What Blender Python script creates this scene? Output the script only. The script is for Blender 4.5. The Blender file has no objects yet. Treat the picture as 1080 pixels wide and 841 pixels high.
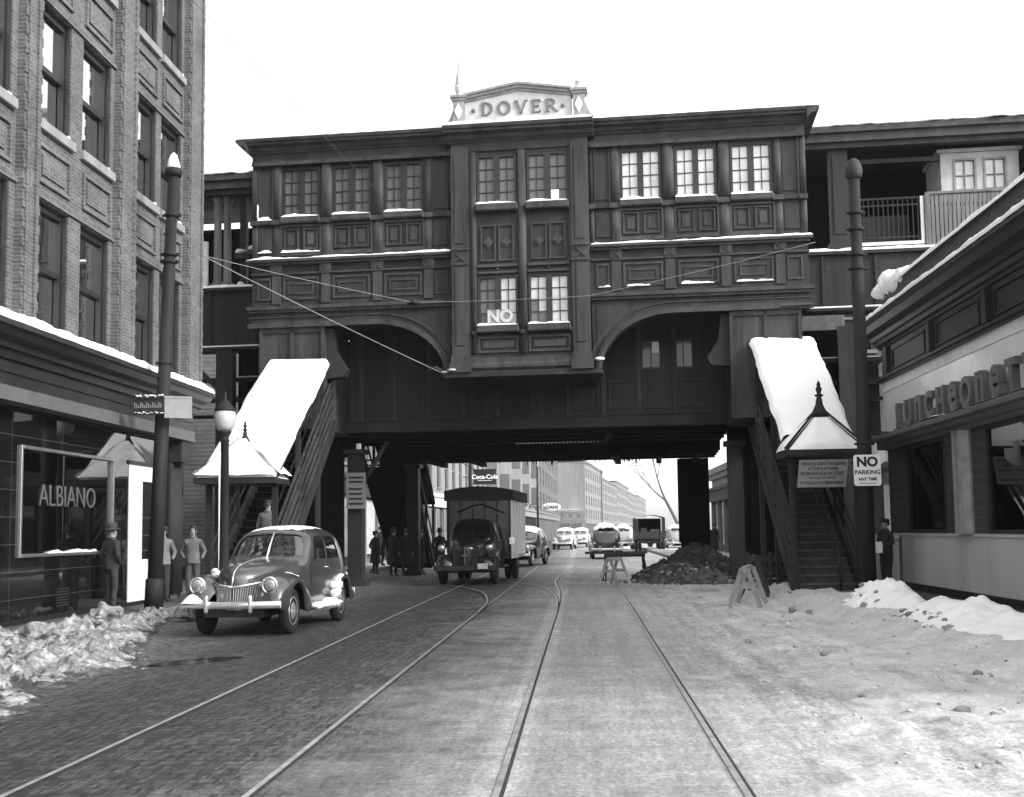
import bpy, bmesh, math, random
from mathutils import Vector, Matrix, Euler, noise

random.seed(7)
scene = bpy.context.scene
COL = scene.collection
R = math.radians

# ------------------------------------------------------------------ camera
cam_data = bpy.data.cameras.new('camera')
cam = bpy.data.objects.new('camera', cam_data)
COL.objects.link(cam)
YAW, PITCH, ROLL = 0.05935, 0.08563, 0.014
_F = Vector((-math.sin(YAW)*math.cos(PITCH), math.cos(YAW)*math.cos(PITCH), math.sin(PITCH)))
_R0 = Vector((math.cos(YAW), math.sin(YAW), 0))
_U0 = _R0.cross(_F)
_R = _R0*math.cos(ROLL) - _U0*math.sin(ROLL)
_U = _R0*math.sin(ROLL) + _U0*math.cos(ROLL)
cam.matrix_world = Matrix(((_R.x, _U.x, -_F.x, 0), (_R.y, _U.y, -_F.y, 0), (_R.z, _U.z, -_F.z, 1.62), (0, 0, 0, 1)))
cam_data.sensor_width = 36.0
cam_data.lens = 1200/1080*36.0
cam_data.shift_y = 36.5/1080
cam_data.clip_end = 4000
cam_data.clip_start = 0.05
scene.camera = cam

# ------------------------------------------------------------------ world, sun, exposure
SUN_DIR = Vector((0.80, -0.42, 0.50)).normalized()      # towards the sun: right, a little behind the camera
SUN_EL = math.asin(SUN_DIR.z)
SUN_AZ = math.atan2(SUN_DIR.x, SUN_DIR.y)
world = bpy.data.worlds.new('World')
scene.world = world
world.use_nodes = True
wn, wl = world.node_tree.nodes, world.node_tree.links
wn.clear()
sky = wn.new('ShaderNodeTexSky'); sky.sky_type = 'NISHITA'
sky.sun_disc = False
sky.sun_elevation = SUN_EL
sky.sun_rotation = SUN_AZ
sky.dust_density = 4.0; sky.air_density = 1.0; sky.ozone_density = 1.0
bw = wn.new('ShaderNodeRGBToBW')
gm = wn.new('ShaderNodeMath'); gm.operation = 'POWER'; gm.inputs[1].default_value = 0.55   # hazy overcast evens the dome out
ml = wn.new('ShaderNodeMath'); ml.operation = 'MULTIPLY'; ml.inputs[1].default_value = 3.0
bg = wn.new('ShaderNodeBackground'); bg.inputs['Strength'].default_value = 0.15
wo = wn.new('ShaderNodeOutputWorld')
wl.new(sky.outputs[0], bw.inputs[0]); wl.new(bw.outputs[0], gm.inputs[0]); wl.new(gm.outputs[0], ml.inputs[0])
wl.new(ml.outputs[0], bg.inputs['Color']); wl.new(bg.outputs[0], wo.inputs['Surface'])

sun_data = bpy.data.lights.new('sun', 'SUN')
sun_data.energy = 1.5
sun_data.angle = R(11)
sun_data.color = (1, 1, 1)
sun = bpy.data.objects.new('sun', sun_data); COL.objects.link(sun)
sun.rotation_euler = SUN_DIR.to_track_quat('Z', 'Y').to_euler()
sun.location = (20, -10, 40)

scene.view_settings.view_transform = 'Standard'
scene.view_settings.look = 'None'
scene.view_settings.gamma = 1.0
scene.view_settings.use_curve_mapping = False
scene.view_settings.exposure = 1.35
scene.cycles.max_bounces = 8
scene.cycles.transparent_max_bounces = 12
scene.cycles.use_denoising = True

# ------------------------------------------------------------------ materials (all grey: a black and white photograph)
def new_mat(name):
    m = bpy.data.materials.new(name); m.use_nodes = True
    nt = m.node_tree
    return m, nt, nt.nodes['Principled BSDF']

def nd(nt, t, **kw):
    n = nt.nodes.new(t)
    for k, v in kw.items():
        if k in n.inputs: n.inputs[k].default_value = v
        else: setattr(n, k, v)
    return n

def coords(nt, swz=None, scale=(1, 1, 1)):
    tc = nd(nt, 'ShaderNodeTexCoord')
    out = tc.outputs['Object']
    if swz:
        s = nd(nt, 'ShaderNodeSeparateXYZ'); nt.links.new(out, s.inputs[0])
        c = nd(nt, 'ShaderNodeCombineXYZ')
        for i, a in enumerate(swz): nt.links.new(s.outputs['XYZ'.index(a)], c.inputs[i])
        out = c.outputs[0]
    mp = nd(nt, 'ShaderNodeMapping'); mp.inputs['Scale'].default_value = scale
    nt.links.new(out, mp.inputs[0])
    return mp.outputs[0]

def mathn(nt, op, a, b=None, clamp=False):
    n = nd(nt, 'ShaderNodeMath', operation=op); n.use_clamp = clamp
    for i, v in enumerate((a, b)):
        if v is None: continue
        if isinstance(v, (int, float)): n.inputs[i].default_value = v
        else: nt.links.new(v, n.inputs[i])
    return n.outputs[0]

def fac_to(nt, fac, lo, hi):
    n = nd(nt, 'ShaderNodeMapRange'); n.inputs['From Min'].default_value = 0.27; n.inputs['From Max'].default_value = 0.73
    n.inputs['To Min'].default_value = lo; n.inputs['To Max'].default_value = hi
    nt.links.new(fac, n.inputs['Value'])
    return n.outputs[0]

def noise_fac(nt, vec, scale, detail=6, rough=0.6):
    n = nd(nt, 'ShaderNodeTexNoise', Scale=scale, Detail=detail, Roughness=rough)
    nt.links.new(vec, n.inputs['Vector'])
    return n.outputs[0]

def ramp(nt, fac, stops):
    n = nd(nt, 'ShaderNodeValToRGB')
    el = n.color_ramp.elements
    while len(el) > 1: el.remove(el[-1])
    el[0].position = stops[0][0]; el[0].color = (stops[0][1],)*3 + (1,)
    for p, v in stops[1:]:
        e = el.new(p); e.color = (v, v, v, 1)
    nt.links.new(fac, n.inputs[0])
    return n.outputs[0]

def bump(nt, p, h, strength=0.3, dist=0.02):
    b = nd(nt, 'ShaderNodeBump'); b.inputs['Strength'].default_value = strength; b.inputs['Distance'].default_value = dist
    nt.links.new(h, b.inputs['Height']); nt.links.new(b.outputs[0], p.inputs['Normal'])

def mat(name, v, rough=0.65, amp=0.35, scale=2.5, bmp=0.15, bscale=25, metal=0.0, ior=1.45, streak=False, coat=0.0, spec=0.5):
    """Grey paint, iron or cloth with blotches; streak stretches them downwards like rain stains."""
    m, nt, p = new_mat(name)
    vec = coords(nt, scale=(1, 1, 0.18) if streak else (1, 1, 1))
    f1 = noise_fac(nt, vec, scale, 8, 0.65)
    if streak:
        f2 = noise_fac(nt, coords(nt, scale=(1, 1, 0.05)), scale*7, 4, 0.7)
        f1 = mathn(nt, 'ADD', mathn(nt, 'MULTIPLY', f1, 0.65), mathn(nt, 'MULTIPLY', f2, 0.35)); amp = min(0.85, amp*1.7)
    r = nd(nt, 'ShaderNodeMapRange'); r.inputs['From Min'].default_value = 0.3; r.inputs['From Max'].default_value = 0.7
    r.inputs['To Min'].default_value = v*(1-amp); r.inputs['To Max'].default_value = v*(1+amp)
    nt.links.new(f1, r.inputs['Value'])
    nt.links.new(r.outputs[0], p.inputs['Base Color'])
    p.inputs['Roughness'].default_value = rough
    p.inputs['Metallic'].default_value = metal
    p.inputs['IOR'].default_value = ior; p.inputs['Specular IOR Level'].default_value = spec
    if coat: p.inputs['Coat Weight'].default_value = coat; p.inputs['Coat Roughness'].default_value = 0.06
    if bmp:
        v2 = coords(nt)
        bump(nt, p, noise_fac(nt, v2, bscale, 5), bmp, 0.02)
    return m

def brick_mat(name, swz, c1, c2, mortar, bw_=0.22, bh=0.075, bm_=0.4, stain=0.25):
    m, nt, p = new_mat(name)
    vec = coords(nt, swz)
    b = nd(nt, 'ShaderNodeTexBrick')
    b.inputs['Scale'].default_value = 1.0
    b.inputs['Brick Width'].default_value = bw_; b.inputs['Row Height'].default_value = bh
    b.inputs['Mortar Size'].default_value = 0.009; b.inputs['Mortar Smooth'].default_value = 0.2
    b.inputs['Bias'].default_value = -0.1
    b.inputs['Color1'].default_value = (c1,)*3+(1,); b.inputs['Color2'].default_value = (c2,)*3+(1,); b.inputs['Mortar'].default_value = (mortar,)*3+(1,)
    nt.links.new(vec, b.inputs['Vector'])
    n1 = noise_fac(nt, vec, 0.9, 8, 0.7); n2 = noise_fac(nt, vec, 14, 3)
    mul = mathn(nt, 'MULTIPLY', fac_to(nt, n1, 1-stain*1.6, 1+stain*1.6), fac_to(nt, n2, 0.75, 1.25))
    bwv = nd(nt, 'ShaderNodeRGBToBW'); nt.links.new(b.outputs['Color'], bwv.inputs[0])
    nt.links.new(mathn(nt, 'MULTIPLY', bwv.outputs[0], mul), p.inputs['Base Color'])
    p.inputs['Roughness'].default_value = 0.85
    hgt = mathn(nt, 'ADD', mathn(nt, 'MULTIPLY', b.outputs['Fac'], -1.0), mathn(nt, 'MULTIPLY', n2, 0.6))
    bump(nt, p, hgt, bm_, 0.012)
    return m

def snow_mat(name, lo=0.5, hi=0.86, cover=0.35, dirt=0.16, scale=3.0):
    """Snow; cover shifts how much dirty grit shows."""
    m, nt, p = new_mat(name)
    vec = coords(nt)
    f = noise_fac(nt, vec, scale, 10, 0.68)
    g = noise_fac(nt, vec, scale*9, 6, 0.7)
    t = mathn(nt, 'ADD', mathn(nt, 'MULTIPLY', f, 0.7), mathn(nt, 'MULTIPLY', g, 0.3))
    c = ramp(nt, t, [(cover-0.1, dirt), (cover+0.02, lo), (cover+0.13, hi), (1.0, hi)])
    nt.links.new(c, p.inputs['Base Color'])
    p.inputs['Roughness'].default_value = 0.8
    p.inputs['Specular IOR Level'].default_value = 0.25
    bump(nt, p, mathn(nt, 'ADD', g, f), 0.5, 0.05)
    return m

def glass_mat(name, v=0.01, refl=0.5, rough=0.02, transp=0.0, wobble=0.0):
    """Window glass: mirror-like at the grazing angles it is seen at, dark body (or see-through) behind."""
    m, nt, p = new_mat(name)
    out = nt.nodes['Material Output']
    gl = nd(nt, 'ShaderNodeBsdfGlossy', Roughness=rough); gl.inputs['Color'].default_value = (1, 1, 1, 1)
    if wobble:
        bmpn = nd(nt, 'ShaderNodeBump'); bmpn.inputs['Strength'].default_value = wobble; bmpn.inputs['Distance'].default_value = 0.02
        nt.links.new(noise_fac(nt, coords(nt), 1.6, 2), bmpn.inputs['Height']); nt.links.new(bmpn.outputs[0], gl.inputs['Normal'])
    df = nd(nt, 'ShaderNodeBsdfDiffuse'); df.inputs['Color'].default_value = (v, v, v, 1)
    base = df.outputs[0]
    if transp:
        tr = nd(nt, 'ShaderNodeBsdfTransparent'); mx0 = nd(nt, 'ShaderNodeMixShader'); mx0.inputs[0].default_value = transp
        nt.links.new(df.outputs[0], mx0.inputs[1]); nt.links.new(tr.outputs[0], mx0.inputs[2]); base = mx0.outputs[0]
    fr = nd(nt, 'ShaderNodeLayerWeight'); fr.inputs['Blend'].default_value = refl
    mx = nd(nt, 'ShaderNodeMixShader')
    nt.links.new(fr.outputs['Fresnel'], mx.inputs[0]); nt.links.new(base, mx.inputs[1]); nt.links.new(gl.outputs[0], mx.inputs[2])
    nt.links.new(mx.outputs[0], out.inputs['Surface'])
    return m

def frosted_mat(name, v=0.75):
    m, nt, p = new_mat(name)
    out = nt.nodes['Material Output']
    tl = nd(nt, 'ShaderNodeBsdfTranslucent'); df = nd(nt, 'ShaderNodeBsdfDiffuse')
    n = fac_to(nt, noise_fac(nt, coords(nt), 2.2, 4), v*0.8, min(v*1.25, 0.95))
    nt.links.new(n, tl.inputs['Color']); nt.links.new(n, df.inputs['Color'])
    gl = nd(nt, 'ShaderNodeBsdfGlossy', Roughness=0.1)
    a = nd(nt, 'ShaderNodeMixShader'); a.inputs[0].default_value = 0.45
    nt.links.new(tl.outputs[0], a.inputs[1]); nt.links.new(df.outputs[0], a.inputs[2])
    b = nd(nt, 'ShaderNodeMixShader'); b.inputs[0].default_value = 0.12
    nt.links.new(a.outputs[0], b.inputs[1]); nt.links.new(gl.outputs[0], b.inputs[2])
    nt.links.new(b.outputs[0], out.inputs['Surface'])
    return m

M = dict(
    slush_right=snow_mat('salted_slush', 0.31, 0.47, 0.40, 0.2, 1.6),
    iron=mat('painted_iron', 0.022, 0.6, 0.45, 1.6, 0.2, 14, streak=True, spec=0.25),
    iron_trim=mat('painted_iron_trim', 0.040, 0.65, 0.5, 2.0, 0.2, 14, streak=True, spec=0.3),
    iron_panel=mat('painted_panel', 0.026, 0.6, 0.5, 1.2, 0.2, 12, streak=True, spec=0.3),
    iron_dark=mat('shaded_iron', 0.006, 0.9, 0.5, 1.5, 0.3, 10, streak=True, spec=0.08),  # iron with the deep shade under the deck put into its colour
    zinc=mat('pale_sheet_metal', 0.42, 0.6, 0.22, 3.5, 0.15, 14),
    zinc_trim=mat('pale_moulding', 0.22, 0.6, 0.3, 3.5, 0.15, 14),
    letter=mat('raised_letter', 0.12, 0.6, 0.25, 6, 0.1, 20),
    steel=mat('polished_rail', 0.27, 0.45, 0.4, 6, 0.1, 30, metal=0.2),
    groove=mat('rail_groove', 0.02, 0.9, 0.4, 6, 0.2, 30),
    pole=mat('pole_paint', 0.016, 0.65, 0.35, 3, 0.15, 18, streak=True, spec=0.2),
    pole_light=mat('pole_worn_paint', 0.022, 0.65, 0.35, 3, 0.15, 18, streak=True, spec=0.3),
    snow=snow_mat('fresh_snow', 0.82, 0.9, 0.12, 0.6),
    snow_thin=snow_mat('thin_snow', 0.62, 0.85, 0.38, 0.3, 6),
    snow_dirty=snow_mat('trodden_snow', 0.22, 0.47, 0.49, 0.06, 6.0),
    slush=snow_mat('grey_slush', 0.24, 0.40, 0.42, 0.10, 1.3),
    dirt=mat('dug_earth', 0.06, 0.95, 0.6, 5, 0.8, 9),
    rubble=mat('paving_rubble', 0.2, 0.9, 0.5, 5, 0.5, 12),
    concrete=mat('pavement_concrete', 0.055, 0.85, 0.35, 1.2, 0.2, 20),
    kerb=mat('granite_kerb', 0.11, 0.85, 0.3, 5, 0.2, 20),
    stone=mat('limestone_trim', 0.19, 0.85, 0.22, 2.5, 0.15, 20, streak=True),
    stone_grey=mat('grey_stone', 0.15, 0.85, 0.25, 2.5, 0.15, 20, streak=True),
    post_pale=mat('worn_pale_paint', 0.11, 0.6, 0.45, 2.5, 0.2, 14, streak=True),
    sash=mat('window_sash', 0.016, 0.5, 0.3, 4, 0.1, 20),
    shop_trim=mat('shop_cornice_paint', 0.013, 0.5, 0.3, 2.0, 0.12, 10, streak=True),
    shop_cloth=mat('shop_lower_band', 0.08, 0.7, 0.2, 2.0, 0.05, 10),
    chrome=mat('chrome', 0.7, 0.15, 0.1, 6, 0.0, metal=1.0),
    alu=mat('bright_metal_frame', 0.3, 0.35, 0.15, 6, 0.05, metal=0.8),
    white_paint=mat('white_paint', 0.6, 0.5, 0.12, 3, 0.05),
    sign_white=mat('sign_enamel_white', 0.78, 0.35, 0.06, 5, 0.02),
    sign_grey=mat('sign_enamel_grey', 0.2, 0.5, 0.15, 6, 0.05),
    black=mat('black_paint', 0.012, 0.4, 0.2, 5, 0.03),
    dark=mat('dark_interior', 0.012, 0.95, 0.2, 5, 0.0, spec=0.05),
    rubber=mat('tyre_rubber', 0.01, 0.85, 0.3, 8, 0.2, 40),
    wood=mat('raw_timber', 0.26, 0.8, 0.35, 3, 0.3, 20),
    wood_dark=mat('old_dark_timber', 0.03, 0.85, 0.4, 3, 0.3, 20),
    opal=mat('opal_globe', 0.4, 0.25, 0.1, 3, 0.0),
    wire=mat('wire', 0.03, 0.6, 0.2, 5, 0.0),
    wire_pale=mat('wire_rimed', 0.22, 0.6, 0.2, 5, 0.0),
    skin=mat('skin', 0.2, 0.55, 0.15, 10, 0.0),
    hair=mat('hair', 0.02, 0.6, 0.3, 20, 0.2, 60),
    coat_dark=mat('dark_wool', 0.02, 0.9, 0.35, 6, 0.3, 30),
    coat_black=mat('black_wool', 0.016, 0.9, 0.35, 6, 0.3, 30),
    coat_grey=mat('grey_jacket', 0.10, 0.8, 0.25, 6, 0.3, 25),
    coat_pale=mat('pale_jacket', 0.13, 0.8, 0.25, 6, 0.3, 25),
    trouser=mat('trouser_wool', 0.028, 0.9, 0.3, 6, 0.3, 30),
    trouser_grey=mat('trouser_faded', 0.06, 0.9, 0.3, 6, 0.3, 30),
    hat=mat('felt_hat', 0.028, 0.8, 0.2, 6, 0.1, 30),
    leather=mat('shoe_leather', 0.02, 0.5, 0.2, 6, 0.05),
    glass=glass_mat('mirror_pane', 0.02, 0.90, 0.015, 0.0, 0.05),
    glass_shop=glass_mat('shop_glass', 0.01, 0.42, 0.01, 0.85),
    glass_dim=glass_mat('grey_pane', 0.11, 0.3, 0.08),  # grey body colour under a weak gloss
    glass_car=glass_mat('car_glass', 0.03, 0.62, 0.03, 0.7),
    pane_lit=frosted_mat('frosted_pane', 0.85),
    canvas=mat('truck_canvas', 0.02, 0.9, 0.35, 3, 0.4, 12),
    bark=mat('bare_bark', 0.09, 0.9, 0.3, 8, 0.4, 12),
    terracotta=mat('flower_pot', 0.4, 0.8, 0.15, 6, 0.05),
    leaf=mat('house_plant_leaf', 0.05, 0.6, 0.4, 8, 0.05),
    curtain=mat('curtain_cloth', 0.4, 0.9, 0.25, 4, 0.3, 12, streak=True),
    lunch_panel=mat('sign_fascia_enamel', 0.62, 0.28, 0.14, 1.2, 0.02, 6, coat=0.4),
    lunch_bulk=mat('bulkhead_enamel', 0.42, 0.4, 0.14, 1.2, 0.03, 8, streak=True),
    lunch_letter=mat('channel_letter', 0.085, 0.45, 0.3, 6, 0.03),
    tile=brick_mat('glazed_tile', 'YZX', 0.016, 0.02, 0.06, 0.20, 0.2, 0.2, 0.1),
    brick=brick_mat('facade_brick', 'YZX', 0.055, 0.095, 0.125, 0.21, 0.068),
    brick_front=brick_mat('facade_brick_front', 'XZY', 0.045, 0.08, 0.10),
    brick_dark=brick_mat('parapet_brick', 'YZX', 0.03, 0.055, 0.07),
    brick_mid=brick_mat('street_brick', 'XZY', 0.08, 0.12, 0.14, 0.24, 0.09, 0.2),
)
M['vitrolite'] = (lambda: None)()
def vitrolite():
    m, nt, p = new_mat('black_glass_cladding')
    vec = coords(nt, 'YZX')
    b = nd(nt, 'ShaderNodeTexBrick'); b.offset = 0.0
    b.inputs['Scale'].default_value = 1.0; b.inputs['Brick Width'].default_value = 1.85; b.inputs['Row Height'].default_value = 0.455
    b.inputs['Mortar Size'].default_value = 0.004; b.inputs['Mortar Smooth'].default_value = 0.0
    b.inputs['Color1'].default_value = (0.006,)*3+(1,); b.inputs['Color2'].default_value = (0.008,)*3+(1,); b.inputs['Mortar'].default_value = (0.07,)*3+(1,)
    nt.links.new(vec, b.inputs['Vector'])
    bwv = nd(nt, 'ShaderNodeRGBToBW'); nt.links.new(b.outputs['Color'], bwv.inputs[0])
    nt.links.new(bwv.outputs[0], p.inputs['Base Color'])
    p.inputs['IOR'].default_value = 1.75
    nt.links.new(fac_to(nt, noise_fac(nt, vec, 3, 5), 0.0, 0.06), p.inputs['Roughness'])
    bump(nt, p, noise_fac(nt, vec, 1.3, 2), 0.04, 0.02)
    return m
M['vitrolite'] = vitrolite()

def car_paint(name, v, rough=0.28):
    m = mat(name, v, rough, 0.2, 3, 0.02, 20, coat=0.8)
    return m

# ------------------------------------------------------------------ mesh helpers
class MB:
    def __init__(self): self.bm = bmesh.new()
    def face(self, pts, m=0, smooth=False):
        f = self.bm.faces.new([self.bm.verts.new(Vector(p)) for p in pts]); f.material_index = m; f.smooth = smooth
        return f
    def box(self, x0, x1, y0, y1, z0, z1, m=0, mx=None):
        if x1 < x0: x0, x1 = x1, x0
        if y1 < y0: y0, y1 = y1, y0
        c = [Vector((x, y, z)) for z in (z0, z1) for y in (y0, y1) for x in (x0, x1)]
        if mx is not None: c = [mx @ p for p in c]
        v = [self.bm.verts.new(p) for p in c]
        for q in ((0, 2, 3, 1), (4, 5, 7, 6), (0, 1, 5, 4), (2, 6, 7, 3), (0, 4, 6, 2), (1, 3, 7, 5)):
            self.bm.faces.new([v[i] for i in q]).material_index = m
        return self
    def prism(self, poly, plane, a, b, m=0, smooth=False):
        """Extrude a 2-D outline: plane 'xz' along y, 'yz' along x, 'xy' along z."""
        def P(p, t):
            return {'xz': (p[0], t, p[1]), 'yz': (t, p[0], p[1]), 'xy': (p[0], p[1], t)}[plane]
        A = [self.bm.verts.new(P(p, a)) for p in poly]; B = [self.bm.verts.new(P(p, b)) for p in poly]
        n = len(poly)
        fs = [self.bm.faces.new(A), self.bm.faces.new(B[::-1])]
        for i in range(n):
            f = self.bm.faces.new([A[i], B[i], B[(i+1) % n], A[(i+1) % n]]); f.smooth = smooth; fs.append(f)
        for f in fs: f.material_index = m
        return self
    def tube(self, pts, r, n=8, m=0, cap=True):
        pts = [Vector(p) for p in pts]
        rs = r if isinstance(r, (list, tuple)) else [r]*len(pts)
        rings = []
        for i, p in enumerate(pts):
            t = (pts[min(i+1, len(pts)-1)]-pts[max(i-1, 0)]).normalized()
            ref = Vector((0, 0, 1)) if abs(t.z) < 0.9 else Vector((1, 0, 0))
            a = t.cross(ref).normalized(); b = t.cross(a)
            rings.append([self.bm.verts.new(p+(a*math.cos(2*math.pi*k/n)+b*math.sin(2*math.pi*k/n))*rs[i]) for k in range(n)])
        for i in range(len(rings)-1):
            for k in range(n):
                f = self.bm.faces.new([rings[i][k], rings[i][(k+1) % n], rings[i+1][(k+1) % n], rings[i+1][k]]); f.smooth = n > 5; f.material_index = m
        if cap:
            for rg in (rings[0], rings[-1]): self.bm.faces.new(rg).material_index = m
        return self
    def lathe(self, prof, c=(0, 0, 0), n=20, axis='z', m=0, sx=1, sy=1, smooth=True):
        c = Vector(c); rings = []
        for r, h in prof:
            ring = []
            for k in range(n):
                a = 2*math.pi*k/n; u, v = r*math.cos(a)*sx, r*math.sin(a)*sy
                p = {'z': (u, v, h), 'y': (u, h, v), 'x': (h, u, v)}[axis]
                ring.append(self.bm.verts.new(c+Vector(p)))
            rings.append(ring)
        for i in range(len(rings)-1):
            for k in range(n):
                f = self.bm.faces.new([rings[i][k], rings[i][(k+1) % n], rings[i+1][(k+1) % n], rings[i+1][k]]); f.smooth = smooth; f.material_index = m
        for rg in (rings[0], rings[-1]): self.bm.faces.new(rg).material_index = m
        return self
    def grid(self, fn, nu, nv, m=0, smooth=True):
        V = [[self.bm.verts.new(Vector(fn(i/nu, j/nv))) for j in range(nv+1)] for i in range(nu+1)]
        for i in range(nu):
            for j in range(nv):
                f = self.bm.faces.new([V[i][j], V[i+1][j], V[i+1][j+1], V[i][j+1]]); f.smooth = smooth; f.material_index = m
        return V
    def add_mesh(self, me, mx, m=0):
        n0 = len(self.bm.faces); nv0 = len(self.bm.verts)
        self.bm.from_mesh(me)
        self.bm.verts.ensure_lookup_table(); self.bm.faces.ensure_lookup_table()
        for v in self.bm.verts[nv0:]: v.co = mx @ v.co
        for f in self.bm.faces[n0:]: f.material_index = m
        return self
    def text(self, s, size, depth, mx, m=0, align='CENTER', bold=0.0, space=1.0):
        cu = bpy.data.curves.new('lettering', 'FONT'); cu.body = s; cu.size = size; cu.extrude = depth/2; cu.align_x = align; cu.align_y = 'CENTER'
        cu.offset = bold; cu.space_character = space; cu.resolution_u = 4
        o = bpy.data.objects.new('lettering', cu); COL.objects.link(o)
        dg = bpy.context.evaluated_depsgraph_get(); dg.update()
        me = bpy.data.meshes.new_from_object(o.evaluated_get(dg))
        self.add_mesh(me, mx, m)
        bpy.data.objects.remove(o); bpy.data.curves.remove(cu); bpy.data.meshes.remove(me)
        return self
    def text_fit(self, s, width, height, depth, mx, m=0, bold=0.0):
        t = MB(); t.text(s, 1.0, depth, Matrix.Identity(4), 0, bold=bold)
        xs = [v.co.x for v in t.bm.verts]; ys = [v.co.y for v in t.bm.verts]
        sc = Matrix.Diagonal((width/(max(xs)-min(xs)), height/(max(ys)-min(ys)), 1, 1)) @ Matrix.Translation((-(max(xs)+min(xs))/2, -(max(ys)+min(ys))/2, 0))
        me = bpy.data.meshes.new('tmp'); t.bm.to_mesh(me); t.bm.free()
        self.add_mesh(me, mx @ sc, m); bpy.data.meshes.remove(me)
        return self
    def snow_strip(self, p0, p1, back, h, seed=0.0, n=60, taper=0.0, rough=0.35, fq=1.4):
        """Snow lying on a ledge: front edge p0->p1, reaching 'back' (a vector) behind it, h high with a soft upright face."""
        p0, p1, back = Vector(p0), Vector(p1), Vector(back)
        prof = [(0, 0), (-.012, .35), (.0, .7), (.08, .92), (.3, 1.0), (.65, .9), (1, .6)]
        def f(u, v):
            i = v*6; k = min(int(i), 5); q = i-k
            a = prof[k][0]*(1-q)+prof[k+1][0]*q; b = prof[k][1]*(1-q)+prof[k+1][1]*q
            P = p0.lerp(p1, u); ed = min(1, (min(u, 1-u)*(p1-p0).length)/(h*1.2+.001)+.12)
            hh = h*(1-taper*u)*(1+rough*fbm(P.x+P.y, P.z, fq, seed)*1.6+rough*.6*fbm(P.x+P.y, P.z, fq*4, seed+3))*ed**.5
            return P+back*(a+.05*fbm(P.x+P.y, 1, fq*2, seed+9))+Vector((0, 0, max(.004, hh)*b+.002))
        self.grid(f, n, 6)
        return self
    def xform(self, mx):
        for v in self.bm.verts: v.co = mx @ v.co
        return self
    def jitter(self, amp, sc=1.0, z=1.0):
        for v in self.bm.verts:
            d = noise.noise_vector(v.co*sc)*amp; d.z *= z; v.co += d
        return self
    def build(self, name, mats, parent=None, bevel=0.0, world=False, smooth=None, kind=None, label=None, normals=True, segs=1):
        if normals: bmesh.ops.recalc_face_normals(self.bm, faces=self.bm.faces[:])
        me = bpy.data.meshes.new(name)
        if smooth is not None:
            for f in self.bm.faces: f.smooth = smooth
        if world and parent is not None:
            for v in self.bm.verts: v.co -= parent.location
        self.bm.to_mesh(me); self.bm.free()
        for mm in (mats if isinstance(mats, (list, tuple)) else [mats]): me.materials.append(mm)
        o = bpy.data.objects.new(name, me); COL.objects.link(o)
        if parent is not None: o.parent = parent
        if bevel:
            md = o.modifiers.new('bevel', 'BEVEL'); md.width = bevel; md.segments = segs; md.limit_method = 'ANGLE'; md.angle_limit = R(40)
        if kind: o['kind'] = kind
        if label: o['label'] = label
        return o

def thing(name, label, cat, loc=(0, 0, 0), rotz=0.0, group=None):
    o = bpy.data.objects.new(name, None); COL.objects.link(o)
    o.empty_display_size = 0.3
    o.location = loc; o.rotation_euler = (0, 0, rotz)
    return tag(o, label, cat, group)

def tag(o, label, cat, group=None):
    o['label'] = label; o['category'] = cat
    if group: o['group'] = group
    return o

def struct(o, kind='structure', label=None, cat=None):
    o['kind'] = kind
    if label: o['label'] = label
    if cat: o['category'] = cat
    return o

def TM(x, y, z, rx=90, ry=0, rz=0, order='XYZ'):
    """Placement for lettering: upright, facing -Y, then turned about Z by rz."""
    return Matrix.Translation((x, y, z)) @ Matrix.Rotation(R(rz), 4, 'Z') @ Matrix.Rotation(R(rx), 4, 'X')

def copy_tree(o, parent=None):
    c = o.copy(); COL.objects.link(c)
    if parent is not None: c.parent = parent
    for ch in list(o.children): copy_tree(ch, c)
    return c

def fbm(x, y, s, seed=0.0, oct=5):
    return noise.fractal(Vector((x*s, y*s, seed)), 1.0, 2.1, oct)

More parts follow.
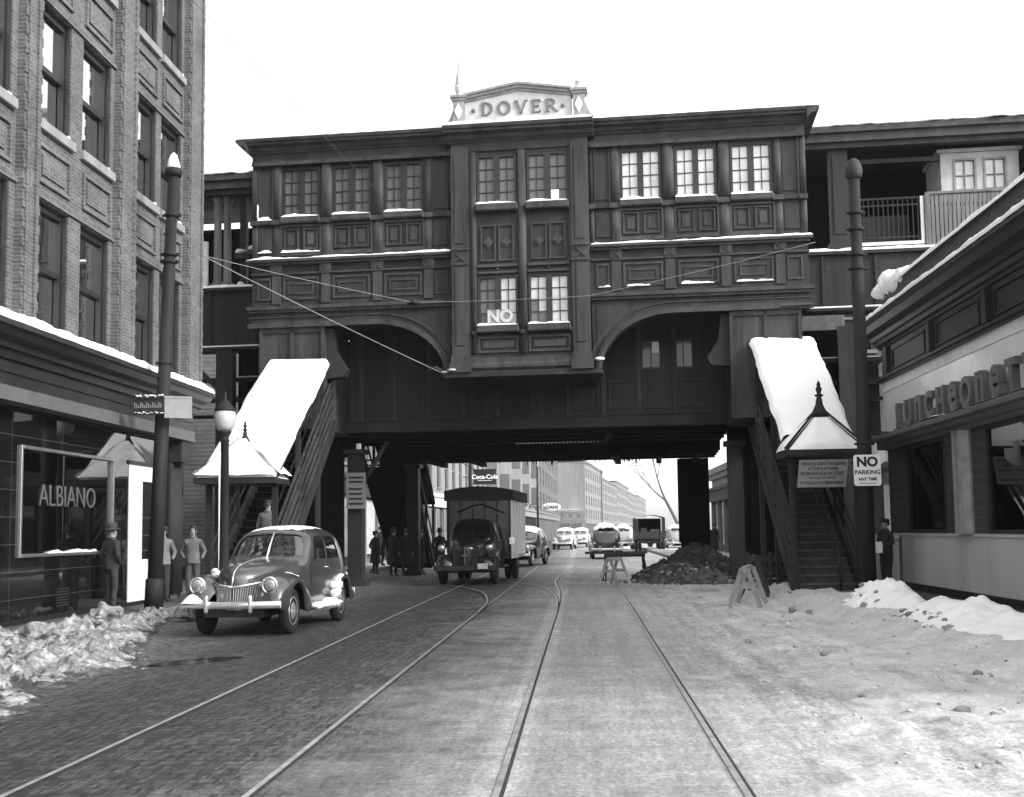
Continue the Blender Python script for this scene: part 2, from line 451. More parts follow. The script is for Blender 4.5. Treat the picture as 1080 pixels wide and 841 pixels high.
# ================================================================== GROUND
def road_mat():
    m, nt, p = new_mat('street_paving')
    vec = coords(nt)
    sep = nd(nt, 'ShaderNodeSeparateXYZ'); nt.links.new(vec, sep.inputs[0])
    X = sep.outputs['X']; Y = sep.outputs['Y']
    big = noise_fac(nt, vec, 0.35, 6, 0.6)
    mid = noise_fac(nt, vec, 1.7, 8, 0.7)
    fine = noise_fac(nt, vec, 22, 5, 0.75)
    # how much salt and ground-in slush lies on the paving: little on the left, much on the right
    xs = mathn(nt, 'ADD', X, mathn(nt, 'MULTIPLY', mathn(nt, 'SUBTRACT', mathn(nt, 'ADD', big, mid), 1.0), 2.4))
    t = nd(nt, 'ShaderNodeMapRange'); t.inputs['From Min'].default_value = -9; t.inputs['From Max'].default_value = 6
    nt.links.new(xs, t.inputs['Value'])
    salt = ramp(nt, t.outputs[0], [(0.0, 0.2), (0.16, 0.10), (0.27, 0.04), (0.36, 0.034), (0.42, 0.044), (0.48, 0.095), (0.54, 0.19), (0.64, 0.26), (0.74, 0.35), (0.95, 0.46)])
    # granite setts in the left lanes
    b = nd(nt, 'ShaderNodeTexBrick'); b.offset = 0.5
    sw = nd(nt, 'ShaderNodeMapping'); sw.inputs['Rotation'].default_value = (0, 0, 0.0); nt.links.new(vec, sw.inputs[0])
    b.inputs['Scale'].default_value = 1.0; b.inputs['Brick Width'].default_value = 0.21; b.inputs['Row Height'].default_value = 0.15
    b.inputs['Mortar Size'].default_value = 0.02; b.inputs['Mortar Smooth'].default_value = 0.8
    wob = nd(nt, 'ShaderNodeMixRGB'); wob.blend_type = 'ADD'; wob.inputs[0].default_value = 0.05
    nz = nd(nt, 'ShaderNodeTexNoise', Scale=3.0, Detail=2.0); nt.links.new(vec, nz.inputs['Vector'])
    nt.links.new(vec, wob.inputs[1]); nt.links.new(nz.outputs['Color'], wob.inputs[2]); nt.links.new(wob.outputs[0], b.inputs['Vector'])
    lm = nd(nt, 'ShaderNodeMapRange'); lm.inputs['From Min'].default_value = -1.7; lm.inputs['From Max'].default_value = -2.5; nt.links.new(xs, lm.inputs['Value'])
    joint = mathn(nt, 'MULTIPLY', b.outputs['Fac'], mathn(nt, 'ADD', mathn(nt, 'MULTIPLY', lm.outputs[0], 0.38), 0.07))
    v1 = mathn(nt, 'MULTIPLY', salt, mathn(nt, 'SUBTRACT', 1.0, joint))
    pk00 = nd(nt, 'ShaderNodeMapRange'); pk00.inputs['From Min'].default_value = 1.0; pk00.inputs['From Max'].default_value = 2.2; nt.links.new(X, pk00.inputs['Value'])
    # scrapes along and across the lane
    cr = nd(nt, 'ShaderNodeTexNoise', Scale=1.0, Detail=5.0, Roughness=0.7); nt.links.new(coords(nt, scale=(0.5, 5.0, 1)), cr.inputs['Vector'])
    al = nd(nt, 'ShaderNodeTexNoise', Scale=1.0, Detail=5.0, Roughness=0.7); nt.links.new(coords(nt, scale=(4.5, 0.22, 1)), al.inputs['Vector'])
    tex = mathn(nt, 'MULTIPLY', fac_to(nt, cr.outputs[0], 0.86, 1.14), mathn(nt, 'ADD', 1.0, mathn(nt, 'MULTIPLY', mathn(nt, 'SUBTRACT', al.outputs[0], 0.5), mathn(nt, 'ADD', 0.9, mathn(nt, 'MULTIPLY', pk00.outputs[0], 0.9)))))
    tex = mathn(nt, 'MULTIPLY', tex, fac_to(nt, fine, 0.5, 1.5))
    tex = mathn(nt, 'MULTIPLY', tex, fac_to(nt, mid, 0.84, 1.16))
    # frozen patches of trodden snow, thicker towards the right kerb
    pn = noise_fac(nt, coords(nt, scale=(1.0, 0.55, 1)), 0.8, 9, 0.68)
    pr = nd(nt, 'ShaderNodeMapRange'); pr.inputs['From Min'].default_value = 0.9; pr.inputs['From Max'].default_value = 6.0; pr.inputs['To Min'].default_value = -0.02; pr.inputs['To Max'].default_value = 0.34
    nt.links.new(X, pr.inputs['Value'])
    pk = nd(nt, 'ShaderNodeMapRange'); pk.inputs['From Min'].default_value = 0.57; pk.inputs['From Max'].default_value = 0.72
    nt.links.new(mathn(nt, 'ADD', pn, pr.outputs[0]), pk.inputs['Value'])
    vo = nd(nt, 'ShaderNodeTexVoronoi', Scale=1.0); nt.links.new(coords(nt, scale=(22.0, 6.0, 1)), vo.inputs['Vector'])
    vw = nd(nt, 'ShaderNodeRGBToBW'); nt.links.new(vo.outputs['Color'], vw.inputs[0])
    grit = noise_fac(nt, coords(nt, scale=(1, 0.22, 1)), 40, 3, 0.8)
    stone = mathn(nt, 'MULTIPLY', fac_to(nt, vw.outputs[0], 0.55, 1.45), fac_to(nt, grit, 0.3, 1.8))
    sm = nd(nt, 'ShaderNodeMix'); sm.data_type = 'FLOAT'; sm.inputs[2].default_value = 1.0
    nt.links.new(mathn(nt, 'ADD', mathn(nt, 'MULTIPLY', lm.outputs[0], 0.7), 0.2), sm.inputs[0]); nt.links.new(stone, sm.inputs[3])
    # worn paler concrete either side of the middle rail
    cb = mathn(nt, 'ABSOLUTE', mathn(nt, 'ADD', X, 0.55))
    cbr = nd(nt, 'ShaderNodeMapRange'); cbr.inputs['From Min'].default_value = 0.24; cbr.inputs['From Max'].default_value = 0.13; cbr.inputs['To Min'].default_value = 1.0; cbr.inputs['To Max'].default_value = 1.35
    nt.links.new(mathn(nt, 'ADD', cb, mathn(nt, 'MULTIPLY', fine, 0.05)), cbr.inputs['Value'])
    base = mathn(nt, 'MULTIPLY', mathn(nt, 'MULTIPLY', v1, tex), mathn(nt, 'MULTIPLY', sm.outputs[0], cbr.outputs[0]))
    pk0 = nd(nt, 'ShaderNodeMapRange'); pk0.inputs['From Min'].default_value = 0.3; pk0.inputs['From Max'].default_value = 1.2; nt.links.new(X, pk0.inputs['Value'])
    sn = mathn(nt, 'MULTIPLY', fac_to(nt, fine, 0.48, 0.72), fac_to(nt, mid, 0.72, 1.15))
    mixn = nd(nt, 'ShaderNodeMix'); mixn.data_type = 'FLOAT'
    nt.links.new(mathn(nt, 'MULTIPLY', mathn(nt, 'MULTIPLY', pk.outputs[0], pk0.outputs[0]), 0.8), mixn.inputs[0]); nt.links.new(base, mixn.inputs[2]); nt.links.new(sn, mixn.inputs[3])
    nt.links.new(mixn.outputs[0], p.inputs['Base Color'])
    nt.links.new(fac_to(nt, mid, 0.45, 0.95), p.inputs['Roughness'])
    p.inputs['Specular IOR Level'].default_value = 0.35
    h = mathn(nt, 'SUBTRACT', mathn(nt, 'ADD', mathn(nt, 'MULTIPLY', fine, 0.9), mathn(nt, 'MULTIPLY', mid, 0.8)), mathn(nt, 'MULTIPLY', joint, 1.2))
    bump(nt, p, h, 0.55, 0.03)
    return m
M['road'] = road_mat()

g = MB(); g.box(-900, 900, -80, 2500, -0.6, -0.02)
struct(g.build('ground', M['slush']))
g = MB(); g.face([(-8.42, -30, 0), (4.72, -30, 0), (4.72, 420, 0), (-8.42, 420, 0)])
struct(g.build('street', M['road']))
g = MB(); g.face([(-90, 33.2, -0.006), (90, 33.2, -0.006), (90, 45.6, -0.006), (-90, 45.6, -0.006)])
struct(g.build('cross_street', M['road']))

def pavement(name, poly, z0, z1, mats):
    mb = MB()
    mb.prism(poly, 'xy', -0.1, z0)
    for f in mb.bm.faces:
        for v in f.verts: pass
    for v in mb.bm.verts:
        if v.co.z > 0: v.co.z = z0 + (z1-z0)*min(1, max(0, (abs(v.co.x+2)-6.4)/1.2))
    return struct(mb.build(name, mats))
pavement('pavement_left', [(-9.7, -30), (-8.55, -30), (-8.55, 33.0), (-9.7, 33.0)], 0.14, 0.2, M['concrete'])
pavement('pavement_right', [(4.85, -30), (8.6, -30), (8.6, 33.0), (4.85, 33.0)], 0.12, 0.14, M['concrete'])
pavement('pavement_left_far', [(-11.5, 45.8), (-8.55, 45.8), (-8.55, 260), (-11.5, 260)], 0.14, 0.18, M['slush'])
pavement('pavement_right_far', [(4.85, 45.8), (11.5, 45.8), (11.5, 260), (4.85, 260)], 0.12, 0.14, M['slush'])
for nm, x0, x1, y0, y1 in (('kerb_left', -8.548, -8.42, -30, 33.0), ('kerb_right', 4.72, 4.848, -30, 33.0), ('kerb_left_far', -8.548, -8.42, 45.8, 260), ('kerb_right_far', 4.72, 4.848, 45.8, 260)):
    struct(MB().box(x0, x1, y0, y1, -0.1, 0.15).build(nm, M['kerb'], bevel=0.02))

# streetcar rails let into the paving
def rail(pts, label, z=0.0):
    mb = MB()
    def strip(off0, off1, zz, m):
        prev = None
        for i, p in enumerate(pts):
            p = Vector((p[0], p[1], 0)); a = Vector((*pts[max(i-1, 0)], 0)); b = Vector((*pts[min(i+1, len(pts)-1)], 0))
            t = (b-a).normalized(); n = Vector((t.y, -t.x, 0))
            q0 = mb.bm.verts.new(p+n*off0+Vector((0, 0, zz))); q1 = mb.bm.verts.new(p+n*off1+Vector((0, 0, zz)))
            if prev: mb.bm.faces.new([prev[0], prev[1], q1, q0]).material_index = m
            prev = (q0, q1)
    strip(-0.024, 0.020, 0.010+z, 0); strip(0.021, 0.046, 0.004+z, 1)
    o = mb.build('streetcar_rail', [M['steel'], M['groove'], M['slush']], normals=False)
    for poly in o.data.polygons:
        pass
    o.data.flip_normals() if o.data.polygons[0].normal.z < 0 else None
    return tag(o, label, 'rail', 'streetcar rails in the paving')
def smooth_path(pts, n=8):
    out = []
    P = [Vector((*p, 0)) for p in pts]
    for i in range(len(P)-1):
        p0, p1, p2, p3 = P[max(i-1, 0)], P[i], P[i+1], P[min(i+2, len(P)-1)]
        for k in range(n):
            t = k/n
            q = 0.5*((2*p1)+(p2-p0)*t+(2*p0-5*p1+4*p2-p3)*t*t+(3*p1-p0-3*p2+p3)*t**3)
            out.append((q.x, q.y))
    out.append(pts[-1])
    return out
rail(smooth_path([(-3.65, -10), (-3.65, 10), (-3.65, 24), (-3.6, 36), (-3.5, 60), (-3.0, 100)]), 'leftmost streetcar rail, on the dark setts beside the parked sedan')
rail(smooth_path([(-2.1, -10), (-2.1, 10), (-2.08, 24), (-2.0, 36), (-1.9, 60), (-1.4, 100)]), 'streetcar rail second from the left, running towards the truck')
rail(smooth_path([(-0.55, -10), (-0.55, 12), (-0.53, 24), (-0.6, 30), (-0.85, 37.5), (-0.5, 48), (0.35, 64), (2.2, 100)]), 'bright middle streetcar rail that swings left under the station')
rail(smooth_path([(0.98, -10), (0.98, 12), (1.0, 24), (0.97, 30), (0.75, 37.5), (1.03, 48), (1.9, 64), (3.7, 100)]), 'rightmost streetcar rail, at the edge of the grey slush')
rail(smooth_path([(-0.53, 23.5), (-0.7, 28.5), (-1.5, 34), (-4.0, 38.2), (-9, 40.2), (-20, 40.6)]), 'curved streetcar rail branching left behind the middle rail', 0.014)
rail(smooth_path([(-2.06, 22.5), (-2.2, 26.5), (-2.9, 31), (-4.9, 35.2), (-10, 38.0), (-20, 38.4)]), 'curved streetcar rail crossing in front of the truck', 0.028)
0 and rail(smooth_path([(-3.62, 18.0), (-3.7, 21.5), (-4.2, 25), (-5.6, 28.5), (-8.2, 30.8)]), 'short curved streetcar rail bending towards the left pavement', 0.042)

# ------------------------------------------------------------------ snow, slush, earth
def chunk(mb, c, r, m=0, flat=0.7, sub=2, rough=0.35):
    bm2 = bmesh.new(); bmesh.ops.create_icosphere(bm2, subdivisions=sub, radius=1.0)
    s = random.uniform(0, 100); rot = Euler((random.uniform(0, 6), random.uniform(0, 6), random.uniform(0, 6))).to_matrix()
    sc = Vector((random.uniform(0.75, 1.3), random.uniform(0.75, 1.3), flat*random.uniform(0.8, 1.2)))
    for v in bm2.verts:
        d = 1+rough*noise.noise(v.co*1.3+Vector((s, 0, 0)))*1.6+rough*0.5*noise.noise(v.co*3.2+Vector((0, s, 0)))
        q = rot @ (v.co*d)
        v.co = Vector((q.x*sc.x, q.y*sc.y, q.z*sc.z))*r+Vector(c)
    me = bpy.data.meshes.new('tmp'); bm2.to_mesh(me); bm2.free()
    n0 = len(mb.bm.faces); mb.add_mesh(me, Matrix.Identity(4), m); bpy.data.meshes.remove(me)
    mb.bm.faces.ensure_lookup_table()
    for f in mb.bm.faces[n0:]: f.smooth = True

def field(mb, x0, x1, y0, y1, res, fn, m=0):
    nu, nv = max(2, int((x1-x0)/res)), max(2, int((y1-y0)/res))
    mb.grid(lambda u, v: (x0+(x1-x0)*u, y0+(y1-y0)*v, fn(x0+(x1-x0)*u, y0+(y1-y0)*v)), nu, nv, m)
def sstep(a, b, x):
    t = min(1, max(0, (x-a)/(b-a))); return t*t*(3-2*t)

M['gutter'] = snow_mat('gutter_slush', .07, .2, .5, .03, 3.0)
def bank_h(x, y):
    inner = -8.75+0.25*fbm(0, y, 0.6, 3)                     # pavement side
    outer = -4.9-0.06*max(0, y-10)+0.5*fbm(0, y, 0.45, 8)
    if y > 14.5: outer = min(outer, -5.35-0.34*(y-14.5))
    outer = max(outer, inner+1.0)
    a = sstep(inner, inner+0.5, x); b = 1-sstep(outer-min(1.5, .55*(outer-inner)), outer, x)
    e = sstep(2, 6, y)*(1-sstep(22.0, 23.2, y))
    lump = 0.55+0.6*fbm(x, y, 0.9, 1)+0.3*abs(fbm(x, y, 2.6, 2))+0.42*fbm(x, y, 5, 5)+0.2*abs(fbm(x, y, 9, 6))+0.09*fbm(x, y, 16, 7)-.08
    return -0.03+.16*(1-sstep(-8.5, -8.1, x))*a*b*e+a*b*e*(0.31*max(0.14, lump))+0.02*fbm(x, y, 9, 4)*a*b*e
mb = MB(); field(mb, -9.0, -4.3, 4, 23.3, 0.04, bank_h)
for f in mb.bm.faces:
    c = f.calc_center_median()
    if c.x > -8.3 and c.z < .045+.07*fbm(c.x, c.y, 2.5, 77): f.material_index = 1
for i in range(700):
    y = random.uniform(6, 22.6); x = random.uniform(-8.6, -5.2)
    h = bank_h(x, y)
    if h < 0.04: continue
    r = random.choice((0.015, 0.02, 0.025, 0.03, 0.035, 0.045, 0.06))*random.uniform(0.7, 1.2)
    chunk(mb, (x, y, h+r*0.2), r, 0 if random.random() < 0.92 or r > .05 else 1, sub=2 if r < 0.1 else 3)
for c, r in (((-8.35, 19.6, 0.26), 0.24), ((-7.9, 16.2, 0.26), 0.2), ((-8.75, 20.9, 0.22), 0.17), ((-7.4, 21.3, 0.2), 0.2)):
    chunk(mb, c, r, 0, 0.75, 4, 0.3)
struct(mb.build('snow_bank', [M['snow_dirty'], M['gutter']], normals=False), 'stuff', 'ploughed lumpy snow along the left kerb')

def slush_h(x, y):
    a = sstep(1.15+0.4*fbm(0, y, 0.5, 21), 2.2, x)*(1-sstep(4.9, 5.3, x)*0.0)
    e = sstep(-2, 1, y)*(1-sstep(30, 33, y))
    return -0.012+a*e*(0.04+0.04*fbm(x, y, 0.8, 31)+0.035*fbm(x*1.6, y*.6, 2.2, 32)+0.022*fbm(x, y, 7, 33)-.035*math.exp(-((x-2.5-.25*fbm(0, y, .25, 34))/.16)**2)-.03*math.exp(-((x-3.95-.25*fbm(0, y, .25, 34))/.16)**2))+0.19*sstep(4.35, 4.9, x)+.03*fbm(x, y, 2, 39)*sstep(4.3, 4.9, x)
mb = MB(); field(mb, 1.2, 5.6, 4, 33, 0.055, slush_h)
for (x, y, r) in [(2.6, 11.0, .04), (3.3, 10.3, .065), (3.45, 10.0, .03), (3.0, 14.6, .05), (2.3, 16.3, .06), (4.2, 12.6, .06), (3.9, 21.7, .1), (4.15, 21.4, .08), (4.0, 17.0, .04), (2.9, 8.2, .025)]:
    chunk(mb, (x, y, slush_h(x, y)+r*0.3), r, 1, 0.6, 2)
for i in range(420):
    x = random.uniform(1.9, 5.1); y = random.uniform(6, 30)
    r = random.uniform(0.008, 0.028)
    chunk(mb, (x, y, slush_h(x, y)+r*0.2), r, random.choice((0, 0, 2, 2, 1)), 0.6, 1)
struct(mb.build('slush', [M['road'], M['rubble'], M['slush_right']], normals=False), 'stuff', 'trodden grey slush covering the right side of the street')

def heap_h(x, y):
    d1 = math.hypot((x-5.45)/0.75, (y-21.0)/1.7); d2 = math.hypot((x-5.6)/0.85, (y-16.8)/3.4)
    return 0.02+0.50*max(0, 1-d1**2)*(0.9+0.55*fbm(x, y, 1.5, 41)+.1*fbm(x, y, 4, 44))+0.40*max(0, 1-d2**2)*(0.9+0.5*fbm(x, y, 1.4, 42)+.1*fbm(x, y, 4.5, 45))+0.02*fbm(x, y, 6, 43)+0.1
mb = MB(); field(mb, 4.75, 6.55, 13.0, 22.4, 0.05, heap_h)
for i in range(70):
    y = random.uniform(13.5, 22); x = 4.85+0.3*random.random()
    r = random.uniform(0.02, 0.07); chunk(mb, (x, y, heap_h(x, y)+0.0), r, random.choice((0, 1, 2)), 0.7, 2)
chunk(mb, (5.2, 20.4, 0.36), 0.08, 1, 0.6, 2)
struct(mb.build('snow_heap', [M['snow'], M['slush'], M['rubble']], normals=False), 'stuff', 'clean white snow heaped on the right pavement before the pole')
mb = MB()
def dheap(x, y):
    d = math.hypot((x-6.25)/1.05, (y-14.0)/2.2)
    return 0.06+0.62*max(0, 1-d**1.6)*(0.9+0.5*fbm(x, y, 1.5, 51))+0.05*fbm(x, y, 6, 52)
field(mb, 5.1, 7.35, 11.5, 16.4, 0.05, dheap)
for i in range(40):
    x, y = random.gauss(6.1, .4), random.gauss(14.2, 0.9); r = random.uniform(0.05, 0.14)
    chunk(mb, (x, y, dheap(x, y)), r, random.choice((0, 1)), 0.7, 2)
struct(mb.build('dirty_snow', [M['snow_dirty'], M['dirt']], normals=False), 'stuff', 'grey gritty snow pile on the right pavement')

# the heap of dug earth in front of the far pier
mb = MB()
def earth_h(x, y):
    d = math.hypot((x-3.55)/2.0, (y-36.0)/2.3)
    base = 0.98*max(0, 1-d*.97)**0.9
    rim = sstep(1.25, 0.85, d)
    return -0.03+base*(1+0.22*fbm(x, y, 1.4, 61))+rim*(0.1+0.12*fbm(x, y, 1.8, 62))+0.05*fbm(x, y, 5, 63)*rim
field(mb, 0.6, 6.5, 32.8, 39.2, 0.08, earth_h, 0)
for i in range(520):
    a = random.uniform(math.pi, 2*math.pi); d = random.uniform(0.5, 1.3)
    x, y = 3.55+2.0*d*math.cos(a), 36+2.3*d*math.sin(a)
    r = random.choice((.02, .025, .03, .04, .05, .06)); chunk(mb, (x, y, earth_h(x, y)+r*.2), r, random.choice((0, 0, 1)), 0.7, 2, 0.5)
for i in range(420):
    a = random.uniform(0, 6.28); d = random.uniform(0, 0.8); x, y = 3.55+2.0*d*math.cos(a), 36+2.3*d*math.sin(a)
    r = random.uniform(0.015, 0.05); chunk(mb, (x, y, earth_h(x, y)+r*.2), r, 0, 0.7, 2, 0.5)
tag(mb.build('earth_mound', [M['dirt'], M['rubble']], normals=False), 'dark mound of dug earth and broken paving beneath the station', 'mound')

# wet patch in the dark lane
mb = MB()
pts = [(-5.0+0.34*math.cos(a)*(1+.3*noise.noise(Vector((math.cos(a)*2, math.sin(a)*2, 1))))+0.35*math.sin(a), 14.55+0.55*math.sin(a)*(1+.2*noise.noise(Vector((math.cos(a)*3, 5, math.sin(a)*3)))), 0.005) for a in [i*2*math.pi/40 for i in range(40)]]
mb.face(pts)
o = mb.build('puddle', mat('meltwater', 0.012, 0.12, 0.2, 3, 0.05)); o.data.flip_normals() if o.data.polygons[0].normal.z < 0 else None
tag(o, 'small dark puddle in the paving in front of the parked sedan', 'puddle')

# ================================================================== BRICK CORNER BUILDING (left)
B = thing('brick_building', 'four storey brick corner building with black glass shop front on the left', 'building', (-9.2, 22.0, 0.14))
def bb(mb, name, mats, **k): return mb.build(name, mats, B, world=True, **k)
XB = -9.0
bays = [(6.3, 9.55), (10.15, 13.4), (14.05, 17.35), (17.95, 21.2), (22.05, 25.1)]
wins = []
for (a, b) in bays: wins += [(a+0.13, a+0.13+1.25), (b-0.13-1.25, b-0.13)]
floors = [(5.08, 7.3), (8.66, 10.76), (12.15, 14.2)]
Y0, Y1 = 3.0, 26.0
mb = MB()
lev = [4.9]+[z for f in floors for z in f]+[16.2]
for i in range(0, len(lev), 2): mb.box(XB-0.36, XB, Y0, Y1, lev[i], lev[i+1])
edges = [Y0]+[y for w in wins for y in w]+[Y1]
for (za, zb) in floors:
    for i in range(0, len(edges), 2): mb.box(XB-0.36, XB, edges[i], edges[i+1], za+0.001, zb-0.001)
bb(mb, 'wall', M['brick'])
mb = MB(); mb.box(-21, XB-0.361, 25.6, 26.0, 0.0, 16.2); mb.box(-21, XB-2.0, Y0, 25.59, 16.0, 16.2); mb.box(-21, XB-0.361, Y0, Y0+0.4, 0, 16)
bb(mb, 'end_wall', M['brick_front'])
for (a, b) in ((5.6, 6.28), (9.57, 10.13), (13.42, 14.03), (17.4, 17.95), (21.22, 22.05), (25.12, 26.12)):
    mb = MB(); mb.box(XB-0.02, XB+0.13, a, b, 4.95, 16.6); mb.box(XB+0.13, XB+0.17, a+0.06, a+0.16, 4.95, 16.6); mb.box(XB+0.13, XB+0.17, b-0.16, b-0.06, 4.95, 16.6)
    # toothed brick edges
    z = 5.0
    while z < 16.2:
        mb.box(XB+0.13, XB+0.155, a-0.012, a+0.05, z, z+0.16); mb.box(XB+0.13, XB+0.155, b-0.05, b+0.012, z, z+0.16); z += 0.32
    p = bb(mb, 'pilaster', M['brick'])
    mb = MB(); mb.box(XB+0.131, XB+0.185, (a+b)/2-0.11, (a+b)/2+0.11, 5.55, 5.9)
    q = mb.build('stone_block', M['stone'], p)
for zi, (za, zb) in enumerate(floors):
    mb = MB(); mb.box(XB, XB+0.045, Y0, Y1-0.9, zb+0.02, zb+0.11); bb(mb, 'string_course', M['brick'])
    for wi, (a, b) in enumerate(wins):
        if a < 10 and zi: pass
        # sash window
        mb = MB()
        xf = XB-0.2
        for (y0, y1, z0, z1) in ((a, a+0.09, za, zb), (b-0.09, b, za, zb), (a+0.09, b-0.09, zb-0.12, zb), (a+0.09, b-0.09, za, za+0.1)):
            mb.box(xf, xf+0.1, y0, y1, z0, z1)
        zm = za+(zb-za)*0.5
        mb.box(xf-0.03, xf+0.07, a+0.09, b-0.09, zm-0.045, zm+0.045)
        mb.box(XB-0.09, XB-0.03, a, a+0.05, za, zb); mb.box(XB-0.09, XB-0.03, b-0.05, b, za, zb)
        w = bb(mb, 'window', M['sash'])
        mb = MB(); mb.box(xf+0.01, xf+0.025, a+0.09, b-0.09, zm+0.045, zb-0.12); mb.box(xf-0.03, xf-0.015, a+0.09, b-0.09, za+0.1, zm-0.045)
        mb.xform(Matrix.Translation(-B.location)); mb.build('pane', M['glass'], w)
        if zi:
            mb = MB(); mb.box(XB-0.19, XB+0.09, a-0.08, b+0.08, za-0.18, za-0.002)
            s = bb(mb, 'sill', M['stone'], bevel=0.012)
            mb = MB()
            chunk(mb, (XB-0.02, b-0.08, za+0.02), 0.07, 0, 0.7, 2); chunk(mb, (XB-0.02, b-0.2, za+0.01), 0.04, 0, 0.7, 2)
            mb.xform(Matrix.Translation(-B.location)); mb.build('sill_snow', M['snow'], s, normals=False)
for zi in (0, 1, 2):
    zt = floors[zi][1]
    for (a, b) in wins:
        z0, z1 = zt+0.28, (floors[zi+1][0]-0.4 if zi < 2 else zt+1.2)
        mb = MB()
        for q in ((a+0.02, b-0.02, z1-0.06, z1), (a+0.02, b-0.02, z0, z0+0.06), (a+0.02, a+0.08, z0+0.06, z1-0.06), (b-0.08, b-0.02, z0+0.06, z1-0.06)):
            mb.box(XB, XB+0.05, q[0], q[1], q[2], q[3])
        mb.box(XB, XB+0.03, a+0.2, b-0.2, z0+0.16, z1-0.16)
        bb(mb, 'brick_panel', M['brick'])
mb = MB(); mb.prism([(XB-0.36, 16.2), (XB+0.2, 16.2), (XB+0.6, 16.6), (XB+0.6, 16.8), (XB-0.36, 16.8)], 'xz', Y0, 26.3); bb(mb, 'roof_cornice', M['stone'])
# rooms behind
mb = MB(); mb.box(XB-3.0, XB-0.5, Y0+0.5, 25.5, 4.6, 15.9)
bb(mb, 'interior', M['dark'])
# shop front cornice and fascia
prof = [(-9.36, 4.95), (-8.62, 4.95), (-8.60, 4.86), (-8.66, 4.84), (-8.74, 4.74), (-8.88, 4.68), (-8.9, 4.60), (-8.98, 4.58), (-9.02, 4.46), (-9.36, 4.46)]
mb = MB(); mb.prism(prof, 'xz', Y0, 26.35); bb(mb, 'shop_cornice', M['shop_trim'])
mb = MB()
mb.snow_strip((-8.615, Y0+.05, 4.952), (-8.615, 26.34, 4.952), (-.4, 0, 0), .15, 71, 260, 0, .22)
bb(mb, 'cornice_snow', M['snow'], normals=False)
mb = MB(); mb.box(-9.36, -9.08, Y0, 26.2, 4.04, 4.459); mb.box(-9.08, -9.05, Y0, 26.2, 4.25, 4.29); bb(mb, 'fascia', M['shop_trim'])
mb = MB(); mb.box(-9.36, -9.04, Y0, 26.22, 3.80, 4.038); mb.box(-9.04, -9.02, Y0, 26.22, 3.80, 3.84); bb(mb, 'lower_band', M['shop_cloth'])
# black glass cladding with the shop window and the doorway left open
XW = -9.4
def wl_(y0, y1, z0, z1): return (XW-0.12, XW, y0, y1, z0, z1)
mb = MB()
for q in (wl_(Y0, 18.55, 0.15, 3.8), wl_(18.551, 22.38, 0.15, 1.28), wl_(18.551, 22.38, 3.18, 3.8), wl_(22.381, 23.2, 0.15, 3.8), wl_(23.201, 24.8, 3.2, 3.8), wl_(24.801, 25.5, 0.15, 3.8)): mb.box(*q)
bb(mb, 'glass_cladding', M['vitrolite'])
mb = MB(); mb.box(-9.48, -9.3, Y0, 25.4, 0.1, 0.26); bb(mb, 'plinth', M['black'])
mb = MB(); mb.box(-21, -9.1, 25.5, 26.0, 3.3, 4.9); mb.box(-14, -9.45, 25.55, 25.95, 0.1, 3.3)
for k in range(7):
    mb.lathe([(0.055, 0.3), (0.055, 3.3)], (-9.36, 25.56+k*0.11, 0), 10)
mb.box(-9.5, -9.37, 25.5, 26.3, 0.1, 3.35)
bb(mb, 'fluted_pier', M['pole_light'])
# shop window
mb = MB()
for (y0, y1, z0, z1) in ((18.55, 18.61, 1.28, 3.18), (22.32, 22.38, 1.28, 3.18), (18.61, 22.32, 3.12, 3.18), (18.61, 22.32, 1.28, 1.34)):
    mb.box(XW-0.1, XW+0.05, y0, y1, z0, z1)
w = bb(mb, 'shop_window', M['alu'], bevel=0.01)
mb = MB(); mb.box(XW-0.03, XW-0.02, 18.61, 22.32, 1.34, 3.12).xform(Matrix.Translation(-B.location)); mb.build('pane', M['glass_shop'], w)
mb = MB()
mb.text_fit('ALBIANO', 2.3, 0.38, 0.02, TM(XW+0.0, 20.42, 2.36, rz=90), 0, bold=-0.008)
mb.xform(Matrix.Translation(-B.location)); mb.build('lettering', mat('window_lettering', .075, .5, .2, 5, .05), w)
mb = MB(); mb.box(XW-2.2, XW-0.14, 18.4, 22.6, 1.0, 1.26); mb.box(XW-2.2, XW-2.1, 18.4, 22.6, 1.26, 3.7); mb.box(XW-2.2, XW-0.14, 18.2, 18.4, 1.0, 3.7); mb.box(XW-2.2, XW-0.14, 22.6, 22.8, 1.0, 3.7); mb.box(XW-2.2, XW-0.14, 18.4, 22.6, 3.7, 3.8)
bb(mb, 'window_bay', M['dark'])
mb = MB()
for k in range(14): mb.box(XW-0.5, XW-0.46, 18.7, 21.2, 2.62+k*0.045, 2.645+k*0.045)
bb(mb, 'blind', M['iron_panel'])
mb = MB(); mb.grid(lambda u, v: (XW-0.28+0.02*math.sin(u*26), 21.25+0.95*u, 1.3+1.8*v), 40, 4); bb(mb, 'curtain', M['curtain'])
mb = MB(); mb.box(XW-0.42, XW-0.38, 18.7, 22.2, 2.50, 2.54); bb(mb, 'brass_rod', M['alu'])
mb = MB(); mb.box(XW-.5, XW-.48, 18.75, 18.95, 1.6, 2.05); mb.box(XW-.6, XW-.58, 19.1, 19.4, 1.7, 2.1); mb.box(XW-.35, XW-.3, 21.0, 21.12, 1.27, 1.6); mb.lathe([(.06, 1.27), (.07, 1.5), (.03, 1.62), (.04, 1.66)], (XW-.3, 21.6, 0), 10); bb(mb, 'display', M['sign_white'])
mb = MB(); mb.snow_strip((XW+.05, 19.6, 1.335), (XW+.05, 21.6, 1.335), (-.08, 0, 0), .035, 5, 60, 0, .8, 4); bb(mb, 'sill_snow', M['snow_thin'], normals=False)
mb = MB()
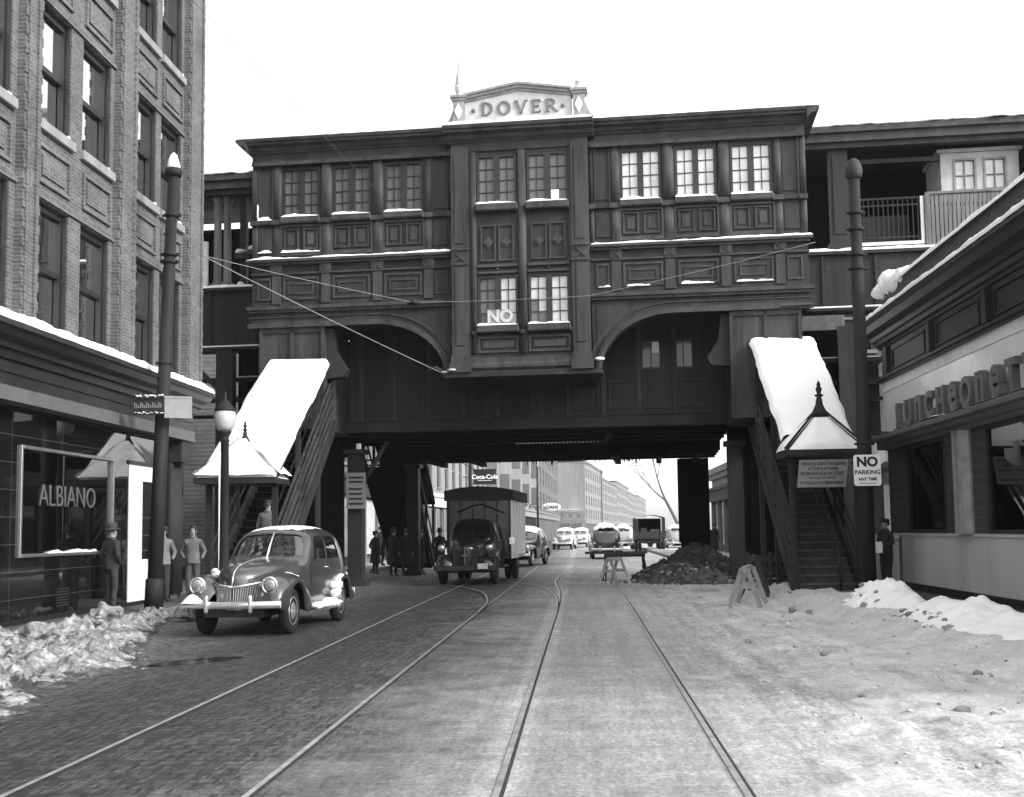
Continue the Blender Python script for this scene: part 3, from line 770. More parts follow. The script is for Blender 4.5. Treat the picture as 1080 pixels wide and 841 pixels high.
for k in range(7): mb.box(XW+0.001, XW+0.012, 20.0, 20.5, 0.38+k*0.05, 0.40+k*0.05)
bb(mb, 'air_vent', M['pole_light'])
# doorway
mb = MB(); mb.box(XW-0.1, XW+0.02, 23.21, 23.92, 0.2, 3.12); mb.box(XW-0.1, XW+0.02, 23.921, 24.79, 2.78, 3.12); mb.box(XW-0.1, XW+0.015, 23.921, 24.79, 0.2, 1.12)
bb(mb, 'door_surround', M['white_paint'], bevel=0.008)
mb = MB(); mb.box(XW-0.08, XW-0.03, 23.93, 24.78, 1.13, 2.77)
d = bb(mb, 'door', M['black'])
mb = MB()
for z in (1.3, 1.62, 2.0): mb.box(XW-0.03, XW-0.01, 24.0, 24.7, z, z+0.02)
mb.box(XW-0.03, XW-0.005, 23.95, 23.99, 1.15, 2.75)
mb.xform(Matrix.Translation(-B.location)); mb.build('glazing_bar', M['alu'], d)
mb = MB(); mb.box(XW-0.12, XW+0.04, 23.15, 24.85, 3.121, 3.199); bb(mb, 'door_lintel', M['shop_trim'])

# plant in the window
t = thing('potted_plant', 'leafy plant in a pale pot on the shop window shelf', 'plant', (XW-0.35, 20.3, 1.26))
MB().lathe([(0.09, 0), (0.12, 0.2), (0.135, 0.22), (0.135, 0.25), (0.1, 0.25)], n=16).build('pot', M['terracotta'], t)
mb = MB()
for i in range(90):
    a = random.uniform(0, 6.28); h = random.uniform(0.3, 0.95); r = random.uniform(0.03, 0.3)*(1-abs(h-0.6))
    c = Vector((r*math.cos(a), r*math.sin(a), h)); d = Vector((math.cos(a+random.uniform(-1, 1)), math.sin(a), random.uniform(-.4, .6))).normalized()*random.uniform(.07, .14)
    s = d.cross(Vector((0, 0, 1))).normalized()*0.03
    mb.face([c-d*.1, c+d*.5+s, c+d, c+d*.5-s])
mb.tube([(0, 0, 0.25), (0.02, 0, 0.6), (0, 0.02, 0.9)], 0.012, 6)
mb.build('foliage', M['leaf'], t, normals=False)

# ================================================================== LUNCHEONETTE (right)
L = thing('luncheonette_building', 'low luncheonette with snow-topped brick parapet and tiled front on the right', 'building', (7.9, 20.0, 0.14))
def lb(mb, name, mats, **k): return mb.build(name, mats, L, world=True, **k)
XL = 7.6; LA, LB_ = 8.0, 28.6
mb = MB(); mb.box(XL+0.02, XL+0.4, LA, LB_, 6.96, 7.42); mb.box(XL+0.4, XL+9, LB_-0.4, LB_, 0, 7.42); mb.box(XL+0.4, XL+9, LA, LA+0.4, 0, 7.42); mb.box(XL+0.4, XL+9, LA+.4, LB_-.4, 6.6, 6.8); mb.box(XL+0.05, XL+0.4, LA, LB_, 3.5, 6.95)
lb(mb, 'parapet', M['brick_dark'])
mb = MB()
def cap(u, v):
    y = LA+(LB_-LA+0.05)*v; a = u*math.pi
    th = 0.14*(1+0.5*fbm(0.3, y, 0.9, 81))
    return (XL+0.2-0.27*math.cos(a), y, 7.42+th*math.sin(a)**0.6 if 0 < u < 1 else 7.40)
mb.grid(cap, 12, 260)
for c, r in (((7.72, 28.1, 7.55), .34), ((7.75, 27.5, 7.5), .3), ((7.78, 26.9, 7.5), .24), ((7.7, 28.5, 7.45), .26)): chunk(mb, c, r, 0, 0.8, 3, 0.2)
lb(mb, 'parapet_snow', M['snow'], normals=False)
prof = [(XL+0.3, 6.80), (XL-0.02, 6.80), (XL-0.55, 6.62), (XL-0.57, 6.52), (XL-0.5, 6.48), (XL-0.44, 6.34), (XL-0.28, 6.26), (XL-0.26, 6.16), (XL-0.2, 6.14), (XL-0.16, 6.06), (XL-0.1, 6.03), (XL-0.06, 5.98), (XL+0.04, 5.96), (XL+0.3, 5.96)]
mb = MB(); mb.prism(prof, 'xz', LA, LB_+0.15); lb(mb, 'cornice', M['shop_trim'])
mb = MB()
mb.snow_strip((XL-0.575, LA, 6.60), (XL-0.575, LB_+.14, 6.60), (.54, 0, .12), .12, 84, 240, 0, .25)
lb(mb, 'cornice_snow', M['snow'], normals=False)
mb = MB(); mb.box(XL-0.04, XL+0.3, LA, LB_, 5.25, 5.959)
for k in range(6):
    y = 27.9-k*3.4
    mb.box(XL-0.08, XL-0.04, y-2.9, y-0.3, 5.36, 5.40); mb.box(XL-0.08, XL-0.04, y-2.9, y-0.3, 5.82, 5.86); mb.box(XL-0.08, XL-0.04, y-2.9, y-2.86, 5.40, 5.82); mb.box(XL-0.08, XL-0.04, y-0.34, y-0.3, 5.40, 5.82)
    mb.box(XL-0.16, XL-0.04, y-0.1, y+0.1, 5.30, 5.95)
lb(mb, 'frieze', M['shop_trim'])
mb = MB(); mb.box(XL-0.16, XL+0.3, LA, LB_+0.05, 5.13, 5.248); mb.box(XL-0.22, XL-0.16, LA, LB_+0.05, 5.18, 5.23); lb(mb, 'moulding', M['shop_trim'])
mb = MB(); mb.box(XL-0.07, XL+0.3, LA, LB_, 4.90, 5.128); lb(mb, 'white_band', M['white_paint'])
mb = MB(); mb.box(XL-0.05, XL+0.3, LA, LB_, 3.84, 4.898); lb(mb, 'sign_panel', M['lunch_panel'])
prof = [(XL+0.3, 3.84), (XL-0.42, 3.78), (XL-0.46, 3.74), (XL-0.46, 3.66), (XL-0.36, 3.63), (XL-0.3, 3.55), (XL-0.18, 3.53), (XL-0.14, 3.46), (XL+0.3, 3.46)]
mb = MB(); mb.prism(prof, 'xz', LA, LB_+0.1); lb(mb, 'sign_ledge', M['shop_cloth'])
mb = MB(); mb.grid(lambda u, v: (XL-0.42+0.34*u, LA+(28.5-LA)*v, 3.785+.055*u+max(0, 0.02+0.05*fbm(u*.5, LA+20*v, 1.0, 86))), 5, 200)
lb(mb, 'ledge_snow', M['snow'], normals=False)
for i, c in enumerate('LUnCHeOneTTe'):
    y = 26.45-i*0.765
    size = 0.86 if c.isupper() else 1.12
    mb = MB(); mb.text(c, size, 0.14, TM(0, 0, 0, rz=-90), 0, bold=0.035)
    zs = [v.co.z for v in mb.bm.verts]; z0, z1 = min(zs), max(zs)
    mb.xform(Matrix.Translation((XL-0.24, y, 3.84)) @ Matrix.Diagonal((1, 0.9, 0.58/(z1-z0), 1)) @ Matrix.Translation((0, 0, -z0)))
    lb(mb, 'letter', M['lunch_letter'], bevel=0.012)
# shop front below
mb = MB(); mb.box(XL, XL+0.2, LA, 28.5, 0.3, 1.44); mb.box(XL-0.03, XL, LA, 28.5, 1.38, 1.44); lb(mb, 'bulkhead', M['lunch_bulk'])
mb = MB(); mb.box(XL-0.06, XL+0.2, LA, 28.52, 0.1, 0.298); lb(mb, 'base_course', M['black'])
for (a, b) in ((26.95, 28.5), (23.38, 24.15), (21.75, 22.52), (17.3, 18.0), (12.6, 13.3)):
    mb = MB(); mb.box(XL-0.02, XL+0.2, a, b, 1.441, 3.47); lb(mb, 'tiled_pier', M['tile'])
mb = MB(); mb.prism([(XL+0.2, 22.53), (XL-0.06, 22.53), (XL-0.16, 22.66), (XL-0.19, 22.95), (XL-0.16, 23.24), (XL-0.06, 23.37), (XL+0.2, 23.37)], 'xy', 1.441, 3.47)
mb.box(XL-0.23, XL-0.185, 22.88, 23.02, 1.442, 3.47)
lb(mb, 'metal_column', M['zinc_trim'])
for (a, b) in ((24.15, 26.95), (18.0, 21.75), (13.3, 17.3)):
    mb = MB()
    for (y0, y1, z0, z1) in ((a, a+0.07, 1.44, 3.47), (b-0.07, b, 1.44, 3.47), (a+.07, b-.07, 3.38, 3.47), (a+.07, b-.07, 1.44, 1.52)): mb.box(XL-0.04, XL+0.1, y0+0.001, y1-0.001, z0+0.002, z1-0.001)
    w = lb(mb, 'shop_window', M['pole_light'])
    mb = MB(); mb.box(XL+0.02, XL+0.03, a+.07, b-.07, 1.52, 3.38).xform(Matrix.Translation(-L.location)); mb.build('pane', M['glass_shop'], w)
    mb = MB()
    for i in range(9):
        y = a+0.3+i*(b-a-0.5)/8; mb.box(XL+0.45, XL+0.47, y-0.12, y+0.12, 1.7+0.3*random.random(), 2.1+0.3*random.random())
    mb.xform(Matrix.Translation(-L.location)); mb.build('display_card', M['curtain'], w)
mb = MB(); mb.box(XL+2.4, XL+2.5, LA, 28.1, 0.3, 3.6); mb.box(XL+0.3, XL+2.4, LA+0.5, 28.1, 3.45, 3.49); mb.box(XL+0.2, XL+2.4, LA+0.5, 28.1, 0.3, 1.0); lb(mb, 'interior', M['dark'])
mb = MB(); mb.box(6.9, 7.55, 27.7, 28.5, 0.12, 1.28); mb.box(6.86, 7.57, 27.66, 28.54, 1.282, 1.40)
tag(mb.build('street_bin', M['lunch_bulk'], None, bevel=0.02), 'square grey bin with a lid at the far corner of the luncheonette', 'bin')

# ================================================================== STATION
SA = R(4.0)
S = thing('elevated_station', 'dark panelled elevated station hall spanning the street with DOVER on its pediment', 'station', (-1.5458, 31.5, 0), -SA)
def sb(mb, name, mats, parent=None, **k): return mb.build(name, mats, parent or S, **k)
WX = 7.9
colsw = [(2.82, 3.96), (4.35, 5.49), (5.87, 7.01)]               # windows, from the tower outwards
posts = [(2.68, .14), (4.155, .17), (5.68, .17), (7.15, .13), (7.82, .1), (2.02, .07)]
# ---- wings
for s in (-1, 1):
    def bx(mb, u0, u1, v0, v1, w0, w1, m=0):
        a, b = sorted((u0*s, u1*s)); mb.box(a, b, v0, v1, w0, w1, m)
    mb = MB()
    bx(mb, 1.5, WX, 0.02, 0.34, 12.36, 12.7)                      # frieze
    bx(mb, 1.5, WX, 0.10, 0.34, 9.46, 10.70)                      # dado behind the panels
    bx(mb, 1.5, WX, 0.06, 0.34, 7.98, 9.44)                       # lower storey
    for (a, b) in ((1.5, 2.82), (3.96, 4.35), (5.49, 5.87), (7.01, WX)): bx(mb, a, b, 0.12, 0.34, 10.70, 12.36)
    bx(mb, WX-0.25, WX, 0.35, 3.4, 7.98, 12.7)                    # end wall
    sb(mb, 'wall', M['iron_panel'])
    mb = MB()
    prof = [(0.34, 12.70), (-0.02, 12.70), (-0.06, 12.76), (-0.10, 12.78), (-0.14, 12.86), (-0.30, 12.90), (-0.30, 12.95), (-0.36, 12.98), (-0.38, 13.06), (0.34, 13.10)]
    mb.prism(prof, 'yz', *sorted((1.96*s, (WX+0.05)*s)))
    # returned end of the cornice
    prof2 = [((WX+0.05)*s, 12.7), ((WX+0.06)*s, 12.76), ((WX+.14)*s, 12.86), ((WX+.30)*s, 12.90), ((WX+.30)*s, 12.95), ((WX+.38)*s, 12.98), ((WX+.38)*s, 13.06), ((WX+0.05)*s, 13.06)]
    mb.prism(prof2, 'xz', -0.36, 3.5)
    sb(mb, 'cornice', M['iron_trim'])
    mb = MB(); bx(mb, 2.0, WX-0.001, -0.04, 0.019, 12.40, 12.46); bx(mb, 2.0, WX-0.001, -0.07, 0.019, 12.34, 12.40); sb(mb, 'frieze_moulding', M['iron_trim'])
    mb = MB(); mb.snow_strip((s*1.97, -.375, 13.055), (s*8.25, -.375, 13.055), (0, .9, .1), .07, 90+s, 90)
    sb(mb, 'roof_snow', M['snow'], normals=False)
    # engaged posts between the windows
    for (u, r) in posts:
        mb = MB()
        for (w0, w1) in ((10.72, 12.34), (9.62, 10.58)):
            mb.lathe([(r, w0), (r, w1)], (u*s, 0.10, 0), 16, sy=0.62)
        bx(mb, u-r-0.015, u+r+0.015, -0.06, 0.1, 10.581, 10.719)
        sb(mb, 'post', M['iron_trim'])
    # windows with their glazing bars
    for ci, (a, b) in enumerate(colsw):
        mb = MB(); c = (a+b)/2
        w0, w1 = 10.78, 12.30
        bx(mb, a, a+0.07, 0.10, 0.26, w0, w1); bx(mb, b-0.07, b, 0.10, 0.26, w0, w1); bx(mb, a+.07, b-.07, 0.10, 0.26, w1-0.09, w1); bx(mb, a+.07, b-.07, 0.10, 0.26, w0, w0+0.06)
        bx(mb, c-0.085, c+0.085, 0.12, 0.26, w0+.06, w1-.09)
        win = sb(mb, 'window', M['sash'])
        mb = MB()
        for (p, q) in ((a+0.07, c-0.085), (c+0.085, b-0.07)):
            bx(mb, (p+q)/2-0.012, (p+q)/2+0.012, 0.165, 0.19, w0+.06, w1-.09)
            for k in (1, 2, 3):
                z = w0+.06+(w1-w0-.15)*k/4; bx(mb, p, (p+q)/2-0.013, 0.166, 0.189, z-0.012, z+0.012); bx(mb, (p+q)/2+0.013, q, 0.166, 0.189, z-0.012, z+0.012)
        mb.build('glazing_bar', M['sash'], win)
        mb = MB()
        for (p, q) in ((a+0.07, c-0.085), (c+0.085, b-0.07)): bx(mb, p, q, 0.195, 0.205, w0+.06, w1-.09)
        mb.build('pane', M['pane_lit'] if s > 0 else M['glass_dim'], win)
        mb = MB(); bx(mb, a-0.03, b+0.03, -0.10, 0.10, 10.60, 10.775); sl_ = sb(mb, 'sill', M['iron_trim'], bevel=0.03)
        mb = MB(); x0_, x1_ = (a, b-.02) if s > 0 else (-b+.02, -a); mb.snow_strip((x0_, -.095, 10.775), (x1_, -.095, 10.775), (0, .27, .03), .11, ci+s*3, 26, .75, .4, 2.5)
        mb.build('sill_snow', M['snow'], sl_, normals=False)
        # double panel below
        mb = MB()
        for (p, q) in ((a+0.06, c-0.07), (c+0.07, b-0.06)):
            for (x0, x1, z0, z1) in ((p, q, 10.42, 10.46), (p, q, 9.84, 9.88), (p, p+.04, 9.88, 10.42), (q-.04, q, 9.88, 10.42)): bx(mb, x0, x1, 0.05, 0.099, z0, z1)
            bx(mb, p+0.12, q-0.12, 0.075, 0.099, 9.98, 10.32)
        for (x0, x1, z0, z1) in ((a-.05, b+.05, 10.50, 10.57), (a-.05, b+.05, 9.66, 9.76), (a-.05, a+.01, 9.76, 10.50), (b-.01, b+.05, 9.76, 10.50)): bx(mb, x0, x1, 0.03, 0.099, z0, z1)
        sb(mb, 'dado_panel', M['iron_trim'])
    for (a, b) in ((2.12, 2.52), (7.30, 7.70)):
        mb = MB(); bx(mb, a, b, 0.09, 0.119, 10.86, 12.26); bx(mb, a-0.03, b+0.03, -0.02, 0.1, 10.60, 10.72); bx(mb, a, b, 0.06, 0.099, 9.78, 10.5)
        for (x0, x1) in ((a-.03, a+.01), (b-.01, b+.03)): bx(mb, x0, x1, 0.04, 0.119, 10.74, 12.32)
        sb(mb, 'narrow_panel', M['iron_panel'])
    # ledge with frieze of boxes
    mb = MB(); bx(mb, 1.97, WX+0.12, -0.16, 0.1, 9.46, 9.53); bx(mb, 1.97, WX+0.06, -0.08, 0.06, 9.38, 9.459); bx(mb, 1.97, WX+0.02, -0.03, 0.06, 9.10, 9.15); sb(mb, 'ledge', M['iron_trim'])
    mb = MB(); mb.snow_strip((s*1.98, -.16, 9.53), (s*(WX+.11), -.16, 9.53), (0, .24, .0), .05, 95+s, 120, 0, .5)
    sb(mb, 'ledge_snow', M['snow'], normals=False)
    for u in (2.66, 4.155, 5.68, 7.15):
        mb = MB(); 
        bx(mb, u-0.17, u+0.17, -0.04, 0.059, 9.151, 9.379)
        for sg in (-1, 1):
            mm = Matrix.Translation((u*s, -0.055, 9.265)) @ Matrix.Rotation(sg*0.78, 4, 'Y'); mb.box(-0.15, 0.15, -0.012, 0.014, -0.015, 0.015, 0, mm)
        sb(mb, 'frieze_block', M['iron_trim'])
        mb = MB(); bx(mb, u-0.13, u+0.13, 0.0, 0.059, 8.24, 9.09); sb(mb, 'lower_pilaster', M['iron_trim'])
    for (a, b) in ((2.1, 2.48), (2.86, 3.96), (4.38, 5.48), (5.9, 6.96), (7.32, 7.75)):
        mb = MB()
        bx(mb, a, b, 0.02, 0.059, 8.96, 9.02); bx(mb, a, b, 0.02, 0.059, 8.36, 8.42); bx(mb, a, a+.05, 0.02, 0.059, 8.42, 8.96); bx(mb, b-.05, b, 0.02, 0.059, 8.42, 8.96)
        if b-a > .6:
            bx(mb, a+.15, b-.15, 0.03, 0.059, 8.80, 8.85); bx(mb, a+.15, b-.15, 0.03, 0.059, 8.52, 8.57); bx(mb, a+.15, a+.19, 0.03, 0.059, 8.57, 8.80); bx(mb, b-.19, b-.15, 0.03, 0.059, 8.57, 8.80)
        sb(mb, 'lower_panel', M['iron_trim'])
    mb = MB(); bx(mb, 1.97, WX+0.1, -0.14, 0.06, 8.06, 8.16); bx(mb, 1.97, WX+0.05, -0.08, 0.06, 7.98, 8.059); bx(mb, 1.97, WX+0.14, -0.18, 0.06, 7.52, 7.58) if False else None
    sb(mb, 'arch_ledge', M['iron_trim'])
    # arch plate: straight head with a quarter arch against the tower
    arc = []
    for k in range(25):
        a = k/24*math.pi/2
        arc.append((4.25-2.05*math.sin(a), 6.02+1.52*math.cos(a)))
    poly = [(1.97, 7.979), (WX, 7.979), (WX, 7.54)]+arc+[(1.97, 6.02)]
    mb = MB(); mb.prism([(p[0]*s, p[1]) for p in poly], 'xz', 0.03, 0.34); sb(mb, 'arch_plate', M['iron_panel'])
    mb = MB()
    outer = [(x-0.0, z) for x, z in arc]
    path = [(WX+0.08, 7.54)]+arc+[(2.2, 5.98)]
    def off(pth, d):
        o = []
        for i, p in enumerate(pth):
            a = Vector(pth[max(i-1, 0)]); b = Vector(pth[min(i+1, len(pth)-1)]); t = (b-a).normalized(); n = Vector((t.y, -t.x)); 
            o.append((p[0]+n.x*d, p[1]+n.y*d))
        return o
    for (d0, d1, v0) in ((0, 0.075, -0.10), (0.076, 0.15, -0.05), (0.30, 0.335, -0.01)):
        A_, B_ = off(path, -d0), off(path, -d1)
        sg = 1
        if A_[0][1] > B_[0][1] or B_[5][1] < A_[5][1]: A_, B_ = off(path, d0), off(path, d1)
        for i in range(len(path)-1):
            mb.prism([(A_[i][0]*s, A_[i][1]), (A_[i+1][0]*s, A_[i+1][1]), (B_[i+1][0]*s, B_[i+1][1]), (B_[i][0]*s, B_[i][1])], 'xz', v0, 0.029)
    sb(mb, 'arch_moulding', M['iron_trim'])
    mb = MB(); mb.prism([(2.1*s, 7.8), (3.5*s, 7.8), (2.95*s, 7.55), (2.5*s, 7.15), (2.25*s, 6.8), (2.1*s, 6.6)], 'xz', 0.0, 0.028); sb(mb, 'spandrel_panel', M['iron_panel'])
    mb = MB(); bx(mb, 5.2, 7.5, 0.0, 0.029, 7.70, 7.73); bx(mb, 5.2, 7.5, 0.0, 0.029, 7.90, 7.93); sb(mb, 'name_band', M['iron_trim'])
    mb = MB(); mb.grid(lambda u, v: (s*(WX-0.8+0.9*u), -0.19+0.2*v, 7.585+0.02+0.03*v), 10, 2)
    sb(mb, 'pier_snow', M['snow_thin'], normals=False) if s > 0 else mb.bm.free()
    # end pier box over the stairs
    mb = MB(); bx(mb, 5.72, 7.66, 0.06, 3.0, 4.6, 7.539)
    for (x0, x1) in ((5.72, 5.82), (6.64, 6.74), (7.56, 7.66)): bx(mb, x0, x1, 0.0, 0.059, 5.2, 7.538)
    bx(mb, 5.82, 7.56, 0.0, 0.059, 7.40, 7.538)
    sb(mb, 'stair_head', M['iron_trim'])
    # triangular bracket towards the roadway
    mb = MB(); mb.prism([(5.72*s, 7.5), (5.5*s, 7.5), (5.42*s, 6.8), (5.1*s, 6.3), (5.2*s, 6.1), (5.72*s, 6.05)], 'xz', 0.2, 0.55); sb(mb, 'bracket', M['iron'])

    # snow lodged in the panels at the left end, and on the lower panels at the right
    if s < 0:
        for (u0, u1, w, h_) in ((-7.72, -7.28, 10.72, .13), (-7.72, -7.3, 9.76, .1), (-7.02, -5.85, 9.745, .07)):
            mb = MB(); mb.snow_strip((u0, .0 if w < 10.5 else -.02, w), (u1, .0 if w < 10.5 else -.02, w), (0, .1, .0), h_, w, 16, .5, .5, 3); sb(mb, 'panel_snow', M['snow'], normals=False)
        mb = MB(); mb.snow_strip((-7.74, -.0, 10.8), (-7.70, .0, 10.8), (0, .1, 0), 1.25, 3, 4, .3, .2, 2); sb(mb, 'panel_snow', M['snow'], normals=False)
    else:
        for (u0, u1) in ((2.15, 2.5), (4.45, 5.35), (5.95, 6.95), (2.95, 3.6)):
            mb = MB(); mb.snow_strip((u0, .0, 8.345), (u1, .0, 8.345), (0, .06, .0), .06, u0, 20, .3, .6, 3); sb(mb, 'panel_snow', M['snow_thin'], normals=False)

# ---- central tower bay
VT = -0.28
mb = MB()
mb.box(-1.93, 1.93, VT+0.06, 0.3, 12.361, 12.599)
for (a, b) in ((-1.93, -1.25), (-0.06, 0.18), (1.40, 1.93)): mb.box(a, b, VT+0.1, 0.3, 6.02, 12.36)
for (z0, z1) in ((8.80, 10.70), (6.02, 7.24)): mb.box(-1.249, -0.061, VT+0.14, 0.3, z0, z1); mb.box(0.181, 1.399, VT+0.14, 0.3, z0, z1)
for zt in (12.26, 8.78): mb.box(-1.249, -0.061, VT+0.12, 0.3, zt, zt+(0.099 if zt > 10 else 0.019)); mb.box(0.181, 1.399, VT+0.12, 0.3, zt, zt+(0.099 if zt > 10 else .019))
sb(mb, 'tower_wall', M['iron_panel'])
prof = [(0.3, 12.60), (VT+0.04, 12.60), (VT-0.02, 12.66), (VT-0.08, 12.69), (VT-0.12, 12.78), (VT-0.28, 12.84), (VT-0.28, 12.90), (VT-0.34, 12.93), (VT-0.36, 13.02), (-.08, 13.06), (-.08, 13.26), (0.3, 13.26)]
mb = MB(); mb.prism(prof, 'yz', -2.12, 2.12); sb(mb, 'tower_cornice', M['iron_trim'])
mb = MB(); mb.snow_strip((-2.11, VT-.35, 13.02), (2.11, VT-.35, 13.02), (0, .56, .04), .10, 99, 60)
sb(mb, 'tower_snow', M['snow'], normals=False)
for s in (-1, 1):
    mb = MB()
    a, b = sorted((1.46*s, 1.94*s))
    mb.box(a, b, VT, VT+0.099, 6.5, 12.5); mb.box(a+0.1, b-0.1, VT-0.03, VT, 9.7, 12.3); mb.box(a+0.1, b-0.1, VT-0.03, VT, 6.8, 9.0)
    mb.box(a-.02, b+.02, VT-0.05, VT+0.05, 9.08, 9.14); mb.box(a-.02, b+.02, VT-0.05, VT+0.05, 9.5, 9.56)
    for sg in (-1, 1): mb.box(-0.2, 0.2, -0.02, 0.02, -0.02, 0.02, 0, Matrix.Translation(((a+b)/2, VT-0.03, 9.32)) @ Matrix.Rotation(sg*0.78, 4, 'Y'))
    mb.box(a-0.03, b+0.03, VT-0.06, VT+0.05, 6.3, 6.499); mb.box(a-0.06, b+0.06, VT-0.12, VT+.05, 6.03, 6.299)
    sb(mb, 'tower_pilaster', M['iron_trim'])
for u, r in ((-1.32, .085), (0.06, .12), (1.45, .075)):
    mb = MB(); mb.lathe([(r, 6.55), (r, 12.34)], (u, VT+0.1, 0), 16, sy=0.65); mb.lathe([(r*1.15, 7.06), (r*1.3, 7.12), (r*1.15, 7.2)], (u, VT+0.1, 0), 16)
    sb(mb, 'tower_post', M['iron_trim'])
ci = 0
for zr, (w0, w1) in enumerate(((10.78, 12.25), (7.32, 8.77))):
    for (a, b) in ((-1.22, -0.08), (0.21, 1.37)):
        c = (a+b)/2; mb = MB()
        f0, f1 = VT+0.12, VT+0.26
        mb.box(a, a+.07, f0, f1, w0, w1); mb.box(b-.07, b, f0, f1, w0, w1); mb.box(a+.07, b-.07, f0, f1, w1-.07, w1); mb.box(a+.07, b-.07, f0, f1, w0, w0+.06); mb.box(c-.085, c+.085, f0, f1, w0+.06, w1-.07)
        win = sb(mb, 'window', M['sash'])
        mb = MB()
        for (p, q) in ((a+.07, c-.085), (c+.085, b-.07)):
            mb.box((p+q)/2-.012, (p+q)/2+.012, f0+.05, f0+.075, w0+.06, w1-.07)
            for k in (1, 2, 3):
                z = w0+.06+(w1-w0-.13)*k/4; mb.box(p, (p+q)/2-.013, f0+.051, f0+.074, z-.012, z+.012); mb.box((p+q)/2+.013, q, f0+.051, f0+.074, z-.012, z+.012)
        mb.build('glazing_bar', M['sash'], win)
        for side, (p, q) in enumerate(((a+.07, c-.085), (c+.085, b-.07))):
            lit = (zr == 1 and (ci == 3 or side == 1))
            if ci == 3 and side == 0:
                MB().box(p, q, f0+.08, f0+.09, w0+.75, w1-.07).build('pane', M['pane_lit'], win)
                mb = MB(); mb.box(p, (p+q)/2, f0+.08, f0+.09, w0+.06, w0+.749); mb.box((p+q)/2, q, f0+.08, f0+.09, w0+.06, w0+.4); mb.build('pane', M['glass_dim'], win)
                MB().box((p+q)/2, q, f0+.08, f0+.09, w0+.401, w0+.749).build('pane', M['pane_lit'], win)
            else:
                MB().box(p, q, f0+.08, f0+.09, w0+.06, w1-.07).build('pane', M['pane_lit'] if lit else M['glass_dim'], win)
        if ci == 1:
            MB().box(c+.1, c+.32, f0+.03, f0+.045, w0+.07, w0+.38).build('notice', M['sign_white'], win)
        if ci == 2:
            mb = MB(); mb.box(c-.26, c+.38, f0-.03, f0-.01, w0+.07, w0+.47, 0); mb.text('NO', 0.46, 0.02, TM(c+.06, f0-.04, w0+.27), 1, bold=0.02)
            mb.build('notice', [M['sign_grey'], M['zinc']], win)
        mb = MB(); mb.box(a-.03, b+.03, VT-.12, f0, w0-.2, w0-.002); sl_ = sb(mb, 'sill', M['iron_trim'], bevel=.03)
        mb = MB(); mb.snow_strip((a, VT-.115, w0-.002), (b, VT-.115, w0-.002), (0, .3, .02), .075, ci*5, 24, .6, .4, 2.5); mb.build('sill_snow', M['snow'], sl_, normals=False)
        ci += 1
for (a, b) in ((-1.22, -0.08), (0.21, 1.37)):
    c = (a+b)/2
    mb = MB()
    for (p, q) in ((a+.1, c-.04), (c+.04, b-.1)):
        for (x0, x1, z0, z1) in ((p, q, 10.18, 10.22), (p, q, 9.18, 9.22), (p, p+.035, 9.22, 10.18), (q-.035, q, 9.22, 10.18)): mb.box(x0, x1, VT+.08, VT+.139, z0, z1)
        mb.box(-.11, .11, -.02, .02, -.11, .11, 0, Matrix.Translation(((p+q)/2, VT+.12, 9.72)) @ Matrix.Rotation(.785, 4, 'Y'))
        mb.box(-.06, .06, -.03, .02, -.06, .06, 0, Matrix.Translation(((p+q)/2, VT+.11, 9.72)) @ Matrix.Rotation(.785, 4, 'Y'))
    mb.box(a, b, VT+.04, VT+.139, 9.0, 9.08); mb.box(a, b, VT+.04, VT+.139, 8.82, 8.88); mb.lathe([(0.05, 0), (.03, -.04)], (c, VT+.1, 8.95), 10, 'y')
    sb(mb, 'tower_panel', M['iron_trim'])
    mb = MB(); mb.box(a, b, VT+.08, VT+.139, 6.98, 7.03); mb.box(a, b, VT+.08, VT+.139, 6.58, 6.63); mb.box(a, a+.05, VT+.08, VT+.139, 6.63, 6.98); mb.box(b-.05, b, VT+.08, VT+.139, 6.63, 6.98); mb.box(a+.14, b-.14, VT+.1, VT+.139, 6.72, 6.9)
    sb(mb, 'base_panel', M['iron_trim'])
mb = MB(); mb.prism([(.3, 6.019), (VT-.02, 6.019), (VT-.02, 6.06), (VT-.1, 6.14), (VT-.1, 6.22), (VT-.04, 6.24), (VT-.02, 6.3), (VT-.02, 6.42), (VT+.138, 6.45), (VT+.138, 6.021)], 'yz', -1.43, 1.43); sb(mb, 'tower_base', M['iron_trim'])
mb = MB(); mb.box(-2.2, 2.25, VT-.05, .4, 5.9, 6.018); mb.box(-1.9, 1.9, .3, 3.0, 5.92, 6.1); sb(mb, 'tower_soffit', M['iron'])
# small snow caps at the arch springers
for c_, r_, f_ in (((2.15, -.08, 6.33), .13, .5), ((-2.2, -.1, 6.08), .1, .4), ((-1.95, -.42, 6.1), .09, .4)):
    mb = MB(); chunk(mb, c_, r_, 0, f_, 2); sb(mb, 'springer_snow', M['snow'], normals=False)

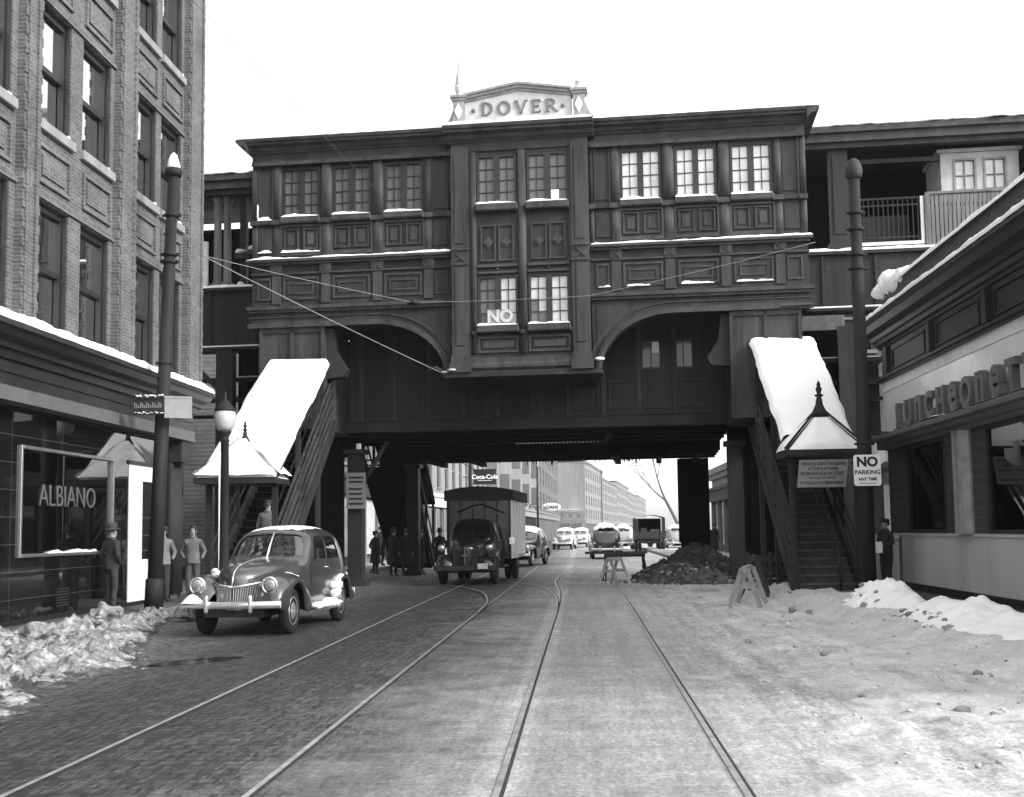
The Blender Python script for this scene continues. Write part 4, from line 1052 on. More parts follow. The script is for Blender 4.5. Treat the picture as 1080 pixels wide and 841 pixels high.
# ---- pediment with the station name
mb = MB(); mb.prism([(-1.55, 13.262), (1.5, 13.262), (1.5, 13.88), (0.0, 14.12), (-1.55, 13.86)], 'xz', -.05, .25); ped = sb(mb, 'pediment', M['zinc'])
mb = MB()
for (z0, z1, v0) in ((.0, .07, -.10), (.071, .15, -.16), (.151, .2, -.22)):
    mb.prism([(-1.58, 13.86+z0), (0, 14.12+z0), (1.52, 13.88+z0), (1.52, 13.88+z1), (0, 14.12+z1), (-1.58, 13.86+z1)], 'xz', v0, .25)
mb.build('raking_cornice', M['zinc_trim'], ped)
mb = MB(); mb.grid(lambda u, v: (-1.57+3.08*u, -.2+.44*v, 14.063+ (.26*(1-abs(u*3.08-1.57)/1.57))+.02+.03*v), 20, 3); mb.build('pediment_snow', M['snow'], ped, normals=False)
def serif_letter(mb, c, x, z, h):
    """Roman capital with slab serifs, built of flat bars and arcs facing -Y."""
    t, th, v0, v1 = .085*h/.42, .045*h/.42, -.10, -.051
    def bar(x0, x1, z0, z1): mb.box(x+x0*h, x+x1*h, v0, v1, z+z0*h, z+z1*h)
    def slant(p0, p1, wd):
        p0, p1 = Vector(p0)*h, Vector(p1)*h
        mb.prism([(x+p0.x-wd*h/2, z+p0.y), (x+p0.x+wd*h/2, z+p0.y), (x+p1.x+wd*h/2, z+p1.y), (x+p1.x-wd*h/2, z+p1.y)], 'xz', v0-.002, v1)
    def arc(cx, cz, rx, rz, a0, a1, w0, w1, n=18):
        for k in range(n):
            q = [a0+(a1-a0)*(k+j)/n for j in (0, 1)]
            def P(a, o):
                ww = w1+(w0-w1)*abs(math.cos(a))
                return (x+(cx+(rx-o*ww)*math.cos(a))*h, z+(cz+(rz-o*ww)*math.sin(a))*h)
            mb.prism([P(q[0], 0), P(q[1], 0), P(q[1], 1), P(q[0], 1)], 'xz', v0, v1)
    if c == 'D':
        bar(.06, .24, 0, 1); bar(0, .06, 0, .07); bar(0, .06, .93, 1); bar(.24, .4, 0, .08); bar(.24, .4, .92, 1); arc(.38, .5, .5, .5, -math.pi/2, math.pi/2, .2, .08)
    if c == 'O': arc(.48, .5, .5, .53, 0, 2*math.pi, .2, .08, 32)
    if c == 'V': slant((.12, 1), (.48, 0), .19); slant((.86, 1), (.5, 0), .09); bar(-.02, .28, .94, 1.003); bar(.72, 1.0, .94, 1.003)
    if c == 'E': bar(.06, .24, 0, 1); bar(0, .06, 0, .07); bar(0, .06, .93, 1); bar(.24, .7, 0, .08); bar(.24, .68, .92, 1); bar(.24, .56, .47, .55); bar(.64, .7, .08, .24); bar(.62, .68, .77, .92); bar(.5, .56, .41, .47); bar(.5, .56, .55, .62)
    if c == 'R': bar(.06, .24, 0, 1); bar(0, .06, 0, .07); bar(0, .06, .93, 1); bar(.24, .3, 0, .07); bar(.24, .45, .92, 1); bar(.24, .45, .46, .54); arc(.43, .73, .3, .27, -math.pi/2, math.pi/2, .18, .08); slant((.42, .48), (.82, 0), .2); bar(.9, .96, 0, .06)
mb = MB()
x = -1.07
for c, adv in zip('DOVER', (.47, .49, .48, .40, .45)):
    serif_letter(mb, c, x, 13.44, .38); x += adv
mb.build('lettering', M['letter'], ped)
mb = MB()
for u in (-1.3, 1.27): mb.lathe([(.06, -.052), (.06, -.08), (.03, -.1)], (u, 0, 13.6), 12, 'y')
mb.build('rosette', M['letter'], ped)
for s, broken in ((-1, False), (1, True)):
    u = 1.72*s
    mb = MB(); mb.box(u-.16, u+.16, -.16, .16, 13.262, 13.9); mb.box(u-.2, u+.2, -.2, .2, 13.9, 13.97); mb.box(u-.24, u+.24, -.24, .24, 13.971, 14.04)
    mb.prism([(u+.16*s, 13.08), (u+.66*s, 13.08), (u+.42*s, 13.2), (u+.26*s, 13.45), (u+.2*s, 13.62), (u+.16*s, 13.7)], 'xz', -.05, .08)
    ur = sb(mb, 'urn_pedestal', M['zinc_trim'])
    mb = MB(); mb.prism([(u, 13.82), (u+.11, 13.58), (u, 13.34), (u-.11, 13.58)], 'xz', -.19, -.161); mb.build('diamond', M['sign_white'], ur)
    if not broken: pr = [(.14, 14.041), (.09, 14.1), (.1, 14.16), (.14, 14.3), (.13, 14.36), (.1, 14.38), (.12, 14.42), (.10, 14.6), (.05, 14.85), (.03, 15.0), (.02, 15.2), (.005, 15.3)]
    else: pr = [(.2, 14.041), (.18, 14.1), (.13, 14.14), (.10, 14.16), (.11, 14.22), (.12, 14.3)]
    MB().lathe(pr, (u, 0, 0), 14).build('finial', M['zinc'], ur)

# ---- the recessed wall under the arches, the soffit, hall walls
mb = MB(); mb.box(-5.7, 5.7, 2.6, 2.8, 5.02, 8.0); mb.box(-7.9, 7.9, .35, 2.8, 7.60, 7.8)
sb(mb, 'recessed_wall', M['iron_panel'])
for k in range(11):
    u = -5.3+k*1.06
    mb = MB(); mb.box(u-.07, u+.07, 2.5, 2.599, 5.02, 7.59); 
    if k < 10: mb.box(u+.16, u+.9, 2.55, 2.599, 5.2, 5.24); mb.box(u+.16, u+.9, 2.55, 2.599, 6.0, 6.05); mb.box(u+.16, u+.2, 2.55, 2.599, 5.24, 6.0); mb.box(u+.86, u+.9, 2.55, 2.599, 5.24, 6.0)
    sb(mb, 'recess_pilaster', M['iron_trim'])
for u in (3.55, 4.5):
    mb = MB(); mb.box(u-.3, u+.3, 2.56, 2.598, 6.35, 6.42); mb.box(u-.3, u+.3, 2.56, 2.598, 7.2, 7.27); mb.box(u-.3, u-.25, 2.56, 2.598, 6.42, 7.2); mb.box(u+.25, u+.3, 2.56, 2.598, 6.42, 7.2); mb.box(u-.015, u+.015, 2.56, 2.597, 6.42, 7.2)
    w = sb(mb, 'recess_window', M['sash'])
    MB().box(u-.25, u+.25, 2.585, 2.5985, 6.42, 7.2).build('pane', M['glass_dim'], w)
    if u < 4: MB().box(u+.03, u+.24, 2.57, 2.5845, 6.85, 7.18).build('lit_pane', M['sign_white'], w)  # opaque white pane, its lit look put in as colour
mb = MB()
mb.box(-5.7, 5.7, 2.3, 2.8, 4.98, 5.019); mb.box(-5.7, 5.7, 2.35, 2.7, 4.72, 4.979); mb.box(-5.7, 5.7, 2.28, 2.75, 4.66, 4.719)
sb(mb, 'front_girder', M['iron'])
mb = MB(); mb.grid(lambda u, v: (-5.6+11.2*u, 2.31+.25*v, 5.02+max(-.003, .05*fbm(u*11, 0, 1.1, 101)-.012)), 120, 2); sb(mb, 'girder_snow', M['snow_thin'], normals=False)
# hall interior: floor, back wall with the big openings, right half left unroofed to light its panes
mb = MB(); mb.box(-7.6, 7.6, .36, 3.4, 8.0, 8.1); mb.box(-7.6, 1.4, .36, 3.4, 12.85, 12.95); mb.box(-7.6, 7.6, 3.2, 3.4, 8.1, 10.2); mb.box(-7.6, 1.4, 3.2, 3.4, 10.2, 12.85)
mb.box(1.4, 1.5, .36, 3.4, 8.1, 12.85)
for u in (2.5, 4.2, 5.8): mb.box(u-.08, u+.08, 3.2, 3.4, 10.2, 12.9)
mb.box(1.6, 7.6, 3.2, 3.4, 12.9, 13.1)
sb(mb, 'hall_walls', M['white_paint'])

# ================================================================== ELEVATED LINE
V = thing('elevated_viaduct', 'dark iron deck, beams and columns carrying the tracks over the street behind the station front', 'viaduct', (-1.5458, 31.5, 0), -SA)
def vb(mb, name, mats, **k): return mb.build(name, mats, V, **k)
mb = MB()
HU0, HU1, HV0, HV1 = -1.1, 1.75, 5.4, 6.9                       # the open grating in the deck
for q in ((-5.75, 5.75, 2.81, HV0), (-5.75, 5.75, HV1, 11.6)): mb.box(q[0], q[1], q[2], q[3], 4.52, 4.66)
mb.box(-5.75, HU0, HV0+.001, HV1-.001, 4.52, 4.66); mb.box(HU1, 5.75, HV0+.001, HV1-.001, 4.52, 4.66)
mb.box(-5.75, -5.6, 2.82, 11.6, 4.661, 9.2); mb.box(5.6, 5.75, 2.82, 11.6, 4.661, 9.2); mb.box(-5.59, 5.59, 11.4, 11.6, 4.661, 9.2)
vb(mb, 'deck', M['iron_dark'])
for v in (3.3, 4.6, 7.05, 8.3, 9.6, 11.0):
    w_ = 4.20 if v > 6 else 4.42
    mb = MB(); mb.box(-5.74, 5.74, v-.13, v+.13, 4.49, 4.519); mb.box(-5.74, 5.74, v-.02, v+.02, w_+.031, 4.489); mb.box(-5.74, 5.74, v-.13, v+.13, w_, w_+.03)
    vb(mb, 'cross_beam', M['iron_dark'])
for u in (-4.4, -2.9, 2.2, 3.7, 5.0):
    mb = MB(); mb.box(u-.1, u+.1, 6.7, 11.5, 4.05, 4.199); vb(mb, 'stringer', M['iron_dark'])
mb = MB()
for k in range(22):
    u = HU0+.06+k*(HU1-HU0-.1)/21; mb.box(u-.028, u+.028, HV0+.002, HV1-.002, 4.54, 4.64)
vb(mb, 'grating', M['sign_white'])  # slats coloured white for the daylight falling through the deck
mb = MB()
for i in range(26):
    u = random.choice((random.uniform(-1.5, 3.2), random.gauss(2.6, .25))); l = random.uniform(.05, .22); v = random.uniform(10.6, 11.2); mb.lathe([(.025, 4.2), (.012, 4.2-l*.7), (.002, 4.2-l)], (u, v, 0), 6)
vb(mb, 'icicles', M['iron_dark'])
# brackets and struts seen against the light
for (a, b) in (((2.05, 3.0, 4.25), (2.6, 3.0, 4.9)), ((-5.5, 2.9, 2.9), (-4.6, 2.9, 4.4)), ((4.2, 8.6, 4.2), (3.7, 8.6, 4.5))):
    mb = MB(); mb.tube([a, b], .07, 6); vb(mb, 'strut', M['iron'])
def column(u, v, w0, w1, sz=.45, name='column'):
    mb = MB()
    for s in (-1, 1):
        mb.box(u-sz/2, u+sz/2, v+s*sz*.42-.02, v+s*sz*.42+.02, w0, w1)
    mb.box(u-.02, u+.02, v-sz*.4, v+sz*.4, w0, w1); mb.box(u-sz/2, u-sz/2+.03, v-sz*.395, v+sz*.395, w0, w1); mb.box(u+sz/2-.03, u+sz/2, v-sz*.395, v+sz*.395, w0, w1)
    mb.box(u-sz*.75, u+sz*.75, v-sz*.75, v+sz*.75, w0-.02, w0+.18); mb.box(u-sz*.7, u+sz*.7, v-sz*.7, v+sz*.7, w1-.001, w1+.14)
    return vb(mb, name, M['iron'])
for (u, v) in ((-5.6, 3.0), (-5.6, 11.2), (5.95, 3.2)): column(u, v, 0.0, 4.05)
# the broad cased pier under the far side and its neighbour
mb = MB(); mb.box(4.45, 5.5, 11.0, 11.9, 0, 4.19); mb.box(4.37, 4.449, 11.2, 11.7, 1.1, 4.19)
for k in range(6): mb.box(4.5+k*.18, 4.52+k*.18, 10.97, 10.999, .2, 4.1)
vb(mb, 'cased_pier', M['iron_dark'])
mb = MB(); mb.box(6.75, 7.7, 6.4, 7.3, 0, 4.19); mb.box(6.7, 7.75, 6.35, 7.35, 0, .3); vb(mb, 'cased_pier', M['iron_dark'])

for (a, b) in ((6.1, 9.6), (-9.6, -6.15)):
    mb = MB(); mb.box(a, b, 3.45, 3.6, 0, 7.5); mb.box(*sorted((math.copysign(5.76, a), a if a > 0 else b)), 3.45, 3.6, 4.0, 7.5)
    for k in range(5): mb.box(a+.3+k*.7, a+.36+k*.7, 3.4, 3.449, .1, 7.4)
    vb(mb, 'dark_fill_wall', M['iron_dark'])  # added dark sheet, closes the bright gap behind each stair
# ---- platform either side of the station hall
def platform(side):
    s = side
    P = thing('elevated_platform', 'elevated platform with paired posts and snow on its edge, left of the station hall' if s < 0 else
              'elevated platform with white-framed railing and windowed cabin, right of the station hall', 'platform', (-1.5458, 31.5, 0), -SA)
    def pb(mb, name, mats, **k): return mb.build(name, mats, P, **k)
    def bx(mb, u0, u1, v0, v1, w0, w1, m=0, mx=None):
        a, b = sorted((u0*s, u1*s)); mb.box(a, b, v0, v1, w0, w1, m, mx)
    FL = 9.32 if s < 0 else 9.62; CT = 12.85 if s < 0 else 13.25; V0 = 2.3
    E = 26
    # girder
    mb = MB(); bx(mb, 7.95, E, V0, V0+.3, 7.45 if s < 0 else 7.95, FL-.12); bx(mb, 7.95, E, V0-.14, V0+.3, FL-.119, FL-.03); bx(mb, 7.95, E, V0-.08, V0+.3, 7.36 if s < 0 else 7.86, 7.449 if s < 0 else 7.949)
    for k in range(12):
        u = 8.6+k*1.5; bx(mb, u-.05, u+.05, V0-.06, V0-.001, 7.45 if s < 0 else 7.95, FL-.12)
    pb(mb, 'girder', M['iron'])
    mb = MB()
    for k in range(8):
        for j in range(9):
            for d in (-.09, .09): mb.lathe([(.022, 0), (.015, -.02)], ((8.6+k*1.5+d)*s, V0-.002, 8.05+j*.17), 6, 'y')
    pb(mb, 'rivets', M['iron']); 
    mb = MB(); mb.snow_strip((7.95*s, V0-.145, FL-.028), (24.9*s, V0-.145, FL-.028), (0, .5, 0), .10, 111, 160, 0, .3)
    bx(mb, 7.95, E, V0-.085, V0-.06, 7.44 if s < 0 else 7.94, 7.48 if s < 0 else 7.98)
    pb(mb, 'edge_snow', M['snow'], normals=False)
    mb = MB(); bx(mb, 7.95, E, V0+.31, 11, FL-.3, FL-.05); pb(mb, 'floor', M['iron_dark'])
    mb = MB(); bx(mb, 7.95, E, 6.4, 6.6, FL-.04, CT-(.121 if s > 0 else .5)); pb(mb, 'back_screen', M['iron_dark'])
    # canopy
    mb = MB(); bx(mb, 7.95, E, V0-.35, 7, CT-.12, CT); bx(mb, 7.95, E, V0-.40, V0-.2, CT-.2, CT-.121); bx(mb, 7.95, E, V0-.3, V0-.1, CT-.45, CT-.201); bx(mb, 7.95, E, V0-.16, V0+.1, CT-.6, CT-.451)
    pb(mb, 'canopy', M['iron_trim'])
    mb = MB(); mb.snow_strip((7.95*s, V0-.35, CT+.001), (24.9*s, V0-.35, CT+.001), (0, 3.5, 0), .08, 112, 120, 0, .3); pb(mb, 'canopy_snow', M['snow'], normals=False)
    us = (9.15, 15.6, 20.2) if s > 0 else (9.75, 13.0, 16.5, 20.0)
    for u in us:
        mb = MB()
        if s > 0: bx(mb, u-.26, u+.26, V0-.02, V0+.4, FL, CT-.6); bx(mb, u-.33, u+.33, V0-.08, V0+.45, FL, FL+.25); bx(mb, u-.18, u+.18, V0-.05, V0-.021, FL+.5, CT-.8)
        else:
            for d in (-.16, .16): mb.lathe([(.17, FL), (.17, FL+.18), (.12, FL+.22), (.12, CT-.8), (.16, CT-.72), (.16, CT-.6)], ((u+d)*s, V0+.12, 0), 12)
            bx(mb, u-.4, u+.4, V0-.05, V0+.35, FL, FL+.12)
        pb(mb, 'canopy_post', M['post_pale'] if s < 0 else M['pole_light'])
    # columns to the street
    for u in ((9.6, 14, 19, 24) if s < 0 else (9.2, 10.9, 15, 20)):
        for v in (V0+.2, 8.5):
            mb = MB(); bx(mb, u-.22, u+.22, v-.2, v+.2, 0, 7.4); bx(mb, u-.35, u+.35, v-.33, v+.33, 0, .5); bx(mb, u-.27, u+.27, v-.25, v-.201, 0, 7.4)
            pb(mb, 'column', M['iron'])
    for w in (6.55, 5.9):
        mb = MB(); bx(mb, 7.95, E, V0+.5, V0+.7, w-.12, w); bx(mb, 7.95, E, 7.5, 7.7, w-.12, w); pb(mb, 'tie_beam', M['iron'])
    mb = MB(); bx(mb, 7.95, E, V0+.49, V0+.69, 6.551, 6.58); pb(mb, 'beam_snow', M['snow_thin'])
    mb = MB()
    for k in range(3):
        mb.tube([((9.6+k*4.5)*s, V0+.2, 5.9), ((11.2+k*4.5)*s, V0+.2, 7.4)], .08, 6)
    pb(mb, 'knee_brace', M['iron'])
    if s < 0:
        # panelled doors between hall and posts
        for k, (a, b) in enumerate(((8.05, 8.8), (8.95, 9.2))):
            mb = MB(); bx(mb, a, b, V0+.15, V0+.25, FL, CT-.6); bx(mb, a, a+.08, V0+.05, V0+.149, FL, CT-.6)
            for j in range(4): bx(mb, a+.12, b-.06, V0+.10, V0+.149, FL+.9+j*.5, FL+.95+j*.5)
            pb(mb, 'screen_panel', M['iron_panel'])
        mb = MB(); bx(mb, 8.0, 8.85, V0-.05, V0+.149, FL+1.0, FL+1.2); bx(mb, 8.9, 9.3, V0-.05, V0+.149, FL+.9, FL+1.1); sl_ = pb(mb, 'sill', M['iron_trim'], bevel=.03)
        mb = MB(); 
        for (a, w) in ((8.1, 1.2), (8.4, 1.2), (8.7, 1.2), (9.1, 1.1), (9.1, .05), (8.3, .08)): chunk(mb, (-a, V0+.0, FL+w+.03), .15, 0, .5, 2, .2)
        mb.build('sill_snow', M['snow'], sl_, normals=False)
        mb = MB(); mb.box(-11.3, -10.2, V0, V0+.1, FL+.0, FL+1.5); pb(mb, 'white_board', M['white_paint'])
    else:
        # railing bay with its white frame
        mb = MB(); a, b, z0, z1 = 9.52, 11.5, FL+.12, FL+1.52
        for q in ((a, a+.09, z0, z1), (b-.09, b, z0, z1), (a+.09, b-.09, z0, z0+.09)): bx(mb, q[0], q[1], V0-.02, V0+.06, q[2], q[3])
        fr = pb(mb, 'railing_frame', M['white_paint'])
        mb = MB(); bx(mb, a+.09, b-.09, V0, V0+.05, z1-.05, z1); bx(mb, a+.09, b-.09, V0, V0+.05, z0+.2, z0+.24); bx(mb, a+.09, b-.09, V0, V0+.05, z1-.25, z1-.21)
        for k in range(13):
            u = a+.16+k*(b-a-.32)/12; bx(mb, u-.013, u+.013, V0+.01, V0+.035, z0+.09, z1-.051)
        pb(mb, 'railing', M['iron'])
        mb = MB(); bx(mb, a+.4, b-.2, V0+1.2, V0+1.4, FL+.1, FL+1.3); pb(mb, 'bench_back', M['pole_light'])
        mb = MB()
        for k in range(26):
            u = 11.75+k*.12; bx(mb, u-.045, u+.045, V0-.02, V0+.05, FL, FL+1.55)
        bx(mb, 11.55, 14.9, V0+.051, V0+.1, FL+1.2, FL+1.3); bx(mb, 11.55, 14.9, V0-.06, V0+.1, FL+1.551, FL+1.62); bx(mb, 11.52, 11.68, V0-.06, V0+.1, FL, FL+1.55)
        pb(mb, 'board_fence', M['post_pale'])
        # cabin with paired windows
        mb = MB(); C0, C1 = 12.15, 14.35
        bx(mb, C0, C1, V0+.5, V0+.6, FL+.05, FL+1.75); bx(mb, C0, C1, V0+.5, V0+.6, FL+2.72, FL+2.9); bx(mb, C0, C0+.35, V0+.5, V0+.6, FL+1.75, FL+2.72); bx(mb, C1-.35, C1, V0+.5, V0+.6, FL+1.75, FL+2.72); bx(mb, 13.15, 13.35, V0+.5, V0+.6, FL+1.75, FL+2.72)
        bx(mb, C0, C0+.1, V0+.601, V0+2.3, FL+.05, FL+2.9); bx(mb, C0-.1, C1+.1, V0+.4, V0+2.3, FL+2.901, FL+3.0); bx(mb, C0, C1, V0+2.2, V0+2.3, FL, FL+2.8)
        cb = pb(mb, 'cabin', M['zinc'])
        for (a, b) in ((C0+.35, 13.15), (13.35, C1-.35)):
            mb = MB(); bx(mb, a, a+.06, V0+.47, V0+.58, FL+1.75, FL+2.72); bx(mb, b-.06, b, V0+.47, V0+.58, FL+1.75, FL+2.72); bx(mb, a+.06, b-.06, V0+.47, V0+.58, FL+2.66, FL+2.72); bx(mb, a+.06, b-.06, V0+.47, V0+.58, FL+1.75, FL+1.81); bx(mb, (a+b)/2-.015, (a+b)/2+.015, V0+.5, V0+.55, FL+1.81, FL+2.66); bx(mb, a+.06, b-.06, V0+.501, V0+.549, FL+2.2, FL+2.23)
            mb.build('window_frame', M['zinc_trim'], cb)
            mb = MB(); bx(mb, a+.06, b-.06, V0+.555, V0+.565, FL+1.81, FL+2.66); mb.build('pane', M['pane_lit'], cb)
        mb = MB(); bx(mb, 9.42, 12.1, V0+.3, V0+.5, CT-.98, CT-.85); pb(mb, 'header', M['iron'])
        mb = MB(); bx(mb, 14.5, 14.9, V0, V0+.3, FL, CT-.6); pb(mb, 'canopy_post', M['zinc_trim'])
    return P
platform(-1); platform(1)

# ================================================================== STAIRS TO THE STATION
M['tread'] = mat('worn_tread', .05, .8, .4, 6, .1)
def stair(x0, x1, y0, y1, z_eave, z_top, label, leftside):
    T = thing('station_stair', label, 'stairway', ((x0+x1)/2, y0, 0.14))
    def tb(mb, name, mats, parent=None, **k):
        if parent is None: return mb.build(name, mats, T, world=True, **k)
        mb.xform(Matrix.Translation(-T.location)); return mb.build(name, mats, parent, **k)
    n = 24; rise = 0.186; run = 0.262
    for k in range(n):
        mb = MB(); y = y0+.3+k*run; z = .14+k*rise
        mb.box(x0+.12, x1-.12, y, y+.03, z, z+rise-.035); mb.box(x0+.12, x1-.12, y-.04, y+run, z+rise-.035, z+rise)
        if k < 22: mb.box(x0+.12, x1-.12, y-.045, y-.04, z+rise-.03, z+rise-.005, 1)
        tb(mb, 'step', [M['tread'], M['post_pale']] if not leftside else [M['iron_dark'], M['iron']])  # left flight coloured darker for the shade under its canopy
    sl = rise/run
    for x in (x0+.06, x1-.06):
        mb = MB(); ye = y0+.2+n*run
        mb.prism([(y0+.15, .14), (y0+.15, .42), (ye, .42+sl*(ye-y0-.15)), (ye, .02+sl*(ye-y0-.15)), (y0+.45, .14)], 'yz', x-.05, x+.05); tb(mb, 'string_board', M['iron'])
        for h, r in ((1.0, .03), (.62, .02)):
            mb = MB(); mb.tube([(x, y0+.12, .2+h), (x, ye, .2+h+sl*(ye-y0-.12))], r, 8); tb(mb, 'handrail', M['pole_light'])
    # closed side of slanting boards towards the roadway
    xs = x1-.02 if leftside else x0+.02
    for j in range(5):
        mb = MB(); o = 1.15+j*.34 if False else .5+j*.30
        mb.prism([(y0+.3, .2+o), (y0+.3, .2+o+.05), (y1+.6, .2+o+.05+sl*(y1+.3-y0)), (y1+.6, .2+o+sl*(y1+.3-y0))], 'yz', xs-.03, xs+.03); tb(mb, 'side_rail', M['iron_trim'])
    mb = MB(); xq = xs+(.05 if not leftside else -.05); mb.prism([(y0+.5, .3), (y0+.5, 1.25), (y1+.6, 1.25+sl*(y1+.1-y0)), (y1+.6, .3+sl*(y1+.1-y0))], 'yz', xq-.015, xq+.015); tb(mb, 'side_panel', M['iron_dark'])
    mb = MB(); xi = x0+.62*(x1-x0)+.12
    mb.tube([(xi, y0+.2, 1.05), (xi, y0+5.6, 1.05+sl*5.4)], .028, 8); mb.tube([(xi, y0+.2, .6), (xi, y0+5.6, .6+sl*5.4)], .02, 8); mb.tube([(xi, y0+.22, .14), (xi, y0+.22, 1.05)], .03, 8)
    tb(mb, 'centre_rail', M['pole_light'])
    # posts
    slr = (z_top-z_eave)/(y1-y0-.2)
    for x in (x0+.06, x1-.06):
        for yy in (y0+.12, y0+2.3, y0+4.5):
            zt = z_eave-.14+slr*max(0, yy-y0-.2)
            mb = MB(); mb.box(x-.06, x+.06, yy-.06, yy+.06, .12, zt)
            if yy < y0+1: mb.box(x-.09, x+.09, yy-.09, yy+.09, .12, .34); mb.box(x-.08, x+.08, yy-.08, yy+.08, zt-.2, zt-.12)
            tb(mb, 'post', M['iron'])
    # roof
    mb = MB(); a, b = x0-.06, x1+.06
    ys_ = y0+.6 if not leftside else y0-.25
    zs_ = z_eave+slr*(ys_-y0-.2)
    mb.prism([(ys_, zs_-.12), (y1, z_top-.12), (y1, z_top-.001), (ys_, zs_-.001)], 'yz', a, b)
    mb.box(a-.08, b+(.08 if not leftside else .02), y0-.28, y0+.95, z_eave-(.16 if not leftside else .42), z_eave-(.03 if not leftside else .29))
    mb.box(a-.11, b+(.11 if not leftside else .03), y0-.31, y0-.281, z_eave-(.12 if not leftside else .42), z_eave-(0 if not leftside else .27))
    tb(mb, 'roof', M['iron'])
    mb = MB(); cx = (x0+x1)/2; cy = y0+.35; za = z_eave+(.95 if not leftside else .68)
    dz_ = .02 if not leftside else .28; bo_ = .08 if not leftside else -.02
    c = [(a-.08, y0-.28, z_eave-dz_), (b+bo_, y0-.28, z_eave-dz_), (b+bo_, y0+.98, z_eave-dz_), (a-.08, y0+.98, z_eave-dz_)]
    ap = (cx, cy, za)
    for i in range(4): mb.face([c[i], c[(i+1) % 4], ap])
    pr = tb(mb, 'porch_roof', M['iron'] if not leftside else M['snow'])
    mb = MB()
    for i in range(4): mb.tube([Vector(c[i])+Vector((0, 0, .05)), Vector(ap)+Vector((0, 0, .09))], .028 if not leftside else .012, 6)
    tb(mb, 'hip_rib', M['iron'], pr) if not leftside else mb.bm.free()
    fs = 1.0 if not leftside else .62
    mb = MB(); mb.lathe([(.22, za-.14), (.16, za-.02), (.09, za+.12), (.07, za+.26), (.05, za+.30), (.10, za+.33), (.10, za+.36), (.045, za+.38), (.06, za+.44), (.075, za+.5), (.04, za+.56), (.05, za+.6), (.005, za+.7)], (0, 0, 0), 12); mb.xform(Matrix.Translation((cx, cy, za)) @ Matrix.Diagonal((fs, fs, fs, 1)) @ Matrix.Translation((0, 0, -za))); tb(mb, 'finial', M['iron'], pr)
    # snow on both roofs
    mb = MB()
    nx, ny = 26, 90
    def top(u, v):
        x = a-.02+(b-a+.04)*u; y = ys_-.05+(y1-ys_+.05)*v
        e = min(u, 1-u)*(b-a); th = .16*min(1, (e/.12)**.5)*(1+.12*fbm(x, y, .8, 121))
        jag = .05*fbm(y, 0, 1.4, 122+x0)*(1 if u > .5 else -1)*(1 if e < .1 else 0)
        return (x+jag, y+.04*fbm(x, 0, 2, 123)*(v > .98), z_eave+slr*(y-y0-.2)+.004+th)
    mb.grid(top, nx, ny)
    mb.box(a-.02, a, y0+.6, y1, 0, 0) if False else None
    tb(mb, 'roof_snow', M['snow'], normals=False)
    mb = MB()
    for i in (0, 1, 3):
        p0, p1 = Vector(c[i]), Vector(c[(i+1) % 4]); nrm = (p1-p0).cross(Vector(ap)-p0).normalized()
        def pf(u, v, p0=p0, p1=p1, nrm=nrm):
            vv = v*(.80 if not leftside else .93); q0 = p0.lerp(Vector(ap), vv); q1 = p1.lerp(Vector(ap), vv); q = q0.lerp(q1, .04+.92*u if not leftside else u)
            e = min(min(u, 1-u)*4, 1, v*6+.3, (1-v)*6+.3) if not leftside else 1; w = (.09 if not leftside else .12)*e*(1+.4*fbm(q.x*2, q.y*2+q.z*2, 1.3, 130+i))
            return q+nrm*(w+.004)
        mb.grid(pf, 16, 12)
    tb(mb, 'porch_snow', M['snow'], pr, normals=False)
    mb = MB(); mb.box(x0-.1, x1+.1, y0-.1, y0+.32, 0.0, .155); tb(mb, 'landing', M['stone_grey'])
    return T
stair(4.78, 6.36, 26.3, 31.1, 3.36, 6.62, 'covered station stair with snowy roof and open steps on the right pavement', False)
stair(-8.82, -7.12, 26.3, 31.75, 3.22, 6.42, 'covered station stair with snowy roof on the left pavement behind the sedan', True)
# bare far-side stairs going down on the left pavement
def rear_stair(x0, x1, ya, yb, za, label):
    T = thing('rear_stair', label, 'stairway', ((x0+x1)/2, yb, .14))
    def tb(mb, name, mats): return mb.build(name, mats, T, world=True)
    sl = (za-.2)/(yb-ya)
    for x in (x0, x1):
        mb = MB(); mb.prism([(ya, za), (ya, za-.45), (yb, .1), (yb, .5)], 'yz', x-.05, x+.05); tb(mb, 'string_board', M['iron_dark'])
        mb = MB(); mb.prism([(ya, za+1.0), (ya, za+.93), (yb, 1.2), (yb, 1.27)], 'yz', x-.03, x+.03); tb(mb, 'handrail', M['iron'])
        mb = MB(); mb.prism([(ya, za+2.5), (ya, za+2.38), (yb, 2.7), (yb, 2.82)], 'yz', x-.05, x+.05); tb(mb, 'roof_edge', M['iron_dark'])
        for k in (0, .33, .66, 1):
            y = ya+(yb-ya)*k; z = za+(.2-za)*k; mb = MB(); mb.box(x-.05, x+.05, y-.05, y+.05, max(.1, z-.1), z+2.4); tb(mb, 'post', M['iron_dark'])
    mb = MB(); n = 24
    for k in range(n):
        y = ya+(yb-ya)*k/n; z = za+(.2-za)*k/n; mb.box(x0+.05, x1-.05, y, y+(yb-ya)/n+.02, z-.22, z-.17)
    mb.prism([(ya, za-.5), (ya, za-.46), (yb, .08), (yb, .04)], 'yz', x0+.05, x1-.05)
    tb(mb, 'treads', M['iron_dark'])
    mb = MB(); mb.prism([(ya, za+2.5), (ya, za+2.6), (yb, 2.92), (yb, 2.82)], 'yz', x0-.1, x1+.1); tb(mb, 'roof', M['iron_dark'])
rear_stair(-8.3, -6.5, 43.2, 50.0, 4.6, 'dark open iron stair coming down on the left pavement beyond the viaduct')

